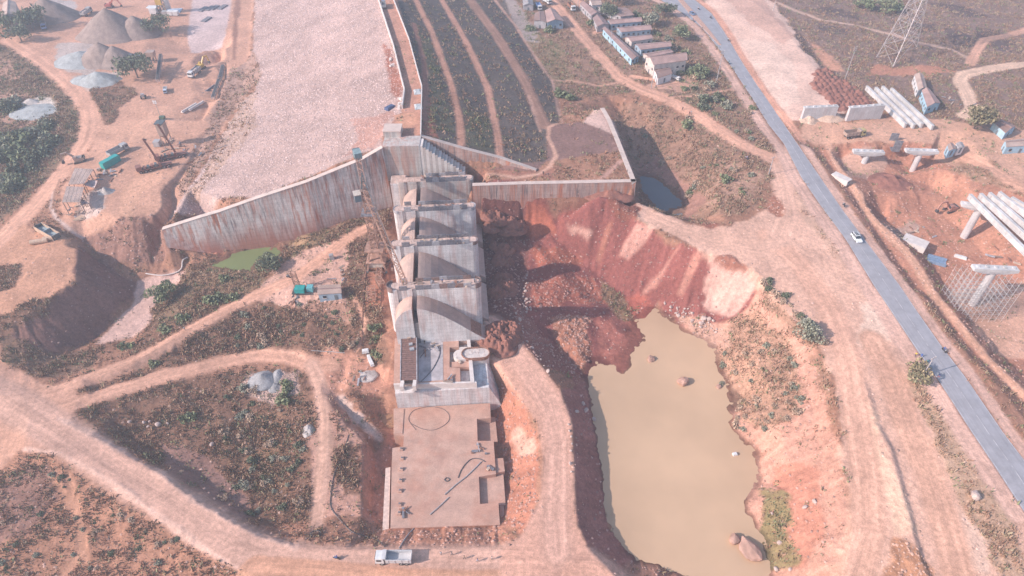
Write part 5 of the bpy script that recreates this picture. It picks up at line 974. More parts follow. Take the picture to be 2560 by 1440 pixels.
def house(quad, zg, h, label, roof='pink', wall_='blue', ridge=0, rise=1.0, nwin=5, cat='building', name='house', group=None, sheets=0):
    """building whose eaves stand over four photo points (far-left, far-right, near-right, near-left)"""
    q = [un(x, y, zg + h) for x, y in quad]; c = sum(q, Vector()) / 4; c.z = zg; root = empty(name, c, label, cat, group)
    loc = [Vector((p.x - c.x, p.y - c.y, 0)) for p in q]; zb = -1.0; ins = [p * .94 for p in loc]
    if ridge == 0: r0, r1 = (loc[0] + loc[3]) / 2, (loc[1] + loc[2]) / 2; s0, s1 = (ins[0] + ins[3]) / 2, (ins[1] + ins[2]) / 2; wl = [ins[0], ins[1], s1, ins[2], ins[3], s0]; up = (2, 5)
    else: r0, r1 = (loc[0] + loc[1]) / 2, (loc[3] + loc[2]) / 2; s0, s1 = (ins[0] + ins[1]) / 2, (ins[3] + ins[2]) / 2; wl = [ins[0], s0, ins[1], ins[2], s1, ins[3]]; up = (1, 4)
    b = MB(); n = 6; tops = [p + Vector((0, 0, h - .1 + (rise * .94 if k in up else 0))) for k, p in enumerate(wl)]; b.add([p + Vector((0, 0, zb)) for p in wl] + tops, [(k, (k + 1) % n, n + (k + 1) % n, n + k) for k in range(n)]); b.build('wall', WALLM[wall_], root)
    up_ = Vector((0, 0, 1)); E = [p + up_ * h for p in loc]; R0, R1 = r0 + up_ * (h + rise), r1 + up_ * (h + rise)
    sides = ((E[0], E[1], R1, R0), (R0, R1, E[2], E[3])) if ridge == 0 else ((E[0], R0, R1, E[3]), (R0, E[1], E[2], R1))
    for s in sides:
        pl = MB().add(list(s) + [v + up_ * .14 for v in s], [(3, 2, 1, 0), (4, 5, 6, 7), (0, 1, 5, 4), (1, 2, 6, 5), (2, 3, 7, 6), (3, 0, 4, 7)]).build('roof', ROOF[roof], root)
    MB().bar(R0 + up_ * .16, R1 + up_ * .16, .4, .15).build('ridge_cap', ROOF['grey' if roof == 'grey' else 'brown'], root)
    for a, d in ((ins[3], ins[2]), (ins[0], ins[3]) if loc[0].x + c.x > 0 else (ins[1], ins[2])):
        L = (d - a).length; k = max(1, int(nwin * min(1, L / 14))); nrm = Vector((d.y - a.y, -(d.x - a.x), 0)).normalized(); ang = math.atan2(d.y - a.y, d.x - a.x)
        if nrm.dot(-c) < 0: nrm = -nrm
        for i in range(k):
            p = a.lerp(d, (i + .5) / k) + nrm * .03
            if i == k // 2: MB().box(p + up_ * 1.05, (1.0, .12, 2.1), ang).build('door', M_DOOR, root)
            else:
                w = MB().box(p + up_ * (h * .55), (1.1, .12, 1.0), ang).build('window', M_WIN, root); MB().box(p + up_ * (h * .55 - .6) + nrm * .05, (1.4, .2, .12), ang).build('sill', WALLM['cream'], w)
    return root
Z3 = 16.0
HS = [([(1362, 27), (1389, 25), (1410, 53), (1367, 57)], 'wide pink-roofed hall with a blue gable by the dirt lane', 'pink', 'blue', 1, 1.4, 5),
 ([(1337, 33), (1360, 28), (1366, 55), (1334, 52)], 'open lean-to with patched sheet roof joined to the wide hall', 'rust', 'grey', 1, .6, 3),
 ([(1449, 9), (1464, 6), (1505, 34), (1479, 39)], 'long dark brown shed at the upper end of the lane', 'brown', 'grey', 1, 1.2, 5),
 ([(1482, 45), (1502, 38), (1524, 62), (1493, 67)], 'short brown shed touching the row of low barracks', 'brown', 'grey', 1, 1.0, 4),
 ([(1493, 17), (1562, 19), (1586, 38), (1552, 42)], 'low rusty roof with tyres on it behind the barracks', 'rust', 'grey', 0, .7, 4),
 ([(1516, 50), (1602, 43), (1606, 54), (1526, 61)], 'low pink-roofed barrack, farthest of the parallel row', 'pink', 'blue', 0, .9, 6),
 ([(1540, 69), (1624, 62), (1630, 74), (1552, 81)], 'low pink-roofed barrack with dark doors, second of the row', 'pink', 'blue', 0, .9, 6),
 ([(1562, 93), (1622, 87), (1634, 96), (1578, 105)], 'short pink-roofed barrack in the middle of the row', 'pink', 'cream', 0, .9, 4),
 ([(1585, 111), (1674, 104), (1680, 116), (1601, 125)], 'pink-roofed barrack just behind the big hall', 'pink', 'blue', 0, .9, 6),
 ([(1606, 135), (1672, 124), (1684, 131), (1622, 143)], 'narrow pink roof squeezed against the big hall', 'pink', 'cream', 0, .5, 3),
 ([(1505, 71), (1518, 69), (1600, 141), (1581, 150)], 'long narrow shed with whitish walls beside the barracks', 'brown', 'sky', 1, .7, 7),
 ([(1612, 143), (1711, 134), (1719, 151), (1634, 163)], 'big hall with cream gable and pink sheet roof', 'pink', 'cream', 0, 2.0, 6),
 ([(1632, 173), (1671, 168), (1681, 184), (1645, 196)], 'small garage with a patched roof in front of the big hall', 'rust', 'white', 0, .8, 3),
 ([(1473, 0), (1500, -2), (1505, 12), (1480, 14)], 'white hut with an open door at the top of the lane', 'tan', 'white', 0, .8, 3),
 ([(1306, -6), (1330, -6), (1334, 14), (1308, 14)], 'grey hut half hidden by trees beside parked trucks', 'grey', 'grey', 1, 1.0, 3)]
for i, (q, lb, rf, wl, rd, rs, nw) in enumerate(HS): house(q, Z3, 6.0 if 'big hall with' in lb else (4.2 if 'wide' in lb else 3.2), lb, rf, wl, rd, rs, nw, group='houses by the dirt lane')
house([(2286, 186), (2308, 186), (2318, 222), (2296, 226)], 13.8, 3.6, 'narrow white house with a tan roof near the field track', 'tan', 'white', 1, .9, 4, group='houses by the field track')
house([(2304, 226), (2324, 223), (2352, 258), (2318, 268)], 13.8, 3.8, 'sky blue house with a pink gabled roof near the girders', 'pink', 'sky', 1, 1.1, 5, group='houses by the field track')
house([(2482, 305), (2504, 300), (2541, 316), (2514, 333)], 13.6, 3.4, 'sky blue hut with a rusty roof beyond the brown tree', 'rust', 'sky', 1, .9, 3, group='houses by the field track')
house([(2510, 352), (2570, 346), (2600, 362), (2515, 368)], 13.4, 3.4, 'long pale roof hut at the edge of the field', 'tan', 'sky', 0, .8, 4, group='houses by the field track')
house([(2368, 362), (2382, 358), (2392, 372), (2372, 378)], 13.0, 2.6, 'small blue cabin above the excavation', 'tan', 'sky', 1, .5, 2, group='site cabins above the excavation')
house([(2390, 358), (2406, 356), (2412, 368), (2396, 371)], 13.0, 2.4, 'small white cabin beside the blue one', 'grey', 'white', 1, .4, 2, group='site cabins above the excavation')
house([(8, 8), (40, 5), (42, 38), (2, 45)], 13.4, 9, 'tall pale shed with grey doors behind the trees', 'tan', 'grey', 1, 1.5, 4)
house([(795, 713), (852, 711), (854, 733), (794, 737)], zat(*hit(825, 745).xy)[0], 2.8, 'site hut with a flat pinkish sheet roof beside the track', 'tan', 'blue', 0, .25, 5)
# open sheds in the yard
def open_shed(quad, z, label, m='tan', lift=(0, 0, .8, .8)):
    q = [un(x, y, z) + Vector((0, 0, l)) for (x, y), l in zip(quad, lift)]; c = sum(q, Vector()) / 4; c.z = zat(c.x, c.y)[0]; root = empty('open_shed', c, label, 'shed'); e0, e1 = q[0] - c, q[3] - c; ns = 9
    for k in range(ns):
        a, b_, d, e = [(q[0] - c).lerp(q[1] - c, (k + o) / ns) if j < 2 else (q[3] - c).lerp(q[2] - c, (k + o) / ns) for j, o in ((0, .01), (1, .99), (2, .99), (3, .01))]
        s = [a, b_, d, e]; u = Vector((0, 0, .09 + .04 * (k % 2))); MB().add(s + [v + u for v in s], [(3, 2, 1, 0), (4, 5, 6, 7), (0, 1, 5, 4), (1, 2, 6, 5), (2, 3, 7, 6), (3, 0, 4, 7)]).build('roof_sheet', ROOF[m], root)
    for k in range(4):
        for A, B in ((q[0], q[3]), (q[1], q[2])): p = A.lerp(B, (k + .1) / 3.2) - c; MB().bar(Vector((p.x, p.y, -.5)), p, .22).build('post', M_WOOD, root)
open_shed([(188, 423), (234, 423), (210, 460), (172, 464)], 16.6, 'larger open shed with a flat tan sheet roof in the yard', lift=(.4, 0, 0, .4)); open_shed([(168, 468), (210, 468), (200, 506), (157, 508)], 16.4, 'smaller open shed with a flat tan sheet roof in the yard', lift=(.4, 0, 0, .4))
for q, z, lb in (([(222, 450), (244, 452), (236, 470), (208, 462)], 15.4, 'sagging pink tarpaulin canopy beside the larger open shed'), ([(202, 498), (212, 500), (222, 508), (200, 514)], 15, 'small torn tarpaulin canopy beside the smaller open shed')):
    P = [un(x, y, z) for x, y in q]; c = sum(P, Vector()) / 4; c.z = zat(c.x, c.y)[0]; root = empty('tarpaulin', c, lb, 'tarpaulin'); b = MB(); N = 6; vs = []
    for i in range(N + 1):
        for j in range(N + 1): a = i / N; d = j / N; p = (P[0] - c).lerp(P[1] - c, a).lerp((P[3] - c).lerp(P[2] - c, a), d); p.z -= 1.6 * math.sin(math.pi * a) * math.sin(math.pi * d) * .6; vs.append(p)
    b.add(vs, [(i * (N + 1) + j, i * (N + 1) + j + 1, (i + 1) * (N + 1) + j + 1, (i + 1) * (N + 1) + j) for i in range(N) for j in range(N)]); b.build('sheet', mat('tarpaulin_cloth', (.50, .38, .36), .8, var=.15), root)
    for p in P: MB().bar(Vector((p.x - c.x, p.y - c.y, -.3)), p - c, .12).build('pole', M_WOOD, root)
# ------------------------------------------------------------------ vehicles
M_TYRE = mat('tyre_rubber', (.035, .033, .033), .9); M_RIM = mat('wheel_rim', (.35, .32, .3), .5); M_CHAS = mat('chassis_black', (.06, .055, .055), .7); M_SAND = mat('sand_load', (.44, .34, .30), .95, var=.2)
def paint(name, col, r=.45): return mat(name, col, r, var=.12, scale=.7)
def wheels(root, xs, ys, r=.52, w=.35):
    for x in xs:
        for y in ys:
            o = MB().cyl((0, -w / 2, 0), r, w, 14, axis='Y').build('wheel', M_TYRE, root, (x, y, r)); MB().cyl((0, -w / 2 - .02, 0), r * .55, w + .04, 10, axis='Y').build('rim', M_RIM, o)
def dump_truck(loc, rz, label, cabm, bodym, load=None, group='dump trucks on site', sc=1.0):
    root = empty('dump_truck', loc, label, 'truck', group, rz, sc); wheels(root, (-2.9, -1.6, 2.9), (-1.05, 1.05)); MB().box((0, 0, .95), (8.0, .95, .35)).build('chassis', M_CHAS, root)
    c = MB().box((3.35, 0, 2.0), (2.1, 2.45, 2.0), top=(1.8, 2.3)).build('cab', cabm, root); MB().box((4.34, 0, 2.35), (.14, 2.0, .85)).build('windscreen', M_GLASS, c); MB().box((3.3, 0, 3.08), (1.7, 2.1, .2)).build('roof_visor', cabm, c)
    for s in (-1, 1): MB().box((3.45, s * 1.19, 2.3), (1.1, .1, .7)).build('side_window', M_GLASS, c)
    t = MB(); 
    for s in (-1, 1): t.box((-1.1, s * 1.22, 2.05), (6.0, .12, 1.55))
    t.box((1.9, 0, 2.2), (.14, 2.32, 1.9)); t.box((-1.1, 0, 1.33), (5.9, 2.3, .12)); t.box((-4.05, 0, 1.95), (.12, 2.32, 1.2)); tb = t.build('tipper_body', bodym, root); MB().box((2.25, 0, 3.15), (.9, 2.4, .1)).build('cab_guard', bodym, tb)
    for s in (-1, 1):
        for k in range(4): MB().box((-3.4 + k * 1.55, s * 1.32, 2.05), (.14, .1, 1.5)).build('side_rib', bodym, tb)
    if load is not None: MB().box((-1.1, 0, 2.0), (5.6, 2.2, 1.2), top=(3, .9)).build('load', load, root)
    MB().box((4.35, 0, .8), (.25, 2.4, .45)).build('bumper', M_CHAS, root); return root
WH = paint('dusty_white_paint', (.70, .68, .67)); GREYP = paint('grey_body_paint', (.40, .38, .38)); YE = paint('machine_yellow', (.58, .36, .08)); RD = paint('machine_red', (.48, .13, .10)); BL = paint('truck_blue', (.18, .28, .48)); TE = paint('container_teal', (.02, .33, .31)); TAN_ = paint('dusty_tan_paint', (.40, .29, .24)); DKB = paint('dark_blue_paint', (.07, .10, .2))
dump_truck(hit(988, 1402), math.pi, 'white dump truck with an open grey tipper on the dirt road below the slab', WH, paint('dull_white_tipper', (.58, .56, .56)))
dump_truck(hit(489, 188), math.radians(-100), 'white dump truck waiting beside the yellow excavator', WH, GREYP, M_SAND)
dump_truck(hit(415, 230), math.radians(-70), 'small pale blue truck parked in the yard', paint('pale_blue_paint', (.45, .55, .66)), WH, sc=.62)
dump_truck(hit(2132, 343), math.radians(12), 'tan dump truck with an empty tipper below the abutment walls', paint('mustard_paint', (.50, .40, .18)), TAN_, sc=1.05)
dump_truck(hit(1428, 24), math.radians(-75), 'white and rust dump truck parked on the dirt lane', WH, M_RUST)
dump_truck(hit(1347, 22), math.radians(-80), 'blue-bodied lorry parked beside the wide hall', WH, BL, sc=.9); dump_truck(hit(1366, 8), math.radians(-60), 'white tanker lorry at the top of the lane', WH, WH, M_SAND, sc=.9)
dump_truck(hit(298, 385), math.radians(60), 'grey dump truck parked behind the teal container', GREYP, GREYP); dump_truck(hit(218, 37), math.radians(85), 'dusty grey dump truck near the big spoil heap', GREYP, GREYP, M_SAND); dump_truck(hit(112, 70), math.radians(-60), 'blue-grey lorry shaded by the yard trees', BL, GREYP)
dump_truck(hit(1688, 199), math.radians(-50), 'white pickup lorry parked in front of the garage', WH, WH, sc=.55, group='vehicles by the garage')
def excavator(loc, rz, label, m, reach=1.0):
    root = empty('excavator', loc, label, 'excavator', 'excavators on site', rz)
    for s in (-1, 1): o = MB().box((0, s * 1.2, .45), (3.9, .6, .9), top=(3.3, .6)).build('track', M_CHAS, root); MB().box((0, s * 1.2, .92), (3.2, .5, .06)).build('track_guard', m, o)
    MB().cyl((0, 0, .85), .75, .35, 14).build('slew_ring', M_CHAS, root); MB().box((-.6, 0, 1.75), (3.3, 2.6, 1.1), top=(3.1, 2.5)).build('upper_body', m, root); MB().box((-1.9, 0, 1.7), (.8, 2.5, 1.2)).build('counterweight', M_DK, root)
    c = MB().box((.75, .8, 2.15), (1.4, 1.0, 1.7), top=(1.1, .95)).build('cab', m, root); MB().box((1.44, .8, 2.4), (.1, .85, 1.0)).build('windscreen', M_GLASS, c)
    b = MB(); b.bar((.7, -.2, 1.9), (3.1, -.2, 4.7), .5, .7); b.bar((3.0, -.2, 4.7), (5.2, -.2, 4.4), .5, .6); b.build('boom', m, root); MB().bar((5.2, -.2, 4.6), (5.9 * reach, -.2, 1.6), .38, .5).build('stick', m, root)
    MB().box((5.7 * reach, -.2, 1.0), (1.0, 1.2, 1.0), top=(.6, 1.2)).build('bucket', M_CHAS, root)
excavator(hit(504, 172), math.radians(70), 'yellow excavator digging at the square pit', YE); excavator(hit(276, 20), math.radians(5), 'red excavator at the far edge of the yard', RD, 1.15); excavator(hit(2372, 528), math.radians(195), 'dusty red excavator working in the bridge excavation', paint('faded_red_paint', (.45, .22, .17)))
excavator(hit(200, 405), math.radians(200), 'pale dusty excavator beside the left road', TAN_)
def drill_rig(a, b, label, m, boom=13.0, lean=.18):
    A, B = hit(*a), hit(*b); d = B - A; root = empty('truck_crane', (A + B) / 2, label, 'mobile crane', 'old truck cranes in the yard', math.atan2(d.y, d.x)); L = d.length; wheels(root, [(-.42 + .14 * k) * L for k in range(3)] + [.25 * L, .38 * L], (-1.2, 1.2), .6, .4)
    MB().box((0, 0, 1.15), (L, 2.4, .5)).build('carrier_deck', m, root); c = MB().box((-L * .44, 0, 2.1), (1.9, 2.5, 1.6)).build('cab', m, root); MB().box((-L * .44 - .95, 0, 2.3), (.12, 2.1, .8)).build('windscreen', M_GLASS, c)
    for k in range(5): MB().box((-L * .28 + k * L * .11, random.uniform(-.4, .4), 1.9), (L * .075, 1.7, random.uniform(.6, 1.2))).build('engine_box', M_DK if k % 2 else m, root)
    MB().bar((L * .18, 0, 1.4), (L * .18 - boom * lean, .5, boom), .7, .7).build('boom', m, root); MB().bar((L * .18 - boom * lean - .1, .5, boom), (L * .18 - boom * lean + 1.0, .5, boom - .8), .4).build('boom_head', M_DK, root)
    for s in (-1, 1): MB().box((L * .34, s * 1.9, .6), (.3, 1.6, .25)).build('outrigger', m, root)
RUSTP = paint('rusty_red_machine', (.27, .12, .095), .7)
drill_rig((346, 433), (432, 412), 'long rusty truck crane parked in front with its mast raised', RUSTP); drill_rig((392, 405), (468, 387), 'rusty truck crane with green engine parked behind the other', RUSTP, 15, .16)
# silo trailer, container, light tower, car, small machines
p = hit(412, 362); root = empty('silo_trailer', p, 'brown raised silo hopper on legs in the yard', 'silo'); MB().box((1.5, 0, 7.5), (3.0, 3.2, 5.2)).build('bin', TAN_, root); MB().box((1.5, 0, 4.2), (1.0, 1.0, 1.6), top=(3, 3.2)).build('hopper_cone', TAN_, root); MB().box((1.5, 0, 10.2), (3.4, 3.6, .3)).build('lid', M_DK, root)
for sx in (.2, 2.8):
    for sy in (-1.4, 1.4): MB().bar((sx, sy, 0), (sx, sy, 5), .25).build('leg', TAN_, root)
MB().box((-2.2, -1, 1.3), (2.4, 2.6, 2.2)).build('control_cabin', GREYP, root)
p = hit(279, 412); root = empty('container', p, 'teal shipping container standing in the yard', 'container', rz=math.radians(62)); MB().box((0, 0, 1.35), (7.5, 2.4, 2.6)).build('box', TE, root); MB().box((3.78, 0, 1.35), (.08, 2.2, 2.4)).build('door', paint('container_door_teal', (.03, .27, .26)), root); MB().box((0, 0, 2.72), (7.3, 2.2, .08)).build('roof_panel', TE, root)
p = hit(407, 298); root = empty('light_tower', p, 'mobile light tower with white lamps in the open yard', 'light tower'); MB().box((0, 0, .8), (2.2, 1.4, 1.2)).build('generator', paint('dark_green_paint', (.08, .14, .1)), root); MB().bar((-.6, 0, 1.2), (-.6, 0, 8.5), .18).build('mast', M_RIM, root)
for s in (-1, 1): MB().box((-.6 + s * .45, -.2, 8.5), (.7, .2, .6)).build('lamp', WH, root); MB().box((-.6 + s * .45, -.2, 7.7), (.7, .2, .6)).build('lamp', WH, root); MB().cyl((s * .9, -.85, .35), .35, .2, 10, axis='Y').build('wheel', M_TYRE, root)
p = hit(360, 246); root = empty('tractor', p, 'small blue tractor beside the tree in the yard', 'tractor', rz=1.9); MB().box((.6, 0, 1.1), (2.0, .8, .8)).build('bonnet', BL, root); MB().box((-.7, 0, 1.7), (1.2, 1.3, 1.5)).build('cab', GREYP, root)
for x, r in ((-.8, .8), (1.3, .45)):
    for s in (-1, 1): MB().cyl((x, s * .85 - .15, r), r, .35, 12, axis='Y').build('wheel', M_TYRE, root)
def car(loc, rz, label, m, L=4.6, W=1.85, hh=1.75, group=None):
    root = empty('car', loc, label, 'car', group, rz); wheels(root, (-L * .3, L * .3), (-W / 2 + .1, W / 2 - .1), .34, .22); b = MB(); prof = [(-L / 2, .35), (L / 2, .35), (L / 2, .8), (L * .47, .95), (L * .22, 1.08), (-L * .47, 1.1), (-L / 2, .9)]
    b.extrude(prof, lambda p, s, z: Vector((p, s, z)), -W / 2, W / 2); body = b.build('body', m, root); g = MB(); prof = [(L * .24, 1.06), (L * .08, hh - .1), (-L * .40, hh - .12), (-L * .48, 1.08)]; g.extrude(prof, lambda p, s, z: Vector((p, s * (1 if z < 1.2 else .86), z)), -W / 2 + .06, W / 2 - .06); g.build('glasshouse', M_GLASS, root)
    MB().box((-L * .16, 0, hh - .06), (L * .50, W * .80, .1)).build('roof', m, root)
    for x in (-.3, -.05, .1): 
        for s in (-1, 1): MB().bar((x * L + .2, s * (W / 2 - .05), 1.05), (x * L, s * (W / 2 - .17), hh - .1), .09).build('pillar', m, root)
    for s in (-1, 1): MB().box((L / 2 - .05, s * W * .36, .78), (.15, .32, .18)).build('headlight', mat('headlight_glass', (.75, .75, .75), .2), root); MB().box((-L / 2 + .05, s * W * .4, .88), (.15, .22, .25)).build('tail_light', RD, root)
    for x in (-.02, -.17, -.32): MB().box((x * L, 0, hh + .005), (.5, W * .6, .05)).build('roof_panel', M_GLASS if label.startswith('white') else m, root)
def hwp(px, py): p = hit(px, py); p.z = max(p.z, 0); a, za = interp(hl, p.y); b, zb = interp(hr, p.y); p.z = za + .14; return p
def hwdir(y): a = interp(hl, y - 4)[0]; b = interp(hl, y + 4)[0]; return math.atan2(8, b - a)
p = hwp(2139, 600); car(p, hwdir(p.y) + math.pi, 'white SUV driving on the highway', paint('white_car_paint', (.80, .80, .80), .3), 4.8, 1.95, 1.85, 'cars on the highway'); p = hwp(1730, 38); car(p, hwdir(p.y) + math.pi, 'blue-grey hatchback on the far stretch of the highway', paint('blue_car_paint', (.16, .22, .34), .3), 4.2, 1.75, 1.55, 'cars on the highway')
# ------------------------------------------------------------------ people
def human(pose):
    me = bpy.data.meshes.new('person_' + pose); w = pose == 'walk'; s = pose == 'ride'
    J = dict(pel=(0, 0, .95), bel=(0, 0, 1.1), che=(0, .01, 1.32), nek=(0, 0, 1.47), hd0=(0, 0.01, 1.56), hd1=(0, 0.01, 1.68), shl=(-.19, 0, 1.40), elL=(-.25, .04, 1.14), haL=(-.25, .10, .88), shr=(.19, 0, 1.40), elR=(.25, -.04, 1.14), haR=(.25, .04, .88), hpL=(-.1, 0, .9), knL=(-.11, .05, .5), anL=(-.11, 0, .08), toL=(-.11, .17, .04), hpR=(.1, 0, .9), knR=(.11, .03, .5), anR=(.11, -.02, .08), toR=(.11, .15, .04))
    if w: J.update(knL=(-.11, .22, .53), anL=(-.11, .24, .1), toL=(-.11, .40, .07), knR=(.11, -.05, .5), anR=(.11, -.32, .14), toR=(.11, -.2, .04), elL=(-.25, -.14, 1.16), haL=(-.25, -.10, .9), elR=(.25, .12, 1.16), haR=(.24, .28, .98))
    if s: J.update(knL=(-.2, .38, .78), anL=(-.2, .30, .36), toL=(-.2, .46, .32), knR=(.2, .38, .78), anR=(.2, .30, .36), toR=(.2, .46, .32), elL=(-.30, .26, 1.18), haL=(-.30, .52, 1.08), elR=(.30, .26, 1.18), haR=(.30, .52, 1.08))
    R = dict(pel=.15, bel=.135, che=.16, nek=.06, hd0=.09, hd1=.10, shl=.075, elL=.05, haL=.04, shr=.075, elR=.05, haR=.04, hpL=.10, knL=.07, anL=.05, toL=.045, hpR=.10, knR=.07, anR=.05, toR=.045)
    K = list(J); E = [('pel', 'bel'), ('bel', 'che'), ('che', 'nek'), ('nek', 'hd0'), ('hd0', 'hd1'), ('che', 'shl'), ('shl', 'elL'), ('elL', 'haL'), ('che', 'shr'), ('shr', 'elR'), ('elR', 'haR'), ('pel', 'hpL'), ('hpL', 'knL'), ('knL', 'anL'), ('anL', 'toL'), ('pel', 'hpR'), ('hpR', 'knR'), ('knR', 'anR'), ('anR', 'toR')]
    me.from_pydata([J[k] for k in K], [(K.index(a), K.index(b)) for a, b in E], []); o = bpy.data.objects.new('tmp', me); COL.objects.link(o); o.modifiers.new('s', 'SKIN'); sv = me.skin_vertices[0].data
    for i, k in enumerate(K): sv[i].radius = (R[k], R[k] * (.75 if k in ('che', 'bel', 'pel') else 1)); sv[i].use_root = k == 'pel'
    o.modifiers.new('d', 'SUBSURF').levels = 1; dg = bpy.context.evaluated_depsgraph_get(); m2 = bpy.data.meshes.new_from_object(o.evaluated_get(dg)); bpy.data.objects.remove(o)
    for _ in range(4): m2.materials.append(None)
    for p in m2.polygons:
        c = p.center; p.use_smooth = True
        if c.z > 1.62 or (c.z > 1.52 and c.y < -.02): i = 3
        elif c.z > 1.47: i = 2
        elif abs(c.x) > .2 and c.z < 1.2 and c.z > .8 and not s: i = 2
        elif c.z > .93: i = 0
        elif c.z < .09: i = 3
        else: i = 1
        p.material_index = i
    m2.name = 'person_' + pose; return m2
HUM = {k: human(k) for k in ('stand', 'walk', 'ride')}; SKIN = mat('brown_skin', (.22, .12, .08), .6); HAIR = mat('black_hair', (.02, .018, .017), .7)
CLO = {n: mat('cloth_' + n, c, .9) for n, c in dict(white=(.66, .64, .64), grey=(.32, .31, .33), blue=(.07, .16, .48), yellow=(.75, .52, .06), red=(.42, .1, .1), dark=(.05, .05, .06), khaki=(.30, .24, .17), teal=(.1, .4, .42), lilac=(.5, .45, .6)).items()}
def person(loc, rz, pose, shirt, legs, label, group=None, hair=None):
    o = link('person', HUM[pose], None, loc, (0, 0, rz))
    for i, m in enumerate((CLO[shirt], CLO[legs], SKIN, hair or HAIR)): o.material_slots[i].link = 'OBJECT'; o.material_slots[i].material = m
    return tag(o, label, 'person', group)
HELM = mat('white_helmet', (.75, .75, .75), .4)
for x, y, po, sh_, lg, lb, a in ((1103, 1387, 'stand', 'white', 'grey', 'person in white shirt standing on the dirt road nearest the dump truck tailgate', .4), (1130, 1388, 'walk', 'grey', 'dark', 'person in grey shirt walking towards the dump truck', 1.4), (1161, 1397, 'walk', 'khaki', 'dark', 'person in khaki walking in the middle of the group behind the truck', 1.6), (1194, 1404, 'walk', 'lilac', 'grey', 'person in lilac shirt walking behind the one in khaki', 1.2), (1230, 1399, 'stand', 'white', 'khaki', 'person in white and khaki carrying a long pole on the dirt road', 1.5), (1706, 276, 'walk', 'dark', 'dark', 'person in dark clothes walking alone up the dirt road', 0), (1723, 287, 'walk', 'red', 'dark', 'person in red walking on the dirt road beside another in white', 0), (1727, 286, 'walk', 'white', 'dark', 'person in white walking on the dirt road beside another in red', 0), (2287, 891, 'walk', 'yellow', 'dark', 'person in yellow shirt walking at the highway edge', 2.4), (2301, 894, 'walk', 'blue', 'blue', 'person in blue clothes walking onto the highway behind one in yellow', 2.6), (2316, 909, 'stand', 'teal', 'dark', 'person in teal standing by the roadside pole', .3), (2344, 946, 'walk', 'blue', 'red', 'person in blue and red crossing the highway in the tree shadow', 1.0), (463, 826, 'walk', 'white', 'dark', 'person in white walking beside the narrow track', .7), (1358, 438, 'stand', 'dark', 'dark', 'person in dark clothes standing at the end of the sloping retaining wall', 0)):
    p = hit(x, y); 
    if x > 2340 and y < 960: p = hwp(x, y)
    person(p, a, po, sh_, lg, lb, hair=None)
for u, v, sh_, lb in ((2.5, .3, 'blue', 'person in blue standing on top of the pier ringed with rebar'), (-9, .6, 'yellow', 'person in yellow working at the upstream end of the pier ringed with rebar'), (12, -.4, 'white', 'person in white at the downstream nose of the pier ringed with rebar')): person(spw(u, v, 22.2), 1.0, 'stand', sh_, 'dark', lb, hair=HELM)
person(un(1028, 824, 7.4), .5, 'stand', 'white', 'teal', 'person in white on the far end of the rusty gallery formwork'); person(un(1062, 860, 5.05), .9, 'stand', 'dark', 'khaki', 'person in dark shirt on the low block beside the rusty formwork')
def bike(loc, rz, m, shirt, label, rider_label, group='motorbikes'):
    root = empty('motorbike', loc, label, 'motorbike', group, rz)
    for y in (-.65, .65): MB().cyl((-.06, y, .32), .32, .12, 12, axis='X').build('wheel', M_TYRE, root)
    MB().box((0, 0, .55), (.3, .7, .4)).build('engine', M_CHAS, root); MB().box((0, .18, .85), (.32, .5, .25), top=(.22, .4)).build('fuel_tank', m, root); MB().box((0, -.32, .84), (.28, .7, .12)).build('seat', M_CHAS, root); MB().bar((0, .62, .35), (0, .42, 1.05), .1).build('fork', M_RIM, root); MB().bar((-.36, .42, 1.07), (.36, .42, 1.07), .06).build('handlebar', M_RIM, root); MB().box((0, .58, .95), (.2, .15, .2)).build('headlight', HELM, root)
    Mx = Matrix.Rotation(rz, 3, 'Z'); o = person(Vector(loc) + Mx @ Vector((0, -.22, .0)), rz, 'ride', shirt, 'dark', rider_label); return root
for x, y, m, sh_, hw, dr, lb in ((2357, 880, DKB, 'blue', 1, math.pi, 'dark blue motorbike loaded with a bundle on the highway'), (2108, 517, GREYP, 'dark', 1, 0, 'grey motorbike at the highway edge beyond the white SUV'), (1746, 25, RD, 'white', 1, 0, 'red motorbike on the far carriageway passing the hatchback'), (1776, 47, DKB, 'dark', 1, 0, 'dark motorbike on the far carriageway near the median tip'), (1820, 104, WH, 'white', 1, 0, 'white motorbike at the edge of the pale compacted ground'), (1733, 54, GREYP, 'red', 1, math.pi, 'grey motorbike beside the median'), (1866, 398, RD, 'lilac', 0, .8, 'red motorbike on the dirt road near the highway turn-off'), (842, 1397, DKB, 'blue', 0, 1.3, 'dark blue motorbike on the dirt road in front of the dump truck'), (722, 695, DKB, 'grey', 0, 1.2, 'parked dark motorbike by the site hut track'), (1822, 160, BL, 'teal', 1, math.pi, 'blue motorbike on the verge below the tall pole')):
    p = hwp(x, y) if hw else hit(x, y); bike(p, (hwdir(p.y) - math.pi / 2 + dr) if hw else dr, m, sh_, lb, 'person in ' + sh_ + ' riding the ' + ' '.join(lb.split()[:10]))
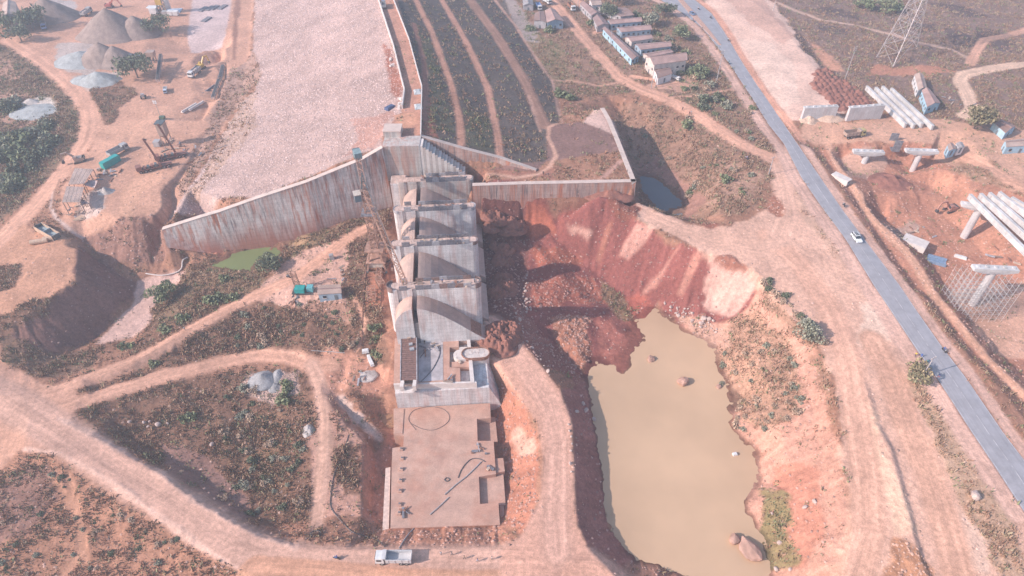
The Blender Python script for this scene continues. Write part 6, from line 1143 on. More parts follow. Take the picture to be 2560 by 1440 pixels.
# ------------------------------------------------------------------ poles and pylon
M_POLE = mat('concrete_pole', (.42, .38, .38), .85); M_GALV = mat('galvanised_angle', (.50, .43, .42), .5, .2)
def pole(base, h, label, arms=1, m=M_POLE, t=.32):
    root = empty('utility_pole', base, label, 'pole', 'utility poles'); MB().cyl((0, 0, -.5), t * .6, h + .5, 8, t * .35).build('shaft', m, root)
    for k in range(arms): MB().box((0, 0, h - .5 - k * .9), (2.2, .14, .14), .5).build('cross_arm', M_GALV, root); [MB().cyl((s * .9 * math.cos(.5), s * .9 * math.sin(.5), h - .4 - k * .9), .09, .3, 6).build('insulator', C_PALE, root) for s in (-1, 1)]
for x, y, h, lb, n in ((1791, 205, 15, 'tall pole between the green scrub and the highway', 2), (2112, 198, 16, 'tall lattice-topped pole beside the red soil heaps', 3), (2301, 947, 9, 'leaning pole beside the dry tree at the highway', 1), (1921, 437, 8, 'thin pole at the dirt road turn-off', 1), (1628, 221, 9, 'white pole in front of the garage, nearer the lane', 0), (1639, 219, 8, 'white pole in front of the garage, nearer the parked pickup', 0), (1933, 27, 10, 'pole at the top edge of the pale compacted ground', 1), (1444, 24, 10, 'pole beside the parked dump truck on the lane', 1), (1526, 116, 9, 'thin pole on the slope beside the long narrow shed', 0)): pole(hit(x, y), h, lb, n)
B4 = [hit(*q) for q in ((2191, 143), (2232, 167), (2292, 118), (2258, 100))]; pc = sum(B4, Vector()) / 4; root = empty('transmission_pylon', pc, 'tall steel lattice transmission pylon in the far field', 'pylon'); HT = 46; tw = 1.6; prev = None; tops = [Vector((sx * tw, sy * tw, HT)) for sx, sy in ((-1, -1), (1, -1), (1, 1), (-1, 1))]; bas = sorted([b - pc for b in B4], key=lambda v: math.atan2(v.y, v.x)); tops = sorted(tops, key=lambda v: math.atan2(v.y, v.x)); NL = 9
for i in range(4): MB().bar(bas[i], tops[i], .3).build('leg', M_GALV, root)
lv = [1 - (1 - k / NL) ** 1.25 for k in range(NL + 1)]
for k in range(NL):
    b = MB(); c0 = [bas[i].lerp(tops[i], lv[k]) for i in range(4)]; c1 = [bas[i].lerp(tops[i], lv[k + 1]) for i in range(4)]
    for i in range(4): j = (i + 1) % 4; b.bar(c0[i], c1[j], .13); b.bar(c0[j], c1[i], .13); b.bar(c1[i], c1[j], .13)
    b.build('bracing', M_GALV, root)
for z, w in ((34, 9), (39, 8), (44, 6)):
    for s in (-1, 1): b = MB(); b.bar((s * 1.5, 0, z), (s * w, 0, z + .8), .25); b.bar((s * 1.5, 0, z + 2), (s * w, 0, z + .8), .2); b.build('cross_arm', M_GALV, root)
# ------------------------------------------------------------------ hoses, pipes, small site things
def hose(pts, r, label, m, name='hose', cat='hose', lift=None, z=None, group=None):
    P = [un(x, y, z) + Vector((0, 0, r)) if z is not None else hit(x, y) + Vector((0, 0, r)) for x, y in pts]; fine = []
    for i in range(len(P) - 1):
        a = P[max(0, i - 1)]; b = P[i]; c = P[i + 1]; d = P[min(len(P) - 1, i + 2)]
        for k in range(5): t = k / 5; fine.append(.5 * ((2 * b) + (c - a) * t + (2 * a - 5 * b + 4 * c - d) * t * t + (3 * b - a - 3 * c + d) * t ** 3))
    fine.append(P[-1]); sh = fine[len(fine) // 2].copy(); b = MB()
    if z is None:
        for p in fine: p.z = max(p.z, zat(p.x, p.y)[0] + r)
    for p, q in zip(fine[:-1], fine[1:]): b.bar(p - sh, q - sh, 2 * r, n=6)
    return tag(b.build(name, m, None, sh), label, cat, group)
M_HOSE = mat('black_hose', (.12, .10, .10), .6); M_PIPE = mat('grey_pipe', (.40, .36, .35), .6); M_CLAY = mat('clay_pipe', (.52, .36, .26), .8)
hose([(1040, 1075), (1022, 1050), (1030, 1030), (1050, 1021), (1080, 1017), (1110, 1024), (1124, 1042), (1115, 1060), (1085, 1075), (1055, 1072), (1030, 1060)], .06, 'black hose laid in a big ring on the foundation slab', M_HOSE, z=-3.98)
hose([(1203, 1155), (1170, 1188), (1140, 1212), (1112, 1237)], .16, 'long dark pipe across the slab, nearer the square recess', M_PIPE, 'pipe', 'pipe', z=-3.98); hose([(1122, 1244), (1098, 1267), (1075, 1287)], .16, 'long dark pipe across the middle of the slab', M_PIPE, 'pipe', 'pipe', z=-3.98); hose([(1075, 1290), (1050, 1310), (1030, 1327), (1015, 1345), (998, 1372)], .15, 'dark pipe running over the rubble berm to the road', M_PIPE, 'pipe', 'pipe')
hose([(1145, 1195), (1155, 1172), (1175, 1150), (1195, 1147), (1213, 1155)], .12, 'curved black hose end near the recess on the slab', M_HOSE, z=-3.98); hose([(1118, 1195), (1124, 1199), (1118, 1204), (1111, 1200), (1117, 1194)], .12, 'small coil of hose in the middle of the slab', M_HOSE, z=-3.98)
hose([(872, 1088), (855, 1145), (835, 1190), (827, 1240), (828, 1270), (850, 1300), (880, 1330), (910, 1340), (945, 1352), (962, 1368)], .12, 'long black hose winding down beside the trench', M_HOSE)
hose([(775, 1335), (785, 1328), (800, 1330), (803, 1338), (790, 1342), (776, 1338), (783, 1330)], .15, 'coiled black hose in the scrub by the road bend', M_HOSE); hose([(1052, 955), (1080, 925), (1098, 890), (1100, 868)], .1, 'hose curving over the wet concrete strip', M_HOSE, z=5.1); hose([(1050, 895), (1062, 880), (1072, 872)], .1, 'short hose at the far side of the wet concrete strip', M_HOSE, z=5.1)
hose([(365, 685), (405, 690), (440, 683), (455, 672), (458, 655), (470, 645)], .22, 'white pipe curving through the green hollow', C_PALE, 'pipe', 'pipe'); hose([(778, 877), (820, 880), (862, 884)], .12, 'thin pipe lying by the track bend', M_PIPE, 'pipe', 'pipe')
for x, y, l, rz, lb in ((100, 608, 5.5, .25, 'longer clay-coloured pipe beside the steel trough'), (126, 600, 4.0, .25, 'shorter clay-coloured pipe beside the steel trough')):
    o = MB().cyl((-l / 2, 0, .8), .8, l, 14, axis='X').build('concrete_pipe', M_CLAY, None, hit(x, y), (0, 0, rz)); tag(o, lb, 'pipe')
p = hit(122, 585); root = empty('steel_trough', p, 'long teal-grey steel trough on the plateau edge', 'trough', rz=math.radians(-32)); mt = mat('teal_grey_steel', (.28, .35, .38), .6)
for s in (-1, 1): MB().box((0, s * 1.4, 1.0), (11, .2, 2.0)).build('side_plate', M_CLAY, root); MB().box((s * 5.5, 0, 1.0), (.2, 2.6, 2.0)).build('end_plate', M_DK, root)
MB().box((0, 0, .7), (10.7, 2.58, .15)).build('floor_plate', mt, root); MB().box((0, 0, 1.0), (.25, 2.58, 1.9)).build('divider', mt, root)
# conveyor in the trench, screen plant, batching plant
def conveyor(a, b, h0, h1, label, m):
    A, B = hit(*a) + Vector((0, 0, h0)), hit(*b) + Vector((0, 0, h1)); root = empty('conveyor', A, label, 'conveyor'); d = B - A; x = d.cross(Vector((0, 0, 1))).normalized(); lattice(MB(), (0, 0, 0), d, 1.4, 1.0, 10, .16).build('truss', m, root); q = [x * .6, -x * .6]; MB().add([q[0] + Vector((0, 0, .6)), q[1] + Vector((0, 0, .6)), d + q[1] + Vector((0, 0, .6)), d + q[0] + Vector((0, 0, .6)), q[0] + Vector((0, 0, .7)), q[1] + Vector((0, 0, .7)), d + q[1] + Vector((0, 0, .7)), d + q[0] + Vector((0, 0, .7))], [(0, 1, 2, 3), (4, 5, 6, 7), (0, 1, 5, 4), (2, 3, 7, 6), (1, 2, 6, 5), (3, 0, 4, 7)]).build('belt', M_CHAS, root)
    for t in (.05, .35, .65, .95):
        for s in (-1, 1): p = d * t + x * s * .6; MB().bar(p, p - Vector((0, 0, h0 + (h1 - h0) * t + .3)), .18).build('support_leg', m, root)
    return root
conveyor((560, 172), (552, 205), 1.5, 1.5, 'steel walkway frame in the long trench, square pit end', M_GALV); conveyor((550, 208), (534, 252), 1.5, 1.2, 'steel walkway frame in the long trench, far from the square pit', M_GALV); conveyor((410, 160), (398, 212), 4.5, 2, 'pinkish inclined conveyor beside the yard tree', mat('faded_conveyor', (.46, .36, .34), .7))
p = hit(362, 155); root = empty('screening_plant', p, 'dark steel screening plant with a hopper above the tree', 'plant'); MB().box((4.5, 0, 4.2), (3.2, 3, 2.6), top=(3.8, 3.6)).build('hopper', TAN_, root); MB().box((-2.5, 0, 3.4), (8, 1.6, .5), M=Matrix.Rotation(.12, 3, 'Y')).build('belt_deck', M_DK, root)
for x in (-5.5, -2, 1.5, 4, 5.6):
    for s in (-1, 1): MB().bar((x, s * 1.2, -.3), (x, s * 1.0, 3.4), .25).build('leg', M_DK, root)
p = hit(408, 32); root = empty('batching_plant', p, 'tall concrete batching plant with a yellow panel in the far yard', 'plant'); b = MB(); b.build
lattice(MB(), (0, 0, 0), (0, 0, 15), 3.2, 3.2, 7, .3, Vector((0, 1, 0))).build('frame', M_DK, root); MB().box((0, -1.75, 7), (3.4, .3, 4.2)).build('panel', YE, root); MB().box((0, 0, 15.8), (4.2, 4, 2.2)).build('mixer_house', GREYP, root); MB().box((-4, -2, 2), (4, 3, 3.2)).build('control_cabin', WH, root); MB().box((-6, 2, 2.6), (6, 4, .3)).build('canopy', WH, root); MB().cyl((3.4, 1, 2), 1.4, 9, 14).build('cement_silo', C_PALE, root)
for k in range(3): MB().box((3 + k * 3, -4, 1.4), (2.6, 2.4, 2.2), top=(2.9, 2.7)).build('aggregate_bin', WH if k else GREYP, root)
p = hit(433, 28); tag(MB().box((0, 0, .15), (9, 7, .3), .1, top=(8.6, 6.6)).build('settling_tank', mat('tank_water', (.42, .48, .58), .2), None, p), 'pale blue settling tank beside the batching plant', 'tank')
for k, (x, y) in enumerate(((508, 24), (525, 22), (536, 20), (556, 19), (516, 50))):
    root = empty('formwork_rack', hit(x, y), ['dark slatted rack on the pale pad, nearest the pad corner', 'dark slatted rack on the pale pad beside the corner one', 'dark slatted rack on the pale pad in the middle of the line', 'dark slatted rack on the pale pad, closest to the dam slope', 'dark slatted rack lying apart from the line on the pale pad'][k], 'rack', 'racks on the pale pad', 1.35); 
    for j in range(5): MB().box((-3 + j * 1.5, 0, .3), (1.25, 2.6, .5)).build('slat', M_PANEL[0], root)
for x, y, l, rz, lb in ((474, 273, 9, 1.15, 'concrete beam lying in the yard, nearer the light tower'), (492, 268, 9, 1.15, 'concrete beam lying in the yard, nearer the long trench'), (522, 228, 10, 1.3, 'dark steel beam lying beside the long trench')):
    root = empty('precast_beam', hit(x, y), lb, 'beam', 'beams lying in the yard', rz); MB().box((0, 0, .35), (l, 1.3, .3)).build('bottom_flange', C_PALE if l < 10 else M_PANEL[0], root); MB().box((0, 0, .75), (l - .05, .5, .5)).build('web', C_PALE if l < 10 else M_PANEL[0], root)
# teal winch machine with a frame near the hut
p = hit(752, 730); root = empty('winch_rig', p, 'teal winch rig with a rusty lattice frame next to the site hut', 'winch'); MB().box((0, 0, 1.2), (3.2, 2.4, 1.6)).build('engine_house', TE, root); MB().box((3.2, .5, 1.1), (2.0, 2.0, 1.8)).build('fuel_box', paint('turquoise_paint', (.15, .42, .45)), root); lattice(MB(), (-1.2, 1.5, .2), (-1.6, 1.8, 7), 1.6, .8, 5, .16, Vector((0, 1, 0))).build('lattice_frame', M_CR, root); MB().box((.5, 0, .25), (6.2, 3, .3)).build('skid', M_CHAS, root)
for x, y, sx, sy, sz, rz, m, nm, lb, ct in ((914, 880, 2.2, 1.4, .9, .2, WH, 'water_tank', 'small white water tank on the rubble by the trench head', 'tank'), (925, 900, 1.2, 6, .8, .45, WH, 'sheet_stack', 'white sheet leaning on debris by the trench head', 'sheet'), (830, 648, 1.6, 1.4, 2.0, .3, GREYP, 'mixer', 'small grey concrete mixer standing on the pale track', 'mixer'), (975, 272, 4, 2.2, 1.0, .9, DKB, 'steel_trough', 'dark blue steel trough beside the end of the white parapet', 'trough'), (1600, 122, 0, 0, 0, 0, WH, '', '', ''), (1835, 1141, 1.3, 1.0, .7, .2, WH, 'concrete_block', 'square white block sitting in the shallow water', 'block'), (200, 547, 4.5, 2.6, .4, .3, M_CLAY, 'timber_stack', 'tan timber sheets stacked below the smaller open shed', 'timber'), (2400, 645, 4, 1.2, .8, -.5, WH, 'steel_pipe', 'white steel pipe end lying in the excavation', 'pipe')):
    if not sx: continue
    p = hit(x, y); p.z = max(p.z, POND_Z - .1) if nm == 'concrete_block' else p.z; root = empty(nm, p, lb, ct, rz=rz); MB().box((0, 0, sz / 2), (sx, sy, sz), top=(sx * .9, sy * .9)).build('body', m, root); MB().box((0, 0, sz + .05), (sx * .7, sy * .7, .12)).build('top_plate', m, root)
for k, (x, y) in enumerate(((1000, 262), (998, 272), (1003, 250), (983, 165), (977, 150))):
    root = empty('rubble_block', hit(x, y), ['white rubble block at the very end of the white parapet', 'white rubble block just below the parapet end', 'white rubble block against the parapet near its bend', 'white rubble block on the red soil strip by the crest', 'white rubble block higher up on the red soil strip'][k], 'block', 'white blocks along the parapet', k); MB().box((0, 0, .5), (1.6, 1.1, .9), .4, top=(1.2, .8)).build('body', C_PALE, root); MB().box((.9, .7, .35), (.9, .8, .7), 1.1).build('broken_piece', C_PALE, root)
for x, y, lb in ((960, 18, 'blue-grey truck'),): 
    p = un(x, y, 33.1); dump_truck(p, 1.75, 'blue-grey lorry driving on the dam crest road', DKB, GREYP, sc=.8)
for x, y, k in ((1044, 230, 0), (1046, 267, 1)):
    p = un(x, y, 33.05); tag(MB().box((0, 0, .35), (3, 4.5, .6), .2, top=(1.6, 2.5)).build('gravel_pile', mat('blue_gravel', (.42, .44, .45), .95, var=.2), None, p), ['pale gravel pile on the crest road at the parapet bend', 'pale gravel pile on the crest road near the turning circle'][k], 'gravel')

# loose timber and scrap
M_PLANK = [mat('plank_pale', (.55, .42, .33), .85), mat('plank_dark', (.30, .22, .18), .85), M_PANEL[0], M_PANEL[1], M_RUST]
def scrap(pos, n, spread, label, nm='scrap_pile'):
    root = empty(nm, pos, label, 'scrap')
    for k in range(n): MB().box((0, 0, 0), (random.uniform(.5, 3.2), random.uniform(.15, .8), random.uniform(.12, .5))).build('scrap_piece', random.choice(M_PLANK), root, ((random.uniform(-8, 8), random.uniform(-.9, .9), .15) if spread == 1.0 else (random.gauss(0, spread), random.gauss(0, spread), .2 + random.random() * .3)), (0, random.uniform(-.08, .08), random.random() * 3.1))
for (x, y, n, sp), lb in (((255, 440, 12, 3), 'scrap steel and planks beside the teal container'), ((285, 435, 10, 2.5), 'scrap beams on the bare yard near the truck crane'), ((445, 362, 14, 3.5), 'scrap steel scattered behind the silo hopper'), ((470, 385, 12, 3), 'scrap beams at the yard edge below the stone slope'), ((185, 530, 12, 3), 'broken sheets and planks below the smaller open shed'), ((735, 755, 8, 2), 'planks thrown down behind the winch rig'), ((850, 690, 8, 2.2), 'planks and blocks on the pale ground above the site hut'), ((905, 945, 12, 2.5), 'timber debris beside the trench head'), ((1635, 95, 8, 2.5), 'junk in the yard at the barrack ends'), ((2380, 255, 10, 3), 'junk and drums beside the sky blue house'), ((2450, 275, 9, 2.5), 'scattered belongings near the brown-leaved tree'), ((2505, 640, 8, 3), 'steel pieces on the ground beside the scaffolding'), ((2290, 580, 9, 2.5), 'shutter pieces in the shaded part of the excavation')): scrap(hit(x, y), n, sp, lb)
for (x, y, z, n, sp), lb in (((1075, 870, 5.05, 9, 1.6), 'planks on the wet strip of the low block'), ((1160, 895, 4.7, 7, .8), 'shutter boards in the shafts of the low block'), ((1128, 950, 5.05, 5, .8), 'timber offcuts on the edge of the low block'), ((1010, 1275, -3.95, 5, .8), 'timber offcuts beside the anchor blocks on the slab'), ((1205, 1125, -3.95, 6, 1.2), 'boards on the slab between its two recesses'), ((1225, 1170, -3.95, 4, .7), 'leaning boards at the slab edge')): scrap(un(x, y, z), n, sp, lb, 'timber_pile')
for i, v in enumerate(PV): scrap(spw(3, v, 22.2), 14, 1.0, ['planks and bars on top of the pier joined to the abutment', 'planks and bars on top of the second pier from the abutment', 'planks and bars on top of the pier under the crane jib', 'planks and bars on top of the pier ringed with rebar'][i], 'timber_pile')
# ------------------------------------------------------------------ heaps
def fine(x, y, seed): return 1.7 * float(fbm(np.array([x]), np.array([y]), 1.1, 3, seed + 5)[0] - .5)
def heap_mesh(name, m, rx, ry, h, seed, power=1.0, jag=.25, n=26, rings=10):
    V = []; Fs = []; r_ = np.random.default_rng(seed)
    for i in range(rings + 1):
        q = i / rings
        for k in range(n):
            a = 2 * math.pi * k / n; x, y = rx * q * math.cos(a), ry * q * math.sin(a); nz = float(fbm(np.array([x + seed * 31]), np.array([y + seed * 17]), max(rx, ry) * .6, 4, seed)[0] - .5)
            wob_ = 1 + .25 * float(fbm(np.array([math.cos(a) * 2 + seed]), np.array([math.sin(a) * 2]), 1.2, 3, seed)[0] - .5); V.append((x * wob_, y * wob_, h * ((1 - q) ** power * .8 + .2 * (1 - q * q) ** 2) + nz * jag * h * (1 - q) ** .6 + fine(x, y, seed) * jag * min(h, 3) * .5 * (1 - q) ** .4 - (.35 if i == rings else 0)))
    for i in range(rings):
        for k in range(n): Fs.append((i * n + k, i * n + (k + 1) % n, (i + 1) * n + (k + 1) % n, (i + 1) * n + k))
    return npmesh(name, V, Fs, m, True)
def soil(name, col):
    if name in MATS: return MATS[name]
    m, n, b = nodes(name); p = gcoord(n); c = n.nodes.new('ShaderNodeRGB'); c.outputs[0].default_value = (*col, 1)
    n.links.new(mulcol(n, mulcol(n, c.outputs[0], noise_mix(n, .4, .8, 1.2, 5, .6, p)), noise_mix(n, 3, .8, 1.2, 3, .7, p)), b.inputs['Base Color']); b.inputs['Roughness'].default_value = .95; bump(n, b, 2.0, .5, .2, p, 6); MATS[name] = m; return m
RH = soil('red_dumped_soil', (.26, .11, .082)); DR = soil('dark_red_spoil', (.27, .115, .085)); GRV = soil('grey_gravel', (.34, .32, .32)); SND = soil('brown_sand', (.29, .21, .18)); GSD = soil('grey_sand', (.36, .365, .36)); WRK = soil('white_rubble', (.46, .40, .37))
for k, (x, y, rx, ry, h, m, lb) in enumerate(((285, 84, 20, 15, 13.5, SND, 'largest brown sand stockpile in the far yard'), (345, 84, 13, 11, 10, SND, 'shoulder of brown sand beside the largest stockpile'), (262, 152, 14, 11, 9.5, SND, 'brown stockpile between the grey dust and the yard tree'), (296, 154, 12, 10, 8.5, SND, 'dark brown stockpile touching the screening plant'), (205, 150, 14, 12, 4.5, GSD, 'pale grey dust stockpile spreading to the road'), (248, 202, 12, 8, 5, GSD, 'light grey sand heap beside the dumped stone heaps'), (215, 200, 9, 6, 2.6, GSD, 'low lumpy stone heap at the road bend'), (100, 276, 13, 9, 1.8, GSD, 'flat pale blue-grey sand patch left of the road'), (78, 256, 5, 3, 2.2, WRK, 'heap of white rubble above the pale sand patch'), (128, 44, 17, 13, 11, SND, 'grey-brown stockpile behind the yard trees'), (657, 948, 4.6, 4.0, 2.4, GRV, 'grey gravel heap beside the lower track'), (694, 938, 2.2, 3.4, 1.4, GRV, 'coarse gravel ridge beside the gravel heap, nearer the track'), (688, 966, 2.6, 2.4, 1.2, GRV, 'coarse gravel ridge below the gravel heap'), (772, 1076, 2.6, 3.2, 1.6, WRK, 'heap of white rubble beside the narrow track'), (264, 480, 4, 2.6, 2.2, WRK, 'heap of white sacks in the shade of the open sheds'), (912, 935, 4, 3, .8, WRK, 'pale debris heap at the trench head'), (1938, 510, 0, 6, 1.4, RH, 'long red soil heap beside the pale turning area'), (1775, 562, 0, 2.2, 1.0, RH, 'low red windrow along the pool track'), (1840, 652, 0, 2.4, 1.2, RH, 'red spoil ridge at the rim of the red slope'), (1525, 492, 9, 5, 2.6, DR, 'dark red spoil heap dumped at the platform corner'), (2065, 293, 9, 5, 4, soil('tan_soil', (.58, .40, .30)), 'tan soil ramp between the two abutment walls'), (2155, 290, 0, 0, 0, RH, ''), (1420, 835, 0, 13, 2.2, soil('orange_rubble', (.42, .21, .145)), 'broad orange rubble mound at the pond edge'), (1450, 845, 0, 9, 1.5, soil('orange_rubble', (.42, .21, .145)), 'lower orange rubble mound on the pond side'), (1430, 725, 0, 6, 1.6, RH, 'broken red soil mound between two pier shadows'), (2020, 300, 5, 4, 2.5, soil('tan_soil', (.58, .40, .30)), 'tan soil heap at the highway end of the abutment wall'), (2230, 455, 9, 7, 3, RH, 'red soil mound between the two bridge piers'))):
    if not rx: continue
    p = hit(x, y); p.z -= .3; tag(link('stockpile' if k < 12 else 'soil_heap', heap_mesh('stockpile', m, rx, ry, h, k + 3, 1.0 if k < 12 else 1.15, .18 if k < 12 else .6, 40, 16), None, p), lb, 'stockpile' if k < 12 else 'heap')
hm_ = [heap_mesh('dirt_heap', RH, 3.4, 3.0, 2.3, 60 + k, 1.0, .5, 18, 8) for k in range(4)]
HP = [(2042, 172), (2062, 170), (2098, 198), (2148, 222), (2168, 262), (2130, 272), (2098, 276), (2070, 250), (2030, 214)]
def inpoly(x, y, P):
    r = False
    for (x0, y0), (x1, y1) in zip(P, P[1:] + P[:1]):
        if (y0 > y) != (y1 > y) and x < (x1 - x0) * (y - y0) / (y1 - y0) + x0: r = not r
    return r
for r in range(13):
    for c in range(12):
        x = 2026 + c * 14 + (r % 2) * 7 + random.uniform(-2.5, 2.5); y = 170 + r * 8.6 + random.uniform(-1.5, 1.5)
        if not inpoly(x, y, HP): continue
        o = link('dirt_heap', hm_[(r + c) % 4], None, hit(x, y) - Vector((0, 0, .15)), (0, 0, random.random() * 6), [random.uniform(.55, .8)] * 3); tag(o, 'red soil heap in rows of tipped loads beside the pale ground', 'heap', 'tipped red soil heaps')
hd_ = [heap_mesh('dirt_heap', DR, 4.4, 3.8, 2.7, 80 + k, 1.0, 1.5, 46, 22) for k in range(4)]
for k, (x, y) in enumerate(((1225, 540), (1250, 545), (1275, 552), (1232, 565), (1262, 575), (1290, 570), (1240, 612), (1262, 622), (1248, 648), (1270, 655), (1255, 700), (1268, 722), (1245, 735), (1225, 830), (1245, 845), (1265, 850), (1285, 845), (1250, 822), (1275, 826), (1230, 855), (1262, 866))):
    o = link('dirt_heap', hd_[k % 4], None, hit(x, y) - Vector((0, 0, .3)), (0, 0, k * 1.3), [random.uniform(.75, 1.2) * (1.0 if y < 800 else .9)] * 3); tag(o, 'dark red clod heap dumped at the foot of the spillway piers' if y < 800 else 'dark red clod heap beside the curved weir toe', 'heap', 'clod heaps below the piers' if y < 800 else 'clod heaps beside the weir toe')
# ------------------------------------------------------------------ boulders
def rock_mesh(name, m, seed):
    b = bmesh.new(); bmesh.ops.create_icosphere(b, subdivisions=2, radius=1); r_ = random.Random(seed)
    dirs = [Vector((r_.gauss(0, 1), r_.gauss(0, 1), r_.gauss(0, 1))).normalized() for _ in range(9)]
    for v in b.verts:
        for d in dirs:
            t = v.co.dot(d)
            if t > .72: v.co -= d * (t - .72)
        v.co.z *= .72
    me = bpy.data.meshes.new(name); b.to_mesh(me); b.free(); me.materials.append(m); return me
BK = [rock_mesh('boulder', mat('pale_boulder', (.50, .375, .33), .9, var=.2), k) for k in range(3)]; BR = [rock_mesh('boulder', mat('brown_boulder', (.44, .26, .20), .9, var=.25), 9 + k) for k in range(3)]
def boulder(p, s, ms, label, group, z=None, sc=None):
    if group: label = ('tiny ' if s < .4 else ('middling ' if s < .65 else 'large ')) + label.replace('small ', '')
    o = link('boulder', random.choice(ms), None, Vector(p) + Vector((0, 0, s * .3)), (random.random(), random.random(), random.random() * 6), sc or [s * random.uniform(.8, 1.2), s * random.uniform(.8, 1.2), s]); return tag(o, label, 'boulder', group)
def pw(x, y): p = un(x, y, POND_Z); return p
boulder(pw(1706, 956), 2.0, BR, 'brown rounded boulder alone in the middle of the muddy pond', None); o = boulder(pw(1835, 1350), 2.0, BR, 'smaller of two reddish boulders near the grassy pond shore', None); o = boulder(pw(1872, 1378), 2.4, BR, 'long reddish boulder beside a smaller one near the grassy pond shore', None, sc=(2.6, 4.2, 1.9)); o.rotation_euler = (0, 0, .45)
boulder(pw(1627, 900), 1.3, BR, 'reddish rock off the tip of the red mud flat', None); boulder(pw(1796, 968), .9, BR, 'low wet rock close to the right pond shore', None)
for x, y, s in [(1312 + random.uniform(-6, 6), 690 + k * 6.5, random.uniform(.3, .65)) for k in range(15)] + [(1318 + random.uniform(-10, 10), 765 + random.uniform(-12, 12), .5) for k in range(7)]: boulder(hit(x, y), s, BK, 'small pale boulder in the line along the shaded strip', 'pale boulders along the shaded strip')
for x, y in ((1428, 1092), (1424, 1078), (1430, 1110), (1427, 1128), (1422, 1062), (1426, 1160), (1428, 1180), (1345, 892), (1352, 900), (1360, 915), (1370, 930), (1318, 855), (1330, 870), (1276, 748), (1280, 765), (1290, 785), (1298, 810), (1305, 830), (1300, 800), (1288, 772)): boulder(hit(x, y), random.uniform(.3, .75), BK, 'pale boulder on the rim of the haul road bank', 'pale boulders on the haul road rim')
for k in range(60): boulder(hit(1672 + 120 * (k % 12) / 12 + random.uniform(-12, 12), 778 + 52 * (k % 12) / 12 + random.uniform(-22, 8)), .25 + .75 * random.random() ** 2.5, BK, 'pale boulder in the cluster at the far pond shore', 'pale boulders at the far pond shore')
for x, y in ((325, 1055), (362, 1057), (375, 1055), (396, 1063), (372, 1068), (420, 1060), (1165, 1145 - 700), (530, 1112), (1458, 1010), (1465, 1028), (1442, 1030), (1485, 1050), (1929, 1285), (1948, 1358), (2012, 1270), (2035, 1255), (1975, 1425), (1940, 1425), (2436, 1242)): boulder(hit(x, y), random.uniform(.5, .9) if x != 2436 else 1.8, BK, {2436: 'large flat pale boulder on the scrub strip beside the highway'}.get(x, 'single pale boulder lying on the open bank') , None if x == 2436 else 'single boulders on the banks')
# ------------------------------------------------------------------ scattered stones and dry scrub (nobody could count them)
ok = (np.abs(SS)[None, :] < 1.03) & (GY > 55) & (GY < 460); AREA = np.zeros((NY, NX)); AREA[:-1, :-1] = (GX[:-1, 1:] - GX[:-1, :-1]) * (YS[1:] - YS[:-1])[:, None]
def pick(Wt, n):
    w = (Wt * AREA * ok).ravel(); w = np.clip(w, 0, None); cs = np.cumsum(w); k = np.searchsorted(cs, rng.random(n) * cs[-1]); j, i = np.unravel_index(np.clip(k, 0, NY * NX - 1), (NY, NX))
    x = GX[j, i] + (rng.random(n) - .5) * .6; y = GY[j, i] + (rng.random(n) - .5) * .6; return x, y, zat(x, y), CR[j, i]
def stones(name, Wt, n, s0, s1, tint, label, m, flat=.7):
    x, y, z, col = pick(Wt, n); base = np.array([(1, 0, 0), (0, 1, 0), (-1, 0, 0), (0, -1, 0), (0, 0, 1), (.7, .7, .5), (-.7, .6, .5)], float)[:6]; fs = np.array([(0, 5, 4), (5, 1, 4), (1, 2, 4), (2, 3, 4), (3, 0, 4), (0, 1, 5)])
    s = s0 + (s1 - s0) * rng.random(n) ** 3; a = rng.random(n) * 6.28; j = .75 + .5 * rng.random((n, 6, 3)); V = base[None] * j * s[:, None, None]; V[..., 2] *= flat
    X = V[..., 0] * np.cos(a)[:, None] - V[..., 1] * np.sin(a)[:, None]; Y = V[..., 0] * np.sin(a)[:, None] + V[..., 1] * np.cos(a)[:, None]
    P = np.stack([X + x[:, None], Y + y[:, None], V[..., 2] + z[:, None] - .08 * s[:, None]], -1).reshape(-1, 3); Fx = (fs[None] + (np.arange(n) * 6)[:, None, None]).reshape(-1, 3)
    t = (col * .5 + np.array(tint) * .5) * (.65 + .7 * rng.random(n))[:, None]; t = np.repeat(t, 6, 0); return tag(link(name, npmesh(name, P, Fx, m, False, {'Tint': t})), label, kind='stuff')
LEAFM = leaf('scrub_stems', (1, 1, 1)); STONEM = leaf('loose_stone', (1, 1, 1))
stones('rubble', ROCK, 27000, .12, .55, (.55, .38, .32), 'loose stones and clods scattered over the excavated soil', STONEM)
stones('riprap_stones', (CLS == 2) * (.25 + .75 * np.clip((GY - 175) / 60, 0, 1)), 26000, .18, .48, (.62, .49, .46), 'countless pale riprap stones on the upstream dam face', STONEM, .8)
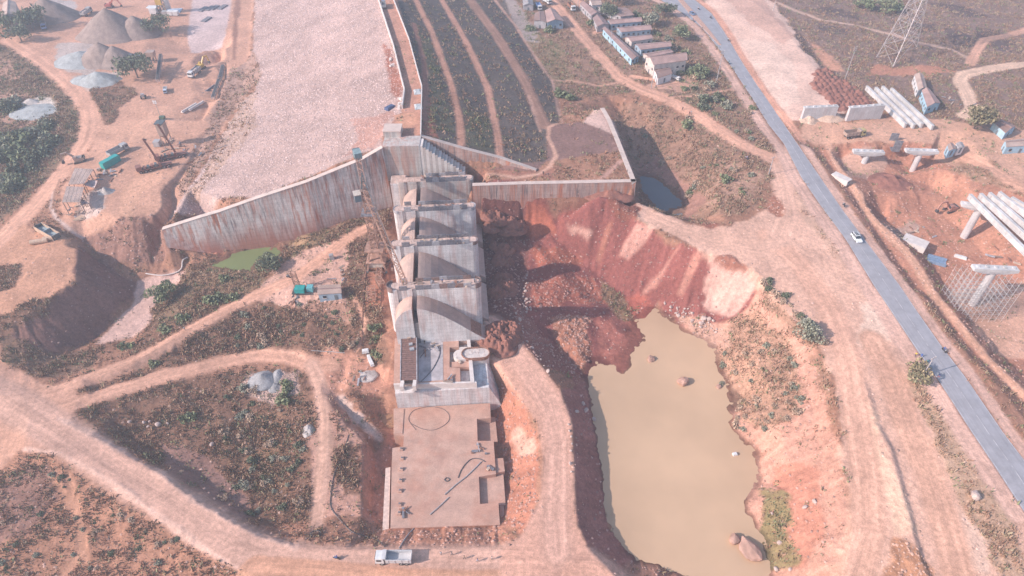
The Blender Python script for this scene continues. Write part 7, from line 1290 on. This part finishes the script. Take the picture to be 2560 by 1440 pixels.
def tufts(name, Wt, n, h0, h1, cols, label, blades=6, wid=.22, clump=.5):
    x, y, z, col = pick(Wt, n); N = n * blades; X = np.repeat(x, blades) + rng.normal(0, clump, N); Y = np.repeat(y, blades) + rng.normal(0, clump, N); Z = zat(X, Y) - .05; h = (h0 + (h1 - h0) * rng.random(n) ** 2); hh = np.repeat(h, blades) * (.6 + .6 * rng.random(N)); a = rng.random(N) * 6.28; w = wid * (.6 + .8 * rng.random(N)) * (.5 + hh * .5); ln = rng.normal(0, .35, (N, 2)) * hh[:, None]
    dx, dy = np.cos(a) * w, np.sin(a) * w; P = np.stack([np.stack([X - dx, Y - dy, Z], -1), np.stack([X + dx, Y + dy, Z + .1 * hh], -1), np.stack([X + ln[:, 0] + dx * .3, Y + ln[:, 1] + dy * .3, Z + hh], -1), np.stack([X + ln[:, 0] - dx * .9, Y + ln[:, 1] - dy * .9, Z + hh * .75], -1)], 1).reshape(-1, 3)
    Fq = np.arange(N * 4).reshape(-1, 4); cols = np.array(cols); ci = np.repeat(rng.integers(0, len(cols), n), blades); t = cols[ci] * (.72 + .45 * rng.random(N))[:, None]; return tag(link(name, npmesh(name, P, Fq, LEAFM, False, {'Tint': np.repeat(t, 4, 0)})), label, kind='stuff')
PATCH = np.clip((fbm(GX, GY, 7, 4, 77) - .42) * 5, 0, 1); PATCH2 = np.clip((fbm(GX, GY, 4, 3, 99) - .5) * 6, 0, 1)
near = np.clip(1.6 - (GY - 60) / 260, .45, 1.6)
tufts('dry_scrub', np.clip(VEG - .1, 0, 2) * (.30 + PATCH) * near, 62000, .2, 1.05, [(.42, .265, .185), (.35, .21, .15), (.47, .33, .23), (.31, .215, .15), (.36, .285, .185), (.40, .225, .155)], 'dry brown scrub and tall grass covering the slopes', 6, .15, .42)
tufts('green_scrub', np.clip(GRN, 0, 1) * (.1 + PATCH2) * near, 11000, .3, 1.0, [(.23, .25, .13), (.27, .27, .15), (.30, .29, .17), (.19, .20, .11)], 'patches of low green scrub among the dry grass', 5, .17, .45)
# ------------------------------------------------------------------ shrubs and trees
def crown_mesh(name, rx, rz, n, cols, seed, size=.32, clumps=14, hollow=.45):
    r_ = np.random.default_rng(seed); cl = r_.normal(0, 1, (clumps, 3)); cl /= np.linalg.norm(cl, axis=1)[:, None]; cl *= (.35 + .6 * r_.random((clumps, 1))); cl[:, 2] = np.abs(cl[:, 2]) * .95 + .05; k = r_.integers(0, clumps, n); d = r_.normal(0, 1, (n, 3)); d /= np.linalg.norm(d, axis=1)[:, None]; q = cl[k] + d * (.30 + .14 * r_.random((n, 1)))
    P0 = q * np.array([rx, rx, rz]); a = r_.random(n) * 6.28; u = np.stack([np.cos(a), np.sin(a), r_.normal(0, .5, n)], -1) * size * (.6 + .8 * r_.random((n, 1))); w = np.stack([-np.sin(a) * .6, np.cos(a) * .6, r_.normal(.3, .5, n)], -1) * size * (.6 + .8 * r_.random((n, 1)))
    V = np.stack([P0 - u, P0 + w, P0 + u, P0 - w], 1).reshape(-1, 3); cols = np.array(cols); t = cols[(k + r_.integers(0, 2, n)) % len(cols)] * (.6 + .8 * r_.random(n))[:, None]; return npmesh(name, V, np.arange(n * 4).reshape(-1, 4), LEAFM, False, {'Tint': np.repeat(t, 4, 0)})
BARK = mat('grey_bark', (.20, .15, .12), .9, var=.3, scale=3)
def trunk_mesh(name, h, r, seed, spread=1.0, limbs=5):
    b = MB(); r_ = random.Random(seed); p = Vector((0, 0, -.4)); q = Vector((r_.uniform(-.2, .2), r_.uniform(-.2, .2), h * .5)); b.cyl((0, 0, -.4), r, h * .5 + .4, 8, r * .7)
    for k in range(limbs): a = k * 6.28 / limbs + r_.random(); e = Vector((math.cos(a) * spread * r_.uniform(.5, .9), math.sin(a) * spread * r_.uniform(.5, .9), h * r_.uniform(.8, 1.15))); m_ = Vector((e.x * .4, e.y * .4, h * .62)); b.bar(Vector((0, 0, h * .42)), m_, r * .9, n=5); b.bar(m_, e, r * .5, n=5)
    return b.mesh(name, BARK)
GREENS = [(.19, .215, .11), (.22, .235, .13), (.26, .27, .155), (.16, .18, .10)]; DARKG = [(.125, .145, .09), (.155, .17, .105), (.19, .20, .13)]; BROWNS = [(.30, .24, .14), (.25, .21, .12), (.22, .20, .12), (.35, .27, .17)]; DRY = [(.48, .33, .24), (.40, .28, .20), (.54, .40, .29)]; GREYG = [(.30, .29, .21), (.35, .33, .25), (.26, .26, .19)]
def tree(x, y, h, rx, cols, label, seed, n=900, group=None, size=.38, name='tree', cat='tree', trunk=True):
    p = hit(x, y); root = empty(name, p, label, cat, group, rz=seed); rz = h * .5 if trunk else h * .62; link('crown', crown_mesh('crown', rx, rz, n, cols, seed, size), root, (0, 0, h * .42 if trunk else .1)); link('trunk', trunk_mesh('trunk', h * .85, max(.12, h * .035), seed, rx * .6), root); return root
TR = [(2434, 318, 11, 7.5, BROWNS, 'big brown-leaved tree standing alone near the blue houses', 1400, .55), (345, 190, 11, 8.5, DARKG, 'dark green tree between the stockpiles and the conveyor', 1500, .5), (400, 78, 9, 7, DARKG, 'dark tree beside the batching plant', 1000, .5), (85, 70, 13, 8, DARKG, 'dark tree behind the road at the yard entrance', 1300, .55), (30, 75, 12, 7.5, GREENS, 'brighter green tree at the yard entrance', 1200, .55), (55, 100, 9, 6, DARKG, 'lower dark tree in front of the yard entrance trees', 900, .5), (2000 + 10, 845, 6.0, 4.2, GREYG, 'grey-green round tree on the rim above the pond', 1100, .32), (2285, 940, 5.5, 3.8, BROWNS, 'dry brown tree beside the leaning roadside pole', 900, .34), (676, 668, 5.5, 4.2, DARKG, 'dark round bush-like tree at the green pool', 1100, .34), (412, 745, 6.0, 4.6, GREENS, 'large bright green tree on the sandy gully bank', 1200, .36), (1524, 42, 8, 5.5, DARKG, 'dark tree between the barrack roofs', 900, .45), (1548, 8, 8, 6, DARKG, 'dark tree at the top of the lane behind the rusty roof', 900, .45), (1625, 62, 7, 5.5, GREYG, 'grey-green tree behind the barrack ends', 900, .45), (1655, 40, 8, 6.5, DARKG, 'dark tree between barracks and highway, farther up', 900, .45), (1700, 95, 7, 5, GREENS, 'green tree above the pale road shoulder', 900, .45), (1745, 190, 6, 5, GREENS, 'green tree beside the tall pole', 900, .4), (2215, 25, 7, 8, GREENS, 'bright green tree in the far burnt field', 900, .5), (2160, 18, 6, 6, GREENS, 'smaller green tree in the far burnt field', 800, .5)]
for i, (x, y, h, rx, cols, lb, n, s) in enumerate(TR): tree(x, y + 4, h, rx, cols, lb, 20 + i, n, None, s)
# shrubs: a few meshes shared by many individuals
SHM = {k: [crown_mesh('foliage', 1.0, .85, 230, c, 200 + j + 10 * i, .16, 9) for j in range(3)] for i, (k, c) in enumerate(dict(green=GREENS, grey=GREYG, dry=DRY, dark=DARKG).items())}; STM = trunk_mesh('stem', .9, .06, 5, .6, 4)
def shrub(x, y, r, kind, label, group):
    p = hit(x, y)
    if clsat(p.x, p.y) == 1 or hwm[min(NY - 1, np.searchsorted(YS, p.y)), min(NX - 1, np.searchsorted(SS, p.x / half(p.y)))] or (1560 < x < 1760 and 420 < y < 560 and p.z < POOL_Z + .8): return
    words = label.split(); label = ('low ' if r < 1.1 else ('mid-sized ' if r < 2.2 else ('big ' if r < 3.4 else 'broad '))) + {'green': 'bright green', 'grey': 'grey-green', 'dry': 'straw brown', 'dark': 'dark green'}[kind] + ' ' + ' '.join(w for w in words if w not in ('dry', 'green', 'dark', 'tall', 'small', 'reddish', 'bushy', 'scrubby') or words.index(w) > 2)
    root = empty('shrub', p, label, 'shrub', group, random.random() * 6, r); link('foliage', random.choice(SHM[kind]), root); link('stem', STM, root)
for x, y, r in ((222, 362, 3.4), (535, 755, 3.4), (578, 750, 2.4), (460, 800, 2.6), (413, 828, 2.2), (470, 1050, 2.2), (710, 1000, 2.6), (385, 912, 1.8), (320, 868, 2.4), (560, 700, 2), (1813, 452, 2.6), (1720, 318, 3.2), (1325, 75, 3.0), (1372, 80, 3.2), (1480, 62, 3), (1400, 240, 3.5), (1425, 248, 3), (945, 850, 2), (938, 820, 2), (940, 890, 1.8), (715, 965, 2)): shrub(x, y, r, 'green', 'bushy green shrub standing out from the dry scrub', 'green shrubs in the scrub')
for k in range(110):
    x, y = random.choice(((random.uniform(0, 170), random.uniform(340, 560)), (random.uniform(0, 120), random.uniform(250, 420)))); 
    if x > 215 - (y - 300) * .85 - 25 or (40 < x < 150 and 235 < y < 305): continue
    shrub(x, y, random.uniform(2.4, 4.8), random.choice(('dark', 'dark', 'green', 'grey')), 'dark bush in the thicket left of the curving road', 'thicket left of the curving road')
for k in range(40): 
    t = random.random(); shrub(1600 + 190 * t + random.uniform(-28, 34), 50 + 230 * t + random.uniform(-25, 15), random.uniform(1.8, 3.6), random.choice(('grey', 'dark', 'green', 'dry')), 'bush in the green belt between the barracks and the highway', 'green belt beside the highway')
for k in range(36): shrub(random.uniform(1800, 2000), random.uniform(860, 1080), random.uniform(.7, 1.5), random.choice(('dry', 'dry', 'grey')), 'dry tussock on the bank right of the pond', 'tussocks right of the pond')
for k in range(36): shrub(random.uniform(1600, 1900), random.uniform(270, 520), random.uniform(.8, 1.9), random.choice(('dry', 'grey', 'dry', 'green')), 'scrubby bush on the slope around the grey pool', 'bushes around the grey pool')
for k in range(46): shrub(random.uniform(540, 760), random.uniform(970, 1290), random.uniform(.8, 1.7), random.choice(('dry', 'dry', 'grey', 'dark')), 'tall dry bush in the hollow beside the haul road', 'bushes in the hollow')
for k in range(44): shrub(random.uniform(0, 480), random.uniform(1180, 1440), random.uniform(.4, 1.0), random.choice(('dry', 'grey', 'dark')), 'small bush on the slope below the haul road', 'bushes below the haul road')
for k in range(34): shrub(random.uniform(560, 900), random.uniform(760, 880), random.uniform(.7, 1.5), random.choice(('dry', 'dry', 'dark', 'grey')), 'dry bush between the two tracks', 'bushes between the tracks')
for k in range(18): t = random.random(); shrub(1915 + 135 * t + random.uniform(-12, 12), 705 + 150 * t + random.uniform(-10, 10), random.uniform(.9, 1.8), random.choice(('dry', 'dry', 'dark')), 'reddish dry bush along the rim of the pale slope', 'bushes on the rim')
# ------------------------------------------------------------------ dusty air
hm = bpy.data.materials.new('dust_haze'); hm.use_nodes = True; n = hm.node_tree; n.nodes.clear(); vo = n.nodes.new('ShaderNodeVolumePrincipled'); out = n.nodes.new('ShaderNodeOutputMaterial')
vo.inputs['Color'].default_value = (.74, .85, 1, 1); vo.inputs['Density'].default_value = .00052; vo.inputs['Anisotropy'].default_value = .25; n.links.new(vo.outputs[0], out.inputs['Volume'])
x1 = float(np.abs(GX).max()) + 5; hz = MB().box((0, (YS[0] + YS[-1]) / 2, 72.5), (2 * x1, YS[-1] - YS[0] + 10, 175)).build('haze', hm); hz['kind'] = 'stuff'; hz['label'] = 'pale dusty haze in the air over the whole site'
